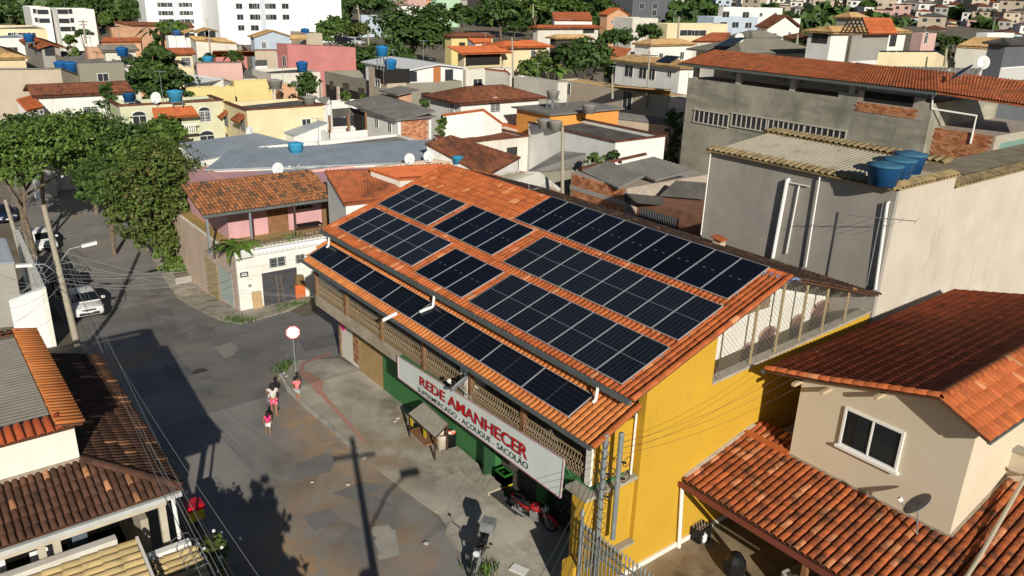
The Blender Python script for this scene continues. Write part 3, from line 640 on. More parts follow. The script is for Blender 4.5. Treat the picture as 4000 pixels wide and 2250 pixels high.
# ================================================================ solar panels
def panel_mat(name, nx, ny, w, l, lines, dash, base):
    m = bpy.data.materials.new(name); m.use_nodes = True; nt = m.node_tree; nt.nodes.clear()
    out = _n(nt, "ShaderNodeOutputMaterial"); bs = _n(nt, "ShaderNodeBsdfPrincipled"); nt.links.new(bs.outputs[0], out.inputs[0])
    bs.inputs['Roughness'].default_value = .15; bs.inputs['Specular IOR Level'].default_value = .18
    tc = _n(nt, "ShaderNodeTexCoord"); sp = _n(nt, "ShaderNodeSeparateXYZ"); nt.links.new(tc.outputs['Object'], sp.inputs[0])
    def mth(op, a, b=None):
        n = _n(nt, "ShaderNodeMath", operation=op)
        for i, v in enumerate((a, b)):
            if v is None: continue
            if isinstance(v, (int, float)): n.inputs[i].default_value = v
            else: nt.links.new(v, n.inputs[i])
        return n.outputs[0]
    def line(o, k, wd):
        f = mth('FRACT', mth('ADD', mth('MULTIPLY', o, k), 100.0)); return mth('GREATER_THAN', mth('ABSOLUTE', mth('SUBTRACT', f, .5)), .5-wd*k/2)
    lx = line(sp.outputs[0], nx/w, .012); ly = line(sp.outputs[1], ny/l, .010)
    oi = _n(nt, "ShaderNodeObjectInfo"); mr = _n(nt, "ShaderNodeMapRange"); mr.inputs[3].default_value = .75; mr.inputs[4].default_value = 1.3; nt.links.new(oi.outputs['Random'], mr.inputs[0])
    cb = _n(nt, "ShaderNodeCombineColor")
    for i in range(3): nt.links.new(mr.outputs[0], cb.inputs[i])
    cur = _mix(nt, 1.0, base, cb.outputs[0], 'MULTIPLY')
    cur = _mix(nt, mth('MULTIPLY', mth('MAXIMUM', lx, ly), lines), cur, (.16, .17, .19))
    if dash == 'mid':                                      # white dashes along the middle of the long side
        mid = mth('LESS_THAN', mth('ABSOLUTE', sp.outputs[1]), .012); dsh = line(mth('ADD', sp.outputs[0], w/6), 3/w, .12)
        cur = _mix(nt, mth('MULTIPLY', mid, dsh), cur, (.24, .25, .27))
    elif dash == 'cross':
        mid = mth('LESS_THAN', mth('ABSOLUTE', sp.outputs[1]), .008); cur = _mix(nt, mid, cur, (.14, .15, .17))
    elif dash == 'line':
        mid = mth('LESS_THAN', mth('ABSOLUTE', sp.outputs[1]), .010); cur = _mix(nt, mth('MULTIPLY', mid, .8), cur, (.30, .32, .35))
    nt.links.new(cur, bs.inputs['Base Color'])
    return m
def panel_proto(w, l, mat):
    mb = MB(); t = .035
    for s in (-1, 1):
        mb.box((s*w/2-(.022 if s > 0 else 0), -l/2, -t), (s*w/2+(.022 if s < 0 else 0), l/2, .004))
        mb.box((-w/2+.022, s*l/2-(.022 if s > 0 else 0), -t), (w/2-.022, s*l/2+(.022 if s < 0 else 0), .004))
    f = bpy.data.meshes.new("panel_frame"); f.from_pydata(mb.v, [], mb.f); f.update(); f.materials.append(alu)
    mb = MB().box((-w/2+.02, -l/2+.02, -.03), (w/2-.02, l/2-.02, 0)); g = bpy.data.meshes.new("panel_glass"); g.from_pydata(mb.v, [], mb.f); g.update(); g.materials.append(mat)
    return f, g
ORD = ["first", "second", "third", "fourth", "fifth", "sixth", "seventh", "eighth", "ninth", "tenth"]
NUM = {3: "three", 4: "four", 6: "six", 7: "seven", 8: "eight", 10: "ten"}
def array(org, ax, ay, n, w, l, mat, rowname, grp, long=False):
    """panels side by side along ax starting at org (upper left corner), long side down the slope ay"""
    ax, ay = Vector(ax).normalized(), Vector(ay).normalized(); nz = ax.cross(-ay).normalized()
    if nz.z < 0: nz = -nz
    pw = w-.018
    f, g = panel_proto(pw if not long else l, l if not long else pw, mat)
    for i in range(n):
        c = Vector(org)+ax*(w*(i+.5))+ay*(l/2)
        R = Matrix((ax, -ay, nz)).transposed() if not long else Matrix((-ay, -ax, nz)).transposed()
        o = bpy.data.objects.new("solar_module", None); link(o); o.empty_display_size = .2
        tag(o, "%s solar module from the left, %s" % (ORD[i], rowname), "solar panel", grp)
        o.matrix_world = Matrix.Translation(c) @ R.to_4x4()
        for nm, me in (("frame", f), ("glass", g)):
            p = bpy.data.objects.new(nm, me); link(p); p.parent = o
        if i in (0, n-1):
            mb = MB(); s = -1 if i == 0 else 1
            for k in (-.3, .3):
                if long: mb.box((k*l*1.6-.02, -s*(pw/2)-.08, -.09), (k*l*1.6+.02, -s*(pw/2)+.08, -.036))
                else: mb.box((s*pw/2-.08, k*l-.02, -.09), (s*pw/2+.08, k*l+.02, -.036))
            p = mb.build("mounting_rail", steel); p.parent = o
pm_grid = panel_mat("panel_grid", 6, 24, 1.13, 2.2, .38, 'line', (.0055, .0085, .0165))
pm_dark = panel_mat("panel_dark", 6, 24, 1.13, 2.26, .05, 'mid', (.0045, .006, .0125))
pm_long = panel_mat("panel_long", 6, 24, 1.1, 2.3, .16, 'cross', (.0045, .0058, .012))
sdn = Vector((0, -math.cos(.3218), -math.sin(.3218))); sd2 = Vector((0, -math.cos(.4038), -math.sin(.4038)))
def US(x, s): return Vector((x, 0, 9.3))-sdn*s
GRPS = "solar panels on the shop roof"
array(US(0, 0), (1, 0, 0), sdn, 10, 1.154, 2.26, pm_dark, "in the ridge row of ten", GRPS)
array(US(2.509, -2.64), (1, 0, 0), sdn, 8, 1.1451, 2.223, pm_grid, "in the second row of eight", GRPS)
array(US(3.617, -5.273), (1, 0, 0), sdn, 7, 1.1548, 2.163, pm_grid, "in the third row of seven", GRPS)
_nr = (0, -math.sin(.3218), math.cos(.3218))
def roof(p): return PLN(p[0], p[1], (0, 0, 9.3), _nr)
for cs, n, m_, nm in ((((1621.6, 718.8), (1824, 795.1), (1480.4, 796.7), (1673.9, 883.1)), 4, pm_grid, "in the far upper left block of four"),
                      (((1460.4, 809.6), (1766.6, 947.6), (1306.7, 880.2), (1597.7, 1032.5)), 6, pm_grid, "in the left block of six"),
                      (((1846.3, 801), (2089.7, 899.6), (1694.5, 890.9), (1929.6, 1000.5)), 4, pm_dark, "in the dark middle block of four"),
                      (((1779.5, 969.5), (1969.6, 1059.4), (1606.3, 1051.6), (1788.9, 1153.7)), 3, pm_dark, "in the small dark block of three")):
    q = [roof(p) for p in cs]; ax = ((q[1]-q[0])+(q[3]-q[2]))/2; ay = ((q[2]-q[0])+(q[3]-q[1]))/2
    array(q[0], ax, ay-ax*(ay.dot(ax)/ax.dot(ax)), n, ax.length/n, ay.length, m_, nm, GRPS)
array((-7.625, -7.3837, 6.317), (1, 0, 0), sd2, 8, 2.3132, 1.1064, pm_long, "lying lengthways on the lower roof", GRPS, long=True)

# ================================================================ banner on the balcony edge
ban = thing("shop_banner", "long white banner with red and green lettering on the balcony edge", "banner", (5, -8.4, 3.3))
b00, b01 = Y(1557, 1475, -8.32), Y(1554, 1390, -8.32); b10, b11 = Y(2190, 1945, -8.72), Y(2205, 1795, -8.6)
def BN(u, v): return (b00*(1-u)+b10*u)*(1-v)+(b01*(1-u)+b11*u)*v
banm = M("banner_vinyl", (.70, .75, .70), (.76, .80, .77), 1.2, .6, stains=[((.50, .62, .50), .7, None, .58, .75, .4)])
nb = (b10-b00).cross(b01-b00).normalized()
if nb.y > 0: nb = -nb
mb = MB(); q = [BN(0, 0), BN(1, 0), BN(1, 1), BN(0, 1)]; mb.add(q+[p-nb*.03 for p in q], [(0, 1, 2, 3), (7, 6, 5, 4), (0, 4, 5, 1), (1, 5, 6, 2), (2, 6, 7, 3), (3, 7, 4, 0)]); mb.build("banner_sheet", banm, ban)
mb = MB()
for a, b in (((0, 0), (1, 0)), ((1, 0), (1, 1)), ((0, 1), (1, 1)), ((0, 0), (0, 1))): mb.bar(BN(*a)+nb*.01, BN(*b)+nb*.01, .03, .03)
mb.build("banner_edge", M("magenta_edge", (.52, .30, .36), None, 1, .6), ban)
mb = MB()
for u in (.985,): mb.bar(BN(u, 0)-nb*.03, Vector((BN(u, 0).x, -8.2, 3.6)), .03, .03); mb.bar(BN(u, .95)-nb*.03, Vector((BN(u, 0).x, -8.2, 3.75)), .03, .03)
mb.build("bracket", green, ban)
def uv_of(px, py):                                         # pixel -> banner (u,v)
    P = PLN(px, py, b00, nb); best = None
    e1 = b10-b00; u = (P-b00).dot(e1)/e1.dot(e1); a, b = BN(u, 0), BN(u, 1); v = (P-a).dot(b-a)/(b-a).dot(b-a); return u, v
def text_on(body, p_bl, p_br, vh0, vh1, mat, off, name, ext=.012, bold=0.03, shift=(0, 0)):
    cu = bpy.data.curves.new(name, 'FONT'); cu.body = body; cu.extrude = 0.0; cu.offset = bold; cu.resolution_u = 3
    o = bpy.data.objects.new(name, cu); link(o); dg = bpy.context.evaluated_depsgraph_get(); dg.update()
    me = bpy.data.meshes.new_from_object(o.evaluated_get(dg)); bpy.data.objects.remove(o)
    co = np.array([v.co[:] for v in me.vertices]); x0, x1 = co[:, 0].min(), co[:, 0].max()
    u0, u1 = p_bl, p_br; ymax = .72
    for v in me.vertices:
        s = (v.co.x-x0)/(x1-x0); u = u0+(u1-u0)*s; t = v.co.y/ymax; vv = (vh0[0]*(1-s)+vh0[1]*s)*(1-t)+(vh1[0]*(1-s)+vh1[1]*s)*t
        v.co = BN(u+shift[0], vv+shift[1])+nb*off
    me.materials.append(mat); o = bpy.data.objects.new(name, me); link(o); par(o, ban); return o
u0, va = uv_of(1641, 1501); u1, vb = uv_of(2058, 1796); _, va2 = uv_of(1637, 1464); _, vb2 = uv_of(2046, 1738)
text_on("REDE AMANHECER", u0, u1, (va, vb), (va2, vb2), M("letter_shadow", (.02, .02, .02), None, 1, .6), .020, "red_lettering_shadow", bold=.016, shift=(.0018, -.02))
text_on("REDE AMANHECER", u0, u1, (va, vb), (va2, vb2), M("letter_red", (.58, .008, .012), None, 1, .5), .030, "red_lettering", bold=.012)
w0, wa = uv_of(1634, 1527); w1, wb = uv_of(2063, 1836); _, wa2 = uv_of(1630, 1507); _, wb2 = uv_of(2058, 1808)
text_on("SUPERMERCADO - AÇOUGUE - SACOLÃO", w0, w1, (wa, wb), (wa2, wb2), M("letter_green", (.012, .04, .022), None, 1, .6), .025, "green_lettering", bold=.004)
# ================================================================ house at the left: grey roof box over a brown hipped roof
lh = thing("corner_house", "white house with grey roof box above a weathered brown hipped roof", "house", (0, -22, 0))
EZ = 4.5; ex, ey = 5.9, -18.35
tiles([(3.78, -20.47, 5.10), (3.78, -27, 5.10), (ex, -27, EZ), (ex, ey, EZ)], (1, 0, -.28), lh, clayd, .185, .38, h=.085, limit=300)
tiles([(-4.6, -20.47, 5.10), (3.78, -20.47, 5.10), (ex, ey, EZ), (-4.6, ey, EZ)], (0, 1, -.28), lh, clayd, .185, .40, h=.07, name="side_roof_tile")
ridge((3.74, -20.5, 5.13), (ex-.05, ey-.05, EZ+.05), lh, clayd, .14)
BX = 3.8; BT = 6.15
MB().box((-3.7, -30, 3.0), (BX, -20.5, BT)).build("upper_box", M("stained_white_wall", (.76, .73, .66), (.70, .67, .60), .8, .85, stains=[((.60, .44, .26), 1.5, (1, 1, .5), .60, .75, .35)]), lh)
sheetroof((-3.4, -20.95, BT+.16), (BX-.45, -20.95, BT+.16), (BX-.45, -30, BT+.3), (-3.4, -30, BT+.3), M("grey_cement_sheet", (.30, .275, .24), (.25, .23, .20), 1.5, .9, isl=.1), lh, .20, .03, name="box_roof_sheet")
MB().box((-3.45, -20.95, BT+.02), (BX-.4, -20.8, BT+.24)).build("box_flashing", steel, lh)
tiles([(-3.9, -20.95, BT+.30), (BX+.1, -20.95, BT+.30), (BX+.1, -20.28, BT+.14), (-3.9, -20.28, BT+.14)], (0, 1, -.2), lh, clayb, .21, .66, h=.07, name="parapet_tile", jit=.6)
tiles([(BX-.45, -20.95, BT+.30), (BX-.45, -30, BT+.30), (BX+.15, -30, BT+.12), (BX+.15, -20.5, BT+.12)], (1, 0, -.2), lh, clayr, .23, .6, h=.08, name="parapet_tile", jit=1.5)
tiles([(-3.5, -20.95, BT+.30), (-3.5, -30, BT+.30), (-4.1, -30, BT+.14), (-4.1, -20.5, BT+.14)], (-1, 0, -.2), lh, clayb, .21, .6, h=.07, name="parapet_tile", jit=.6)
MB().bar((3.82, -20.5, 5.16), (3.82, -30, 5.16), .1, .12).build("wall_flashing", mortar, lh)
MB().box((-4.4, -20.6, -1.5), (1.4, -18.9, 4.2)).build("street_wall", M("beige_old_wall", (.45, .40, .32), (.38, .33, .26), 1, .9), lh)
MB().box((-4.4, -30, -1.5), (1.6, -20.6, 3.4)).build("ground_floor", MATS["beige_old_wall"], lh)
# veranda frame
cem = M("cement_beam", (.52, .47, .38), (.44, .39, .31), 2, .9)
MB().box((ex-.25, -27, 4.12), (ex-.06, ey-.5, 4.36)).build("veranda_beam", cem, lh)
MB().bar((ex+.06, -27, 4.42), (ex+.06, ey-.1, 4.42), .12, .13).build("eave_gutter", M("pale_gutter", (.50, .52, .52), (.42, .44, .44), 2, .6), lh)
for y in (ey-.62, -21.6, -21.95): MB().box((ex-.24, y-.09, .3), (ex-.08, y+.09, 4.14)).build("veranda_post", cem, lh)
MB().tube([(ex+.1, ey-.35, 4.38), (ex+.1, ey-.30, 2.4), (ex+.12, ey+.1, 2.3)], .055, 8).build("down_pipe", pvc, lh)
MB().box((ex-.5, -26, 1.0), (ex-.3, ey-1.0, 1.5)).build("veranda_parapet", M("pale_cap", (.55, .52, .45), None, 1, .8), lh)
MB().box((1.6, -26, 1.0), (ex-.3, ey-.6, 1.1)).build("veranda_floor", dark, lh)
MB().box((1.6, -19.5, 1.1), (ex-.5, -19.3, 3.6)).build("veranda_wall", MATS["beige_old_wall"], lh)
MB().box((ex-.25, ey-1.55, .4), (ex-.1, ey-.65, 1.9)).build("brick_infill", brick, lh)
# laundry under the veranda
for i, (y0, y1, z0, z1, c, nm) in enumerate(((-22.2, -21.6, 2.7, 3.5, (.75, .76, .80), "white sheet hanging on the veranda line nearest its post"), (-23.35, -22.75, 2.9, 3.6, (.72, .73, .78), "white shirt drying on the veranda line left of the sheet"), (-24.1, -23.8, 2.6, 3.1, (.22, .03, .50), "purple towel hanging at the far left of the veranda"), (-21.3, -20.8, 2.9, 3.6, (.10, .13, .16), "dark teal cloth hanging inside the veranda by the post"))):
    mb = MB(); n = 8
    for j in range(n): a, b = y0+(y1-y0)*j/n, y0+(y1-y0)*(j+1)/n; dx = .05*math.sin(j*2.1+i); dx2 = .05*math.sin((j+1)*2.1+i); mb.add([(ex-.9+dx, a, z0+.05*math.sin(j)), (ex-.9+dx2, b, z0+.05*math.sin(j+1)), (ex-.9, b, z1), (ex-.9, a, z1)], [(0, 1, 2, 3)])
    o = mb.build("hanging_cloth", M("cloth_%d" % i, c, None, 1, .9)); tag(o, nm, "laundry", "laundry on the veranda line"); o.modifiers.new("s", 'SOLIDIFY').thickness = .01
# cream tiled roofs at the bottom left, with a white wall cap and razor wire
lr = thing("cream_tiled_annex", "low annex with rows of cream cement tiles below the veranda", "annex", (8, -22, 0))
za = 3.55
A_, B_, C_, D_ = (Z(0, 2240, za+.25), Z(430, 2140, za+.25), Z(580, 2300, za-.3), Z(-40, 2420, za-.3))
A0 = Z(0, 2225, 3.7); B0 = Z(520, 2130, 3.7)
xA = (A0.x+B0.x)/2
tiles([(xA+.12, B0.y-.02, 3.62), (xA+.12, -27, 3.62), (xA+2.6, -27, 3.0), (xA+2.6, B0.y+.12, 3.0)], (0, -1, 0), lr, tilecream, .24, .46, h=.075)
MB().box((xA-.15, -27, 0), (xA+.1, B0.y-.3, 3.80)).build("white_cap_wall", M("pale_cap2", (.62, .60, .55), (.55, .52, .46), 2, .85), lr)
MB().box((xA, -27, 0), (xA+2.4, B0.y, 2.9)).build("annex_wall", MATS["beige_old_wall"], lr)
B1 = Z(830, 2180, 2.9)
tiles([(xA+.5, -18.6, 3.0), (xA+.5, B0.y+.25, 3.0), (xA+2.6, B0.y+.25, 2.5), (xA+2.6, -18.4, 2.5)], (0, -1, 0), lr, tilecream, .24, .46, h=.075, name="porch_tile")
MB().box((xA+.5, B0.y+.25, 0), (xA+2.4, -18.6, 2.4)).build("porch_wall", MATS["beige_old_wall"], lr)
MB().bar((xA+.35, B0.y+.2, 3.05), (xA+.35, -18.5, 3.05), .22, .16).build("porch_cap", whitec, lr)
MB().bar((xA+.2, B0.y+.16, 3.7), (xA+2.7, B0.y+.16, 3.1), .07, .10).build("verge_cap", MATS["pale_cap2"], lr)
def coil(name, pts, r, n, label, mat=steel):
    mb = MB(); pts = [Vector(p) for p in pts]; P = []
    tot = n*14
    for i in range(tot+1):
        t = i/tot*(len(pts)-1); k = min(int(t), len(pts)-2); c = pts[k].lerp(pts[k+1], t-k); d = (pts[k+1]-pts[k]).normalized(); sd = d.cross(Vector((0, 0, 1))).normalized(); a = 2*math.pi*i/14
        rr = r*(1+.15*math.sin(i*1.7)); P.append(c+sd*math.cos(a)*rr+Vector((0, 0, 1))*math.sin(a)*rr)
    mb.tube(P, .012, 3, caps=False); return tag(mb.build(name, mat), label, "razor wire", "razor wire coils")
coil("razor_wire", [(xA+.3, -18.7, 3.15), (xA+1.5, -18.6, 3.0), (xA+2.8, -18.5, 2.7)], .28, 9, "razor wire coils on the cream tiled porch beside the street")

# ================================================================ cream house at the right with red roofs
rh = thing("cream_house", "cream house with red clay roofs and a big sliding window", "house", (17, 3, 0))
XL, XR, YF = 14.03, 19.34, -1.045
low = lambda y: 2.80+(y+4.22)*.2166
MB().box((XL, YF, 2.9), (XR, 9, 6.25)).build("upper_storey", cream, rh)
tiles([(12.24, YF+.9, low(YF+.9)), (XL, YF+.9, low(YF+.9)), (XL, YF, low(YF)), (XR, YF, low(YF)), (XR, 2.3, low(2.3)), (30, 2.3, low(2.3)), (30, -4.3, low(-4.3)), (12.24, -4.3, low(-4.3))], (0, -1, -.2166), rh, clayl, .245, .41, h=.075, name="porch_tile", limit=300)
MB().bar((12.3, -1.1, low(-1.1)+.08), (XL, -1.1, low(-1.1)+.08), .22, .14).build("porch_ridge", clay, rh)
MB().bar((12.2, -4.42, low(-4.3)-.1), (30, -4.42, low(-4.3)-.1), .1, .16).build("red_fascia", M("red_brown_fascia", (.20, .055, .035), None, 1, .7), rh)
MB().bar((12.26, -4.2, low(-4.2)+.08), (12.26, -.6, low(-.6)+.08), .14, .1).build("white_flashing", M("old_white", (.58, .53, .45), (.42, .37, .3), 5, .9), rh)
MB().bar((XL, YF-.03, low(YF)+.04), (XR, YF-.03, low(YF)+.04), .12, .1).build("wall_flashing", mortar, rh)
MB().bar((XR+.03, YF, low(YF)+.04), (XR+.03, 2.3, low(2.3)+.04), .12, .1).build("wall_flashing", mortar, rh)
MB().box((XR+.0, 2.3, 2.9), (30, 2.6, 5.2)).build("side_wall", cream, rh)
MB().box((XR+.001, 2.25, 5.2), (30, 2.65, 5.28)).build("side_wall_cap", concrete, rh)
# big roof: ridge along y, shade of the -x slope and sun of the +x put into tile colours
YV = -1.62; RX, RZ = 18.40, 7.78
e0 = Y(2985, 1450, YV)
prof = [(e0.x, e0.z+.02), (15.2, (e0.z*.62+RZ*.38)), (RX, RZ)]
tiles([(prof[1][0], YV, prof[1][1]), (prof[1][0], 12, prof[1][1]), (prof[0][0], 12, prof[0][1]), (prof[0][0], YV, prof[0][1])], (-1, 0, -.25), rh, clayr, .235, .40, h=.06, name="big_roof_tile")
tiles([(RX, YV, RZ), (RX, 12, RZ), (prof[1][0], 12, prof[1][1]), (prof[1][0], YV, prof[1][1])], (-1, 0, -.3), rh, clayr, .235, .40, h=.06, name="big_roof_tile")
ER = Y(3862, 1725, YV)
zr_ = lambda x: (prof[0][1]+(prof[1][1]-prof[0][1])*(x-prof[0][0])/(prof[1][0]-prof[0][0]) if x < prof[1][0] else prof[1][1]+(RZ-prof[1][1])*(x-prof[1][0])/(RX-prof[1][0]) if x < RX else RZ+(ER.z-RZ)*(x-RX)/(ER.x-RX))-.12
MB().add([(XL, YF, 6.25), (XR, YF, 6.25), (XR, YF, zr_(XR)), (RX, YF, zr_(RX)), (prof[1][0], YF, zr_(prof[1][0])), (XL, YF, zr_(XL))], [(0, 1, 2, 3, 4, 5)]).build("gable", cream, rh)
MB().add([(XR, YF, 6.25), (XR, 9, 6.25), (XR, 9, zr_(XR)), (XR, YF, zr_(XR))], [(0, 1, 2, 3)]).build("side_head", cream, rh)
tiles([(RX, YV, RZ), (RX, 12, RZ), (ER.x, 12, ER.z), (ER.x, YV, ER.z)], (1, 0, -.35), rh, clay, .235, .40, h=.06, name="lit_roof_tile")
ridge((RX, YV, RZ+.03), (RX, 12, RZ+.03), rh, clay, .15)
for k in range(2): a, b = prof[k], prof[k+1]; ridge((a[0], YV+.08, a[1]+.05), (b[0], YV+.08, b[1]+.05), rh, clay, .13, name="verge_tile")
MB().bar((prof[0][0]-.06, YV, prof[0][1]-.06), (prof[0][0]-.06, 12, prof[0][1]-.06), .12, .12).build("roof_gutter", gutter, rh)
MB().bar((ER.x, YV+.05, ER.z-.07), (ER.x, 12, ER.z-.07), .1, .08).build("roof_gutter", gutter, rh)
for q in ((3105, 1500), (3215, 1532), (3425, 1552)): P = Y(*q, YV+.2); MB().box((P.x-.06, YV+.1, P.z-.06), (P.x+.06, YF, P.z+.06)).build("purlin_end", M("pale_wood", (.50, .40, .26), None, 1, .8), rh)
w0, w1 = Y(3310, 1590, YF), Y(3500, 1850, YF)
wc = Vector(((15.66+17.5)/2, YF, 5.42))
wo = window(rh, (XL, YF), (XR, YF), None, 1.90, 1.34, whitec, glass, bars=1, at=wc, depth=.1, fw=.075, sill=whitec)
# ground floor behind the carport
MB().box((12.3, -.6, 0), (30, 9, 2.9)).build("ground_storey", M("garage_cream", (.55, .47, .35), None, 1, .9), rh)
MB().tube([X(2665, 1890, 12.32), X(2651, 2145, 12.32)], .07, 8).build("white_drain_pipe", pvc, rh)
P = Z(3235, 2230, 1.6); MB().box((P.x-.08, -4.4, 0), (P.x+.08, -4.24, 2.6)).build("carport_post", wood, rh)
MB().tube([(19.45, 2.1, low(2.2)+.5), (19.9, 2.2, low(2.2)+.45), (20.3, -1.3, low(-1.3)+.2), (20.6, -4.6, low(-4.6)+.2)], .06, 8).build("grey_roof_pipe", M("beige_pipe", (.42, .37, .28), None, 1, .6), rh)
sheet("carport_floor", [(12.26, -9), (30, -9), (30, -.6), (12.26, -.6)], .03, M("carport_paving", (.22, .165, .10), (.32, .25, .165), .8, .9, .1, 40, stains=[((.07, .045, .03), .55, None, .5, .68, .8)]))
# tall grey building behind
gb = thing("grey_block", "tall plain grey rendered building with corrugated roof behind the shop", "building", (8, 12, 0))
GX0, GX1, GY, GZ = 3.47, 12.24, 6.5, 11.28
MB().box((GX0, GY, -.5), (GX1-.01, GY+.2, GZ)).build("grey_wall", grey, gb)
mb = MB().box((GX0, GY+.2, -.5), (GX1, GY+4.8, GZ)); mb.box((GX1-3, GY+4.8, -.5), (GX1, GY+24, GZ-.5)); mb.build("sunlit_wall", greyl, gb)  # sunlit side: the sun's brightness is put into a paler render colour
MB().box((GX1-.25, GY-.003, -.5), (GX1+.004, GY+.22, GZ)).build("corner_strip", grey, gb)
sheetroof((GX0+.1, GY+4.2, GZ+.55), (GX1-1.8, GY+4.2, GZ+.55), (GX1-1.8, GY-.1, GZ+.08), (GX0+.1, GY-.1, GZ+.08), M("old_corrugated", (.46, .41, .32), (.38, .34, .26), 1, .9, stains=[((.15, .12, .07), 1.5, None, .55, .7, .6)]), gb, .2, .035, name="roof_sheet")
sheetroof((GX0-.1, GY+4.6, GZ+.72), (GX1-.2, GY+4.6, GZ+.72), (GX1-.2, GY+3.9, GZ+.62), (GX0-.1, GY+3.9, GZ+.62), M("mossy_edge_tile", (.40, .30, .15), (.20, .15, .08), 2.5, .95, isl=.3), gb, .3, .05, name="edge_tiles")
sheetroof((GX0-.15, GY+.35, GZ+.22), (GX1, GY+.35, GZ+.22), (GX1, GY-.25, GZ+.10), (GX0-.15, GY-.25, GZ+.10), MATS["mossy_edge_tile"], gb, .3, .05, name="edge_tiles")
sheetroof((GX1-.35, GY+5, GZ+.2), (GX1-.35, GY, GZ+.2), (GX1+.1, GY, GZ+.1), (GX1+.1, GY+5, GZ+.1), MATS["mossy_edge_tile"], gb, .3, .05, name="edge_tiles")
sheetroof((GX1-.35, GY+24, GZ-.28), (GX1-.35, GY+4.9, GZ-.28), (GX1+.1, GY+4.9, GZ-.38), (GX1+.1, GY+24, GZ-.38), MATS["mossy_edge_tile"], gb, .3, .05, name="edge_tiles")
sheetroof((GX1-.4, GY+24, GZ-.2), (GX1-.4, GY+5, GZ-.2), (GX1-3, GY+5, GZ-.45), (GX1-3, GY+24, GZ-.45), M("brown_fibre", (.20, .165, .11), (.30, .26, .19), 1.3, .95), gb, .2, .03)
for a, b, r in (((3075, 703), (3018, 1007), .085), ((3203, 688), (3147, 1043), .035), ((3467, 791), (3419, 1131), .06), ((2776, 600), (2738, 917), .03)):
    P, Q = Y(*a, GY-.12), Y(*b, GY-.12); MB().tube([(P.x, P.y+.1, P.z), P, Q], r, 8).build("drain_pipe", pvc, gb)
P, Q = Y(3122, 725, GY-.08), Y(3072, 990, GY-.08); MB().tube([Y(3160, 728, GY-.08), Y(3080, 712, GY-.08)], .03, 6).build("drain_pipe", pvc, gb); MB().tube([P, Q], .03, 6).build("drain_pipe", pvc, gb)
def tank(at, r, h, mat, label, lidm=None, cat="water tank", group="rooftop water tanks", stand=0.0):
    t = thing("water_tank", label, cat, at, group); x, y, z = at
    MB().lathe((x, y, z+stand), [(r*.80, 0), (r*.86, h*.45), (r*.90, h*.46), (r, h*.98), (r*1.03, h)], 18).build("tank_body", mat, t, smooth=True)
    MB().lathe((x, y, z+stand+h), [(r*1.06, 0), (r*1.06, .05), (r*.75, h*.12), (r*.18, h*.24)], 18).build("tank_lid", lidm or mat, t, smooth=True)
    if stand:
        mb = MB()
        for sx in (-.6, .6):
            for sy in (-.6, .6): mb.box((x+sx*r-.04, y+sy*r-.04, z), (x+sx*r+.04, y+sy*r+.04, z+stand))
        mb.box((x-r*.8, y-r*.8, z+stand-.06), (x+r*.8, y+r*.8, z+stand)); mb.build("tank_stand", steel, t)
    return t
tlid = M("tank_lid_blue", (.05, .16, .26), (.04, .13, .22), 3, .6); tbl = M("tank_navy", (.015, .09, .23), (.018, .10, .26), 2, .45)
for q, nm, dz in (((3445, 716), "nearest of the three dark blue water tanks on the grey building", 0), ((3500, 692), "middle one of the three dark blue tanks on the grey building", 0), ((3545, 668), "rearmost of the three dark blue tanks on the grey building", 0)):
    P = Z(*q, GZ+.25); tank((P.x, P.y, GZ+.2), .62, .72, tbl, nm, tlid, group="blue tanks on the grey building")
# TV antennas on the shop roof
def antenna(base, h, label, arms=3, tilt=0.0, wid=1.6, n=6):
    t = thing("roof_antenna", label, "antenna", base, "rooftop aerials"); b = Vector(base); MB().tube([b, b+Vector((tilt, 0, h))], .022, 5).build("mast", steel, t)
    mb = MB(); c = b+Vector((tilt, 0, h*.82)); mb.tube([c-Vector((wid/2, .3, .12)), c+Vector((wid/2, .3, .12))], .016, 4)
    for i in range(n): q = c+Vector((wid*(i/(n-1)-.5), .6*(i/(n-1)-.5), .24*(i/(n-1)-.5))); l = .2+.35*i/(n-1); mb.tube([q-Vector((.3*l, -l, 0)), q+Vector((.3*l, -l, 0))], .009, 3)
    mb.build("yagi_arm", steel, t); return t
antenna(Y(3385, 1117, 5.6), 3.3, "tall thin TV aerial in front of the grey wall corner", wid=2.4)
antenna(Y(2062, 838, .6), 1.5, "small white TV aerial at the shop ridge beside the panels", wid=.9, n=4)
# brick chimney stub and tarp on the shop roof
P = Y(2808, 950, 5.0); ch = thing("chimney_stub", "small pale chimney with a clay cap on the shop back roof", "chimney", (P.x, P.y, 7.5))
MB().box((P.x-.22, P.y-.18, 7.2), (P.x+.22, P.y+.18, P.z+.1)).build("stub", M("stub_render", (.50, .42, .33), None, 1, .9), ch); MB().slab([(P.x-.3, P.y-.25, P.z+.3), (P.x+.3, P.y-.25, P.z+.22), (P.x+.3, P.y+.25, P.z+.22), (P.x-.3, P.y+.25, P.z+.3)], .06).build("cap", clay, ch); MB().box((P.x-.2, P.y-.16, P.z+.1), (P.x-.05, P.y+.16, P.z+.2)).build("cap_leg", MATS["stub_render"], ch)
mb = MB(); a, b = Vector((11.75, .0, 9.22)), Vector((12.6, .15, 9.2)); n = 14
pts = []
for j in range(5):
    for i in range(n+1): t = i/n; pts.append((11.45+1.15*t, -.32+.16*j, 9.16+.06*math.sin(i*1.9+j)*random.uniform(.4, 1)-.1*abs(j-2)*.33+.02))
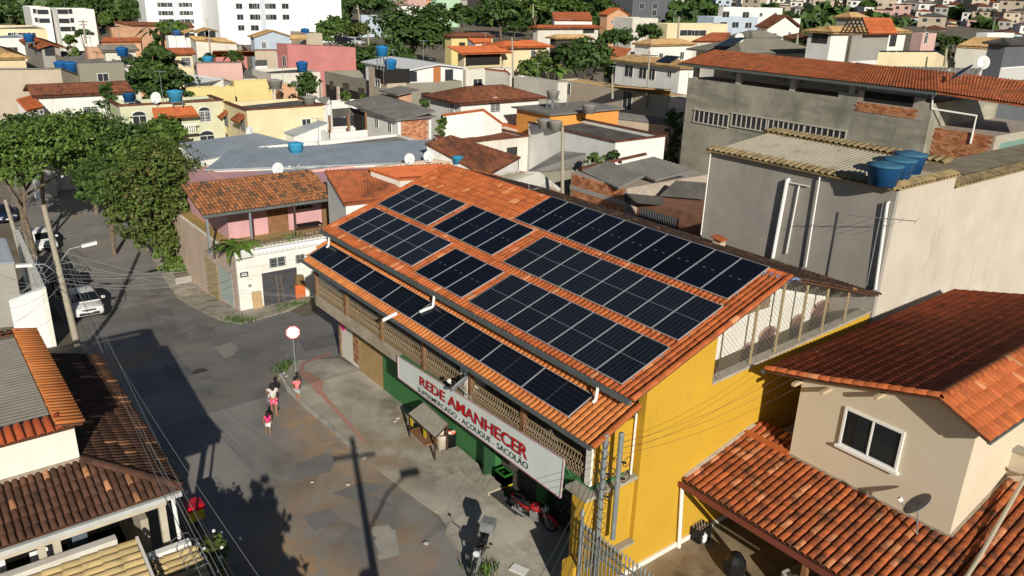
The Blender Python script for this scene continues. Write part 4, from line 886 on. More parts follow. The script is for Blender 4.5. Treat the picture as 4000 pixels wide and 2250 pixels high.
mb.add(pts, [(j*(n+1)+i, j*(n+1)+i+1, (j+1)*(n+1)+i+1, (j+1)*(n+1)+i) for j in range(4) for i in range(n)]); o = mb.build("blue_tarp", M("tarp_blue", (.04, .13, .36), (.30, .38, .52), 8, .35)); o.modifiers.new("s", 'SOLIDIFY').thickness = .012
tag(o, "crumpled blue plastic sheet on the ridge beside the last panel", "plastic sheet")
def dish(c, to, r, label, mat, stand=None, group="satellite dishes"):
    c, to = Vector(c), Vector(to).normalized(); t = thing("satellite_dish", label, "satellite dish", c if stand is None else Vector(stand), group); n = 18; V = []; a = to.orthogonal().normalized(); up = Vector((0, 0, 1)); a = up.cross(to).normalized(); b = to.cross(a)
    prof_ = [(.02, 0), (.4, .03), (.75, .10), (1.0, .19)]; mb = MB()
    for rr, h in prof_:
        for k in range(n): th = 2*math.pi*k/n; V.append(c+(a*math.cos(th)+b*math.sin(th)*1.12)*rr*r+to*h*r)
    F = [(i*n+k, i*n+(k+1) % n, (i+1)*n+(k+1) % n, (i+1)*n+k) for i in range(3) for k in range(n)]+[tuple(range(n))]
    o = mb.add(V, F).build("reflector", mat, t, smooth=True); o.modifiers.new("s", 'SOLIDIFY').thickness = .02
    f = c+to*r*1.0-b*r*.75; MB().tube([c-b*r*.95+to*.1*r, f], .018*max(1, r*1.5), 4).build("feed_arm", steel, t); MB().ob(f, a*.05, b*.05, to*.06).build("receiver", whitec, t)
    s = Vector(stand) if stand is not None else c-to*.25-b*r*.5; MB().tube([c-to*.02, c-to*.15*r-b*.2*r, s], .025, 5).build("bracket", steel, t); return t
dm = M("dish_grey", (.26, .28, .31), (.22, .24, .27), 3, .5); dw = M("dish_white", (.62, .64, .64), None, 1, .5)
P = Y(3590, 1975, YF-.7); dish(P, (-.62, -.35, .70), .40, "grey satellite dish on the red porch roof below the window", dm, (P.x+.1, YF-.55, low(YF-.6)))
P = Y(1800, 1505, -8.5); dish(P, (-.75, -.25, .62), .42, "tilted satellite dish fixed to the balcony railing above the banner", dm, (P.x+.2, -8.15, 4.0))
# ================================================================ helpers for the town around
def k(c, x, y): r, q = divmod(c-1, 4); return (1000*q+x/2.574, (0, 563, 1126, 1687)[r]+y/2.574)
MROOF = {"clay": (M("mid_clay", (.36, .105, .04), (.28, .078, .03), .7, .85, isl=0, stains=[((.10, .045, .028), 1.6, None, .46, .62, .8), ((.52, .19, .075), 3.2, None, .56, .66, .7)]), .26, .05, .42),
         "brown": (M("mid_brown", (.20, .072, .036), (.15, .052, .028), .7, .9, stains=[((.060, .034, .024), 1.8, None, .46, .62, .8), ((.34, .14, .07), 3.2, None, .57, .68, .7)]), .26, .05, .42),
         "orange": (M("mid_orange", (.50, .14, .045), (.42, .11, .038), .7, .8, stains=[((.26, .075, .035), 1.8, None, .52, .68, .7), ((.60, .22, .08), 3.4, None, .58, .7, .5)]), .26, .05, .42),
         "tan": (M("mid_tan", (.50, .33, .155), (.42, .27, .12), .9, .85, stains=[((.20, .115, .05), 1.8, None, .52, .66, .8), ((.66, .49, .28), 3.2, None, .58, .7, .5)]), .26, .05, .42),
         "greytile": (M("mid_greytile", (.20, .185, .155), (.16, .148, .125), .9, .9, stains=[((.10, .095, .085), 1.2, None, .55, .72, .6)]), .24, .032, .42),
         "fibro": (fibro, .36, .03, 0), "zinc": (zinc, .5, .02, 0), "white": (M("white_sheet_roof", (.74, .75, .76), (.68, .69, .70), .5, .5), .6, .02, 0),
         "rust": (M("rusty_sheet", (.44, .43, .40), (.52, .51, .48), .4, .7, stains=[((.20, .07, .035), .55, (1.6, .4, 1), .54, .60, .9)]), .25, .03, 0),
         "darkfib": (M("dark_fibre", (.07, .066, .062), (.115, .108, .10), .7, .9), .36, .03, 0)}
def RS(th, A, B, C, Dd, kind, thick=.12):
    m, per, amp, row = MROOF[kind]; return sheetroof(A, B, C, Dd, m, th, per, amp, row, .05 if row else .03, "roof_tiles" if row else "roof_sheet", thick)
WM = {}
def wm(nm):
    if nm not in WM:
        c = {"white": (.80, .79, .76), "offw": (.66, .63, .56), "cream": (.68, .58, .38), "grey": (.33, .315, .29), "lgreen": (.60, .60, .43), "yellow": (.72, .60, .27), "pink": (.56, .22, .21), "rose": (.62, .40, .36),
             "beige": (.50, .42, .33), "blue": (.46, .54, .64), "orange": (.74, .33, .08), "salmon": (.62, .36, .22), "teal": (.35, .60, .52), "dgrey": (.12, .13, .145), "olive": (.28, .26, .21), "mint": (.42, .62, .44), "pyel": (.74, .64, .41), "lilac": (.5, .36, .55)}[nm]
        WM[nm] = M("wall_"+nm, c, tuple(v*.88 for v in c), .5, .88, stains=[(tuple(v*.55 for v in c), .7, (1, 1, .25), .58, .78, .45)])
    return WM[nm]
brickwall = M("far_brick", (.46, .24, .15), (.54, .33, .22), 1.3, .95, .3, 12, stains=[((.36, .32, .28), 1.5, None, .56, .7, .6)])
winf = M("window_frame_white", (.70, .70, .68), None, 1, .6); wdark = M("window_dark", (.035, .04, .045), None, 1, .3)
def roofs(t, kind, mat, x0, x1, y0, y1, z, pitch, oh):
    X0, X1, Y0, Y1 = x0-oh, x1+oh, y0-oh, y1+oh; V = lambda a, b, c: Vector((a, b, c))
    if kind == "hip":
        w = min(X1-X0, Y1-Y0)/2; h = w*pitch
        if X1-X0 >= Y1-Y0: r0, r1 = V(X0+w, (Y0+Y1)/2, z+h), V(X1-w, (Y0+Y1)/2, z+h)
        else: r0, r1 = V((X0+X1)/2, Y0+w, z+h), V((X0+X1)/2, Y1-w, z+h)
        if X1-X0 >= Y1-Y0: fs = ((r0, r1, V(X1, Y0, z), V(X0, Y0, z)), (r1, r1, V(X1, Y1, z), V(X1, Y0, z)), (r1, r0, V(X0, Y1, z), V(X1, Y1, z)), (r0, r0, V(X0, Y0, z), V(X0, Y1, z)))
        else: fs = ((r0, r0, V(X1, Y0, z), V(X0, Y0, z)), (r0, r1, V(X1, Y1, z), V(X1, Y0, z)), (r1, r1, V(X0, Y1, z), V(X1, Y1, z)), (r1, r0, V(X0, Y0, z), V(X0, Y1, z)))
        for f in fs: RS(t, *f, mat)
        return
    if kind == "gx": r0, r1 = V(X0, (Y0+Y1)/2, z+(Y1-Y0)/2*pitch), V(X1, (Y0+Y1)/2, z+(Y1-Y0)/2*pitch); fs = ((r0, r1, V(X1, Y0, z), V(X0, Y0, z)), (r1, r0, V(X0, Y1, z), V(X1, Y1, z)))
    elif kind == "gy": h = (X1-X0)/2*pitch; r0, r1 = V((X0+X1)/2, Y0, z+h), V((X0+X1)/2, Y1, z+h); fs = ((r0, r1, V(X1, Y1, z), V(X1, Y0, z)), (r1, r0, V(X0, Y0, z), V(X0, Y1, z)))
    elif kind == "sx+": fs = ((V(X0, Y0, z+(X1-X0)*pitch), V(X0, Y1, z+(X1-X0)*pitch), V(X1, Y1, z), V(X1, Y0, z)),)
    elif kind == "sx-": fs = ((V(X1, Y0, z+(X1-X0)*pitch), V(X1, Y1, z+(X1-X0)*pitch), V(X0, Y1, z), V(X0, Y0, z)),)
    elif kind == "sy-": fs = ((V(X0, Y1, z+(Y1-Y0)*pitch), V(X1, Y1, z+(Y1-Y0)*pitch), V(X1, Y0, z), V(X0, Y0, z)),)
    elif kind == "sy+": fs = ((V(X0, Y0, z+(Y1-Y0)*pitch), V(X1, Y0, z+(Y1-Y0)*pitch), V(X1, Y1, z), V(X0, Y1, z)),)
    for f in fs: RS(t, *f, mat)
    if kind in ("gx", "gy"):
        g = MB()
        if kind == "gx":
            for x in (x0, x1): g.add([(x, y0, z), (x, y1, z), (x, (y0+y1)/2, z+(y1-y0)/2*pitch)], [(0, 1, 2)])
        else:
            for y in (y0, y1): g.add([(x0, y, z), (x1, y, z), ((x0+x1)/2, y, z+(x1-x0)/2*pitch)], [(0, 1, 2)])
        g.build("gable", t["_w"] if False else GW[0], t)
GW = [None]; HOUSES = []
def dist2(p): return math.hypot(p[0]-CAM[0], p[1]-CAM[1])
def HB(label, A, B, C, d, wall, roof="flat", rm="fibro", pitch=.3, oh=.45, wins=(), name="house", cat="house", z=None, group="houses of the town", base=None, inset=.35, eaves=None):
    """axis aligned house: A left end, B near corner, C right end of its top edge as pixels; d distance of B"""
    P = D(*B, d) if z is None else Z(*B, z); z = P.z; x1, y0 = P.x, P.y; x0 = Y(*A, y0).x; y1 = X(*C, x1).y
    if x0 > x1-1.5: x0 = x1-1.5
    if y1 < y0+1.5: y1 = y0+1.5
    zb = (min(T(x0, y0), T(x1, y0), T(x1, y1))-.6) if base is None else base
    t = thing(name, label, cat, ((x0+x1)/2, (y0+y1)/2, zb), group); w = wm(wall) if isinstance(wall, str) else wall; GW[0] = w
    if roof == "flat":
        mb = MB(); th = .18; zi = z-inset
        mb.box((x0, y0, zb), (x1, y0+th, z)); mb.box((x1-th, y0+th, zb), (x1, y1, z)); mb.box((x0, y1-th, zb), (x1-th, y1, z)); mb.box((x0, y0+th, zb), (x0+th, y1-th, z)); mb.build("wall", w, t)
        RS(t, Vector((x0+th, y1-th, zi+.1)), Vector((x1-th, y1-th, zi+.1)), Vector((x1-th, y0+th, zi-.2)), Vector((x0+th, y0+th, zi-.2)), rm)
        if eaves:
            mb = MB(); e = .14
            mb.bar((x0-.1, y0+.05, z+.05), (x1+.12, y0+.05, z+.05), .42, .12); mb.bar((x1-.05, y0, z+.052), (x1-.05, y1, z+.052), .42, .12); mb.bar((x0-.1, y1-.05, z+.05), (x1, y1-.05, z+.05), .42, .12); mb.build("parapet_tiles", MROOF["brown"][0], t)
    else:
        MB().box((x0, y0, zb), (x1, y1, z)).build("wall", w, t)
        roofs(t, roof, rm, x0, x1, y0, y1, z, pitch, oh)
    HOUSES.append((label, x0, x1, y0, y1, z, roof, t, dist2((x1, y0))))
    if not wins and z-zb > 3 and "wall" not in label.split() and "parapet" not in label and "gazebo" not in label and dist2((x1, y0)) > 66:
        rr = random.Random(int(x1*7+y0*3)); st = rr.choice(('', 'n', 'g', 'b'))
        for f, a0, a1 in (('x', y0, y1), ('y', x0, x1)):
            n = min(4, int((a1-a0)/3.6))
            for i in range(n):
                if rr.random() < .25: continue
                c = a0+(a1-a0)*(i+.5)/n; zz = z-rr.choice((1.55, 1.7)); at = (x1, c, zz) if f == 'x' else (c, y0, zz)
                a, b = ((x1, y0), (x1, y1)) if f == 'x' else ((x0, y0), (x1, y0)); window(t, a, b, None, rr.choice((1.0, 1.3, 1.6)), rr.choice((1.0, 1.2)), winf if 'b' not in st else woodd, wdark, bars=1, at=at, grille=winf if 'g' in st else None, depth=.12)
    for q in wins:
        f, px, py, ww, hh = q[:5]; st = q[5] if len(q) > 5 else ""
        a, b = ((x0, y0), (x1, y0)) if f == 'y' else ((x1, y0), (x1, y1))
        window(t, a, b, (px, py), ww, hh, winf if 'b' not in st else woodd, wdark, bars=1 if 'n' not in st else 0, arch='a' in st, grille=winf if 'g' in st else None, name="door" if 'd' in st else "window", sill=None)
    return t, (x0, x1, y0, y1, z)
def quadroof(label, pts, kind, name="lean_to_roof", wall=None, zb=None, cat="roof", group="houses of the town"):
    """a single roof sheet from pixels with heights [(px,py,z)] A-B top edge, C-D bottom edge, on walls below"""
    P = [Z(*p) for p in pts]; c = sum(P, Vector())/4; t = thing(name, label, cat, (c.x, c.y, T(c.x, c.y) if zb is None else zb), group)
    RS(t, *P, kind)
    if wall: MB().prism([(p.x*.96+c.x*.04, p.y*.96+c.y*.04, p.z-.14) for p in P], T(c.x, c.y)-.6 if zb is None else zb).build("wall", wm(wall) if isinstance(wall, str) else wall, t)
    return t, P

# ================================================================ white garage with the pink porch house above it
gh = thing("garage_house", "white street corner house with grey garage door and pink porch above", "house", (-26, -2, -3))
XG = G(941, 1217).x; g0 = G(941, 1217)
wtop = X(905, 1012, XG).z
gr = lambda px, py: X(px, py, XG)
gy0 = g0.y; gy1 = 6.0; gz = T(XG)
ws = M("white_street_wall", (.80, .77, .72), (.72, .69, .64), 1, .85, stains=[((.62, .45, .40), .9, None, .6, .74, .4), ((.45, .42, .36), 1.3, (1, 1, .3), .6, .78, .5)])
FZ = 1.45
MB().box((XG-14, gy0, gz-3), (XG-.02, gy0+.2, FZ-.35)).build("side_wall", M("peach_side", (.62, .48, .38), (.52, .40, .31), .8, .9, stains=[((.34, .28, .22), 1.0, (1, 1, .3), .54, .72, .6)]), gh)
MB().box((XG-14, gy0+.2, gz-3), (XG, gy1, FZ-.35)).build("garage_wall", ws, gh); MB().box((XG-.25, gy0-.004, gz-.5), (XG+.004, gy0+.21, FZ-.36)).build("corner_pier", ws, gh)
MB().box((XG-.3, gy0+1.2, FZ-.35), (XG-.05, gy1, FZ+.12)).build("white_band", whitec, gh)
t0, t1 = gr(900, 1022), gr(1145, 985)
sheetroof((XG-.5, gy0+.1, wtop+.28), (XG-.5, gy1, wtop+.28), (XG+.18, gy1, wtop+.02), (XG+.18, gy0-.1, wtop+.02), whitec, gh, .28, .045, name="white_coping_tiles")
a, b = gr(1035, 1128), gr(1155, 1110)
dq = [gr(1040, 1190), gr(1170, 1152), gr(1150, 1033), gr(1014, 1070)]
yA, yB = (dq[0].y+dq[3].y)/2, (dq[1].y+dq[2].y)/2; zA, zB = gz+.03, dq[3].z
gd = MB().box((XG, yA, zA), (XG+.06, yB, zB)).build("garage_door", M("charcoal_door", (.055, .055, .065), (.07, .07, .08), 3, .6), gh)
n = int((yB-yA)/.2)
for i in range(n): MB().box((XG+.06, yA+(yB-yA)*i/n+.012, zA), (XG+.075, yA+(yB-yA)*(i+1)/n-.012, zB)).build("door_plank", MATS["charcoal_door"], gd)
window(gh, (XG, gy0), (XG, gy1), (1083, 1023), 1.15, .75, winf, wdark, bars=1, grille=steel); window(gh, (XG, gy0), (XG, gy1), (1172, 1010), .7, .7, winf, wdark, bars=1, grille=steel)
P = gr(953, 1072); sg = MB().ob(P+Vector((.03, 0, 0)), (0, .26, 0), (.02, 0, 0), (0, 0, .16)).build("street_name_plate", M("navy_plate", (.02, .025, .05), None, 1, .5), gh)
for dz, w in ((.06, .17), (-.05, .2)): MB().ob(P+Vector((.055, 0, dz)), (0, w, 0), (.004, 0, 0), (0, 0, .03)).build("plate_lettering", whitec, sg)
def walltext(body, P, h, mat, parent, ax=(0, 1, 0), nrm=(1, 0, 0), name="lettering"):
    cu = bpy.data.curves.new(name, 'FONT'); cu.body = body; cu.size = h*1.4; o = bpy.data.objects.new(name, cu); link(o); dg = bpy.context.evaluated_depsgraph_get(); dg.update()
    me = bpy.data.meshes.new_from_object(o.evaluated_get(dg)); bpy.data.objects.remove(o); ax, nrm = Vector(ax), Vector(nrm); up = Vector((0, 0, 1))
    for v in me.vertices: v.co = Vector(P)+ax*v.co.x+up*v.co.y+nrm*.02
    me.materials.append(mat); o = bpy.data.objects.new(name, me); link(o); par(o, parent); return o
walltext("94", gr(966, 1100), .25, M("faded_paint", (.55, .5, .46), None, 1, .9), gh)
P = gr(976, 1116); MB().ob(P, (0, .1, 0), (.03, 0, 0), (0, 0, .1)).build("meter_box", steel, gh)
# street side with gates (faces -y)
for (pa, pb, zt, m_, nm) in (((812, 1110), (855, 1140), 2.6, M("gold_gate", (.28, .23, .13), (.22, .18, .10), 6, .6), "gate"), ((866, 1160), (915, 1190), 2.4, M("greygreen_gate", (.30, .34, .33), (.25, .29, .28), 6, .6), "gate")):
    a, b = Y(*pa, gy0-.03), Y(*pb, gy0-.03); g_ = MB().box((a.x, gy0-.05, T(b.x)), (b.x, gy0-.001, T(b.x)+zt)).build(nm, m_, gh)
    mb = MB()
    for i in range(12): x = a.x+(b.x-a.x)*(i+.5)/12; mb.box((x-.02, gy0-.075, T(b.x)), (x+.02, gy0-.05, T(b.x)+zt))
    mb.build("gate_bars", m_, g_)
MB().box((XG-16, gy0+.3, gz-3), (XG-14, gy1, .4)).build("low_wall", M("peach_wall", (.66, .50, .38), (.60, .44, .33), 1, .9), gh)
sheetroof((XG-16, gy0+.7, .7), (XG-14, gy0+.7, .7), (XG-14, gy0-.1, .45), (XG-16, gy0-.1, .45), MROOF["orange"][0], gh, .24, .04, name="wall_tiles")
# terrace floor, stone parapet with a short fence
MB().box((XG-13.5, gy0+.4, FZ-.36), (XG-.4, gy1, FZ-.3)).build("terrace_floor", M("ochre_floor", (.40, .29, .10), (.33, .24, .09), 1, .8), gh)
MB().box((XG-1.0, gy0+.5, FZ-.36), (XG-.75, gy1, FZ+.25)).build("stone_parapet", M("rubble_stone", (.20, .17, .13), (.36, .32, .25), 5, .95, .5, 10), gh)
mb = MB()
for i in range(44): y = gy0+.6+i*.22; mb.box((XG-.9, y, FZ+.25), (XG-.86, y+.03, FZ+.75))
mb.bar((XG-.88, gy0+.5, FZ+.7), (XG-.88, gy1, FZ+.7), .03, .03); mb.bar((XG-.88, gy0+.5, FZ+.35), (XG-.88, gy1, FZ+.35), .03, .03); mb.build("terrace_fence", M("rusty_fence", (.20, .15, .11), None, 1, .8), gh)
# pink room at the back of the porch
XP = XG-4.6
MB().box((XP-9, gy0+1.2, FZ-.3), (XP, 9.0, 4.3)).build("pink_wall", M("pink_wall", (.62, .36, .38), (.55, .31, .33), 1, .85), gh)
for q, w, h, nm, m_ in (((1085, 840), 1.5, 2.0, "porch_door", wood), ((1280, 815), 1.0, 2.0, "porch_door", M("amber_door", (.20, .11, .05), None, 1, .7))):
    P = X(*q, XP+.03); MB().ob((XP+.03, P.y, FZ+h/2-.3), (.03, 0, 0), (0, w/2, 0), (0, 0, h/2)).build(nm, m_, gh)
P = X(1180, 805, XP+.05); MB().ob((XP+.2, P.y, FZ+1.3), (.2, 0, 0), (0, .7, 0), (0, 0, .04)).build("pot_shelf", black, gh)
for i in range(4): MB().lathe((XP+.2, P.y-.5+i*.33, FZ+1.34), [(.06, 0), (.07, .3), (.03, .36)], 8).build("shelf_pot", steel, gh)
# porch roof
pe0, pe1 = Z(795, 845, 3.9), Z(1312, 768, 3.9); XE = (pe0.x+pe1.x)/2
pr0, pr1 = Z(756, 752, 5.0), Z(1262, 692, 5.0)
porch = M("porch_tile", (.36, .15, .062), (.29, .115, .05), 1.5, .9, .2, 40, isl=.3, islc=[((.52, .15, .045), .10), ((.13, .08, .05), .06)], stains=[((.10, .07, .045), 1.5, None, .5, .68, .7)])
tiles([(XE-4.2, pe0.y, 5.05), (XE-4.2, pe1.y, 5.05), (XE, pe1.y, 3.9), (XE, pe0.y, 3.9)], (1, 0, -.28), gh, porch, .25, .42, h=.07, name="porch_tile")
MB().bar((XE+.05, pe0.y, 3.82), (XE+.05, pe1.y, 3.82), .1, .18).build("porch_gutter", gutter, gh)
for yy in (pe0.y+.3, (pe0.y*2+pe1.y)/3, (pe0.y+2*pe1.y)/3, pe1.y-.3): MB().box((XE-.3, yy-.06, FZ-.3), (XE-.18, yy+.06, 3.85)).build("porch_post", M("bluegrey_post", (.22, .25, .28), None, 1, .6) if yy < (pe0.y+pe1.y)/2 else woodd, gh)
# furniture on the porch
P = X(1205, 860, XG-2.6); px_, py_ = P.x, P.y
tb_ = thing("porch_table", "long dark table on the pink porch", "table", (px_, py_, FZ-.3)); MB().box((px_-.4, py_-.9, FZ+.5), (px_+.4, py_+.9, FZ+.56)).build("table_top", black, tb_)
for sx in (-.35, .35):
    for sy in (-.8, .8): MB().box((px_+sx-.03, py_+sy-.03, FZ-.3), (px_+sx+.03, py_+sy+.03, FZ+.5)).build("leg", woodd, tb_)
for i, s in enumerate((-.35, .35)):
    st_ = thing("wooden_stool", "%s pale wooden stool before the dark porch table" % ("left", "right")[i], "stool", (px_+.75, py_+s, FZ-.3), "stools on the porch"); MB().box((px_+.6, py_+s-.25, FZ+.12), (px_+.9, py_+s+.25, FZ+.18)).build("seat", M("pale_stool", (.45, .33, .2), None, 1, .8), st_)
    for sx in (-.1, .1):
        for sy in (-.2, .2): MB().box((px_+.75+sx-.02, py_+s+sy-.02, FZ-.3), (px_+.75+sx+.02, py_+s+sy+.02, FZ+.12)).build("leg", wood, st_)
# rough orange roof between porch and shop, on white walls
t, P = quadroof("patchy orange clay roof between the porch and the shop ridge", [(1268, 668, 6.0), (1700, 655, 6.2), (1580, 775, 4.9), (1345, 800, 4.9)], "clay", wall="white", name="rough_clay_roof")
t, P = quadroof("orange clay roof strip under the stone parapet", [(1440, 660, 6.35), (1730, 640, 6.5), (1760, 690, 6.0), (1560, 700, 6.0)], "orange", name="clay_roof_strip", wall="offw")
# pink parapet house with zinc roof, stone clad parapet, dishes and tank
t, bb = HB("pink parapet house with a long grey metal roof and two tanks", (789, 655), (884, 702), (1470, 660), 60, wm("rose"), "flat", "zinc", wins=(), inset=.1)
zr = bb[4]
t, P = quadroof("long grey corrugated metal roof with a blue patch and dishes", [(900, 585, zr+.5), (1690, 545, zr+.9), (1745, 628, zr+.15), (800, 662, zr+.05)], "zinc", name="metal_roof", wall="offw")
P = [Z(1470, 668, zr+.1), Z(1690, 638, zr+.1)]; sc_ = thing("stone_parapet", "beige stone clad parapet wall at the end of the metal roof", "parapet", P[0]); MB().bar(P[0], P[1], .3, .7).build("parapet", M("split_stone", (.50, .38, .28), (.62, .52, .42), 6, .95, .4, 9), sc_); MB().bar(P[1], Z(1800, 650, zr+.1), .3, .7).build("parapet", MATS["split_stone"], sc_)
for q, nm in (((1086, 660), "white dish at the left end of the pink parapet"), ((1160, 655), "white dish seen edge-on above the pink parapet"), ((1600, 622), "white dish near the stone parapet, left of a pair"), ((1674, 612), "white dish near the stone parapet, right of a pair")):
    P = Z(*q, zr+.75); dish(P, (.75, -.55, .45) if "edge" not in nm else (-.3, -.6, .75), .42, nm, dw, (P.x, P.y, zr))
P = Z(1157, 600, zr+.35); tank((P.x, P.y, zr+.3), .62, .85, bluel, "pale blue tank alone on the long metal roof")
P = Z(1787, 635, zr+.4); tank((P.x, P.y, zr+.35), .45, .5, bluel, "pale blue tank beside the stone parapet")
# white house with zinc roof behind
t, P = quadroof("pale zinc roof with white parapet beside the street tree", [(700, 560, 4.4), (1005, 520, 4.8), (1140, 555, 4.3), (775, 625, 3.9)], "zinc", name="zinc_roof_house", wall="white", cat="house")
t, bb = HB("low white wing with blue trim behind the metal roof", (1010, 600), (1100, 612), (1660, 540), 69, "white", "flat", "fibro")
# light green house
t, bb = HB("light green two storey house with balcony, arched windows and roof tanks", (427, 394), (466, 414), (868, 384), 84, "lgreen", "flat", "fibro", eaves=True, wins=(('x', *k(1, 1405, 1215), 1.3, 1.0, 'a'), ('x', *k(1, 2060, 1170), 1.2, 1.1, 'ag'), ('x', *k(1, 2085, 1410), 1.5, 1.0, 'a'), ('x', *k(1, 1750, 1195), 1.5, .9, 'n'), ('x', *k(1, 1610, 1220), .8, 1.6, 'nd')))
x0, x1, y0, y1, z = bb; aw = X(*k(1, 1740, 1130), x1)
RS(t, *(Vector(p) for p in ((x1, aw.y-1.9, aw.z+.5), (x1, aw.y+1.9, aw.z+.5), (x1+1.2, aw.y+2.1, aw.z-.3), (x1+1.2, aw.y-2.1, aw.z-.3))), "orange")
bl = X(*k(1, 1750, 1300), x1+1.0); bz = bl.z-.4; MB().box((x1, bl.y-2.3, bz-.15), (x1+1.1, bl.y+2.3, bz)).build("balcony_slab", wm("lgreen"), t)
mb = MB()
for i in range(22): yy = bl.y-2.2+i*.2; mb.lathe((x1+1.02, yy, bz), [(.05, 0), (.07, .3), (.04, .6), (.05, .75)], 6)
mb.bar((x1+1.02, bl.y-2.3, bz+.8), (x1+1.02, bl.y+2.3, bz+.8), .14, .1); mb.build("balustrade", whitec, t, kind="stuff")
P = Z(*k(1, 1300, 1010), z+.3); tank((P.x, P.y, z-.3), .55, .7, tbl, "dark blue tank on the light green house roof", stand=.5)
P = Z(*k(1, 1765, 985), z+.5); tank((P.x, P.y, z-.3), .75, .9, bluel, "pale blue tank with flat lid on the light green house", stand=.5)
P = Z(*k(1, 1570, 985), z+.6); dish(P, (.75, -.55, .3), .5, "white dish between the tanks of the light green house", dw, (P.x, P.y, z-.2))
# yellow house
t, bb = HB("pale yellow house with two tiled window hoods and flat dark roof", (876, 398), (963, 430), (1264, 407), 81, "pyel", "flat", "darkfib", eaves=True)
x0, x1, y0, y1, z = bb
for q in ((2270, 1160), (2440, 1200)):
    P = Y(*k(1, *q), y0); RS(t, *(Vector(p) for p in ((P.x-.8, y0, P.z+.5), (P.x+.8, y0, P.z+.5), (P.x+.9, y0-.9, P.z-.1), (P.x-.9, y0-.9, P.z-.1))), "clay"); window(t, (x0, y0), (x1, y0), None, 1.0, 1.0, woodd, wdark, at=(P.x, y0, P.z-.6), grille=steel)
P = Z(*k(2, 540, 1030), z); tank((P.x, P.y, z-.2), .75, .75, wm("grey"), "grey cement tank on the pale yellow house", wm("grey"))
P = Y(*k(1, 2515, 1320), y0-.4); dish(P, (.5, -.8, .3), .45, "white dish on the side of the pale yellow house", dw, (P.x, y0, P.z-.2))
# white and brick houses in the middle
t, P = quadroof("small white house under a ribbed blue grey metal roof", [(1159, 447, 5.2), (1278, 478, 4.9), (1146, 530, 4.0), (1052, 495, 4.2)], "zinc", name="ribbed_roof_house", wall="white", cat="house")
t, bb = HB("white and bare brick house under a grey fibre cement roof", (1430, 440), (1554, 464), (1684, 435), 80, "white", "sy+", "fibro", pitch=-.0, wins=(('y', *k(2, 1215, 1230), .8, 1.1), ('y', *k(2, 1345, 1275), .8, 1.1)))
x0, x1, y0, y1, z = bb
RS(t, *(Vector(p) for p in ((x0-4, y1+.3, z+1.0), (x1+.4, y1+.3, z+.55), (x1+.4, y0-.5, z-.05), (x0-4, y0-.5, z+.35))), "fibro")
def bricks(parent, x, y0, y1, z0, z1, bw=.39, bh=.19, limit=300, ax='x'):
    nz = int((z1-z0)/bh); ms = []
    for j in range(nz):
        off = (j % 2)*.5*bw; ny = int((y1-y0)/bw)
        for i in range(ny):
            yy = y0+off+(i+.5)*bw
            if yy > y1-bw*.3: continue
            m = np.eye(4); dd = random.uniform(-.008, .012)
            if ax == 'x': m[:3, 3] = (x+dd, yy, z0+(j+.5)*bh)
            else: m[:3, :3] = ((0, -1, 0), (1, 0, 0), (0, 0, 1)); m[:3, 3] = (yy, x-dd, z0+(j+.5)*bh)
            ms.append(m)
    b = MB().box((-.03, -bw/2+.012, -bh/2+.010), (.02, bw/2-.012, bh/2-.010)); pieces("brick", parent, b.v, b.f, np.array(ms), brick, limit)
br = MB().box((x1, y0+.3, z-4.8), (x1+.02, y1-.25, z)).build("brick_panel", brickm, t); bricks(br, x1+.02, y0+.35, y1-.3, z-4.7, z-.02)
t, P = quadroof("dark corrugated lean-to roof over an open laundry porch", [(1233, 431, 5.3), (1373, 420, 5.5), (1435, 447, 4.7), (1252, 466, 4.4)], "darkfib", name="open_porch_roof")
t, bb = HB("white walled laundry porch under the dark lean-to", (1255, 510), (1290, 520), (1435, 492), 80, "white", "flat", "darkfib", inset=.6)
x0, x1, y0, y1, z = bb
for px, py in ((1290, 520), (1362, 505), (1430, 490)): P = X(px, py, x1-.1); MB().box((x1-.2, P.y-.09, z-.5), (x1-.02, P.y+.09, z+1.7)).build("porch_post", wood, t)
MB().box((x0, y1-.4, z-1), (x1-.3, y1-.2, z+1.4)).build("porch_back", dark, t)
# hipped brown roof house, orange roof house
t, bb = HB("white house under a large hipped brown tile roof", (1680, 372), (1800, 402), (2105, 377), 88, "white", "hip", "brown", pitch=.32, oh=.7, wins=(('x', *k(2, 2405, 1075), 1.4, 1.2, 'ag'), ('y', *k(2, 1970, 1095), .9, 1.2, 'ag')))
t, P = quadroof("bright orange clay roof, upper slope with ridge", [(1726, 447, 5.9), (1890, 425, 6.3), (1965, 480, 4.6), (1775, 495, 4.4)], "orange", name="orange_roof_house", wall="white", cat="house")
t, P = quadroof("bright orange porch roof carrying two small solar heaters", [(1778, 497, 4.2), (1975, 480, 4.4), (2062, 505, 3.5), (1855, 524, 3.3)], "orange", name="orange_porch_roof", wall="beige")
for i, q in enumerate(((1888, 499), (1926, 497))):
    Pc = Z(*q, 4.05); o = MB().ob(Pc, (.5, .12, .05), (-.2, .75, 0), (0, 0, .03)).build("solar_heater", glass); tag(o, "%s small solar heater plate on the orange porch roof" % ("left", "right")[i], "solar heater", "heater plates on the orange roof")
t, bb = HB("white walled house with dark roof behind the orange porch", (1700, 520), (1800, 560), (2064, 525), 78, "offw", "flat", "brown", eaves=True)
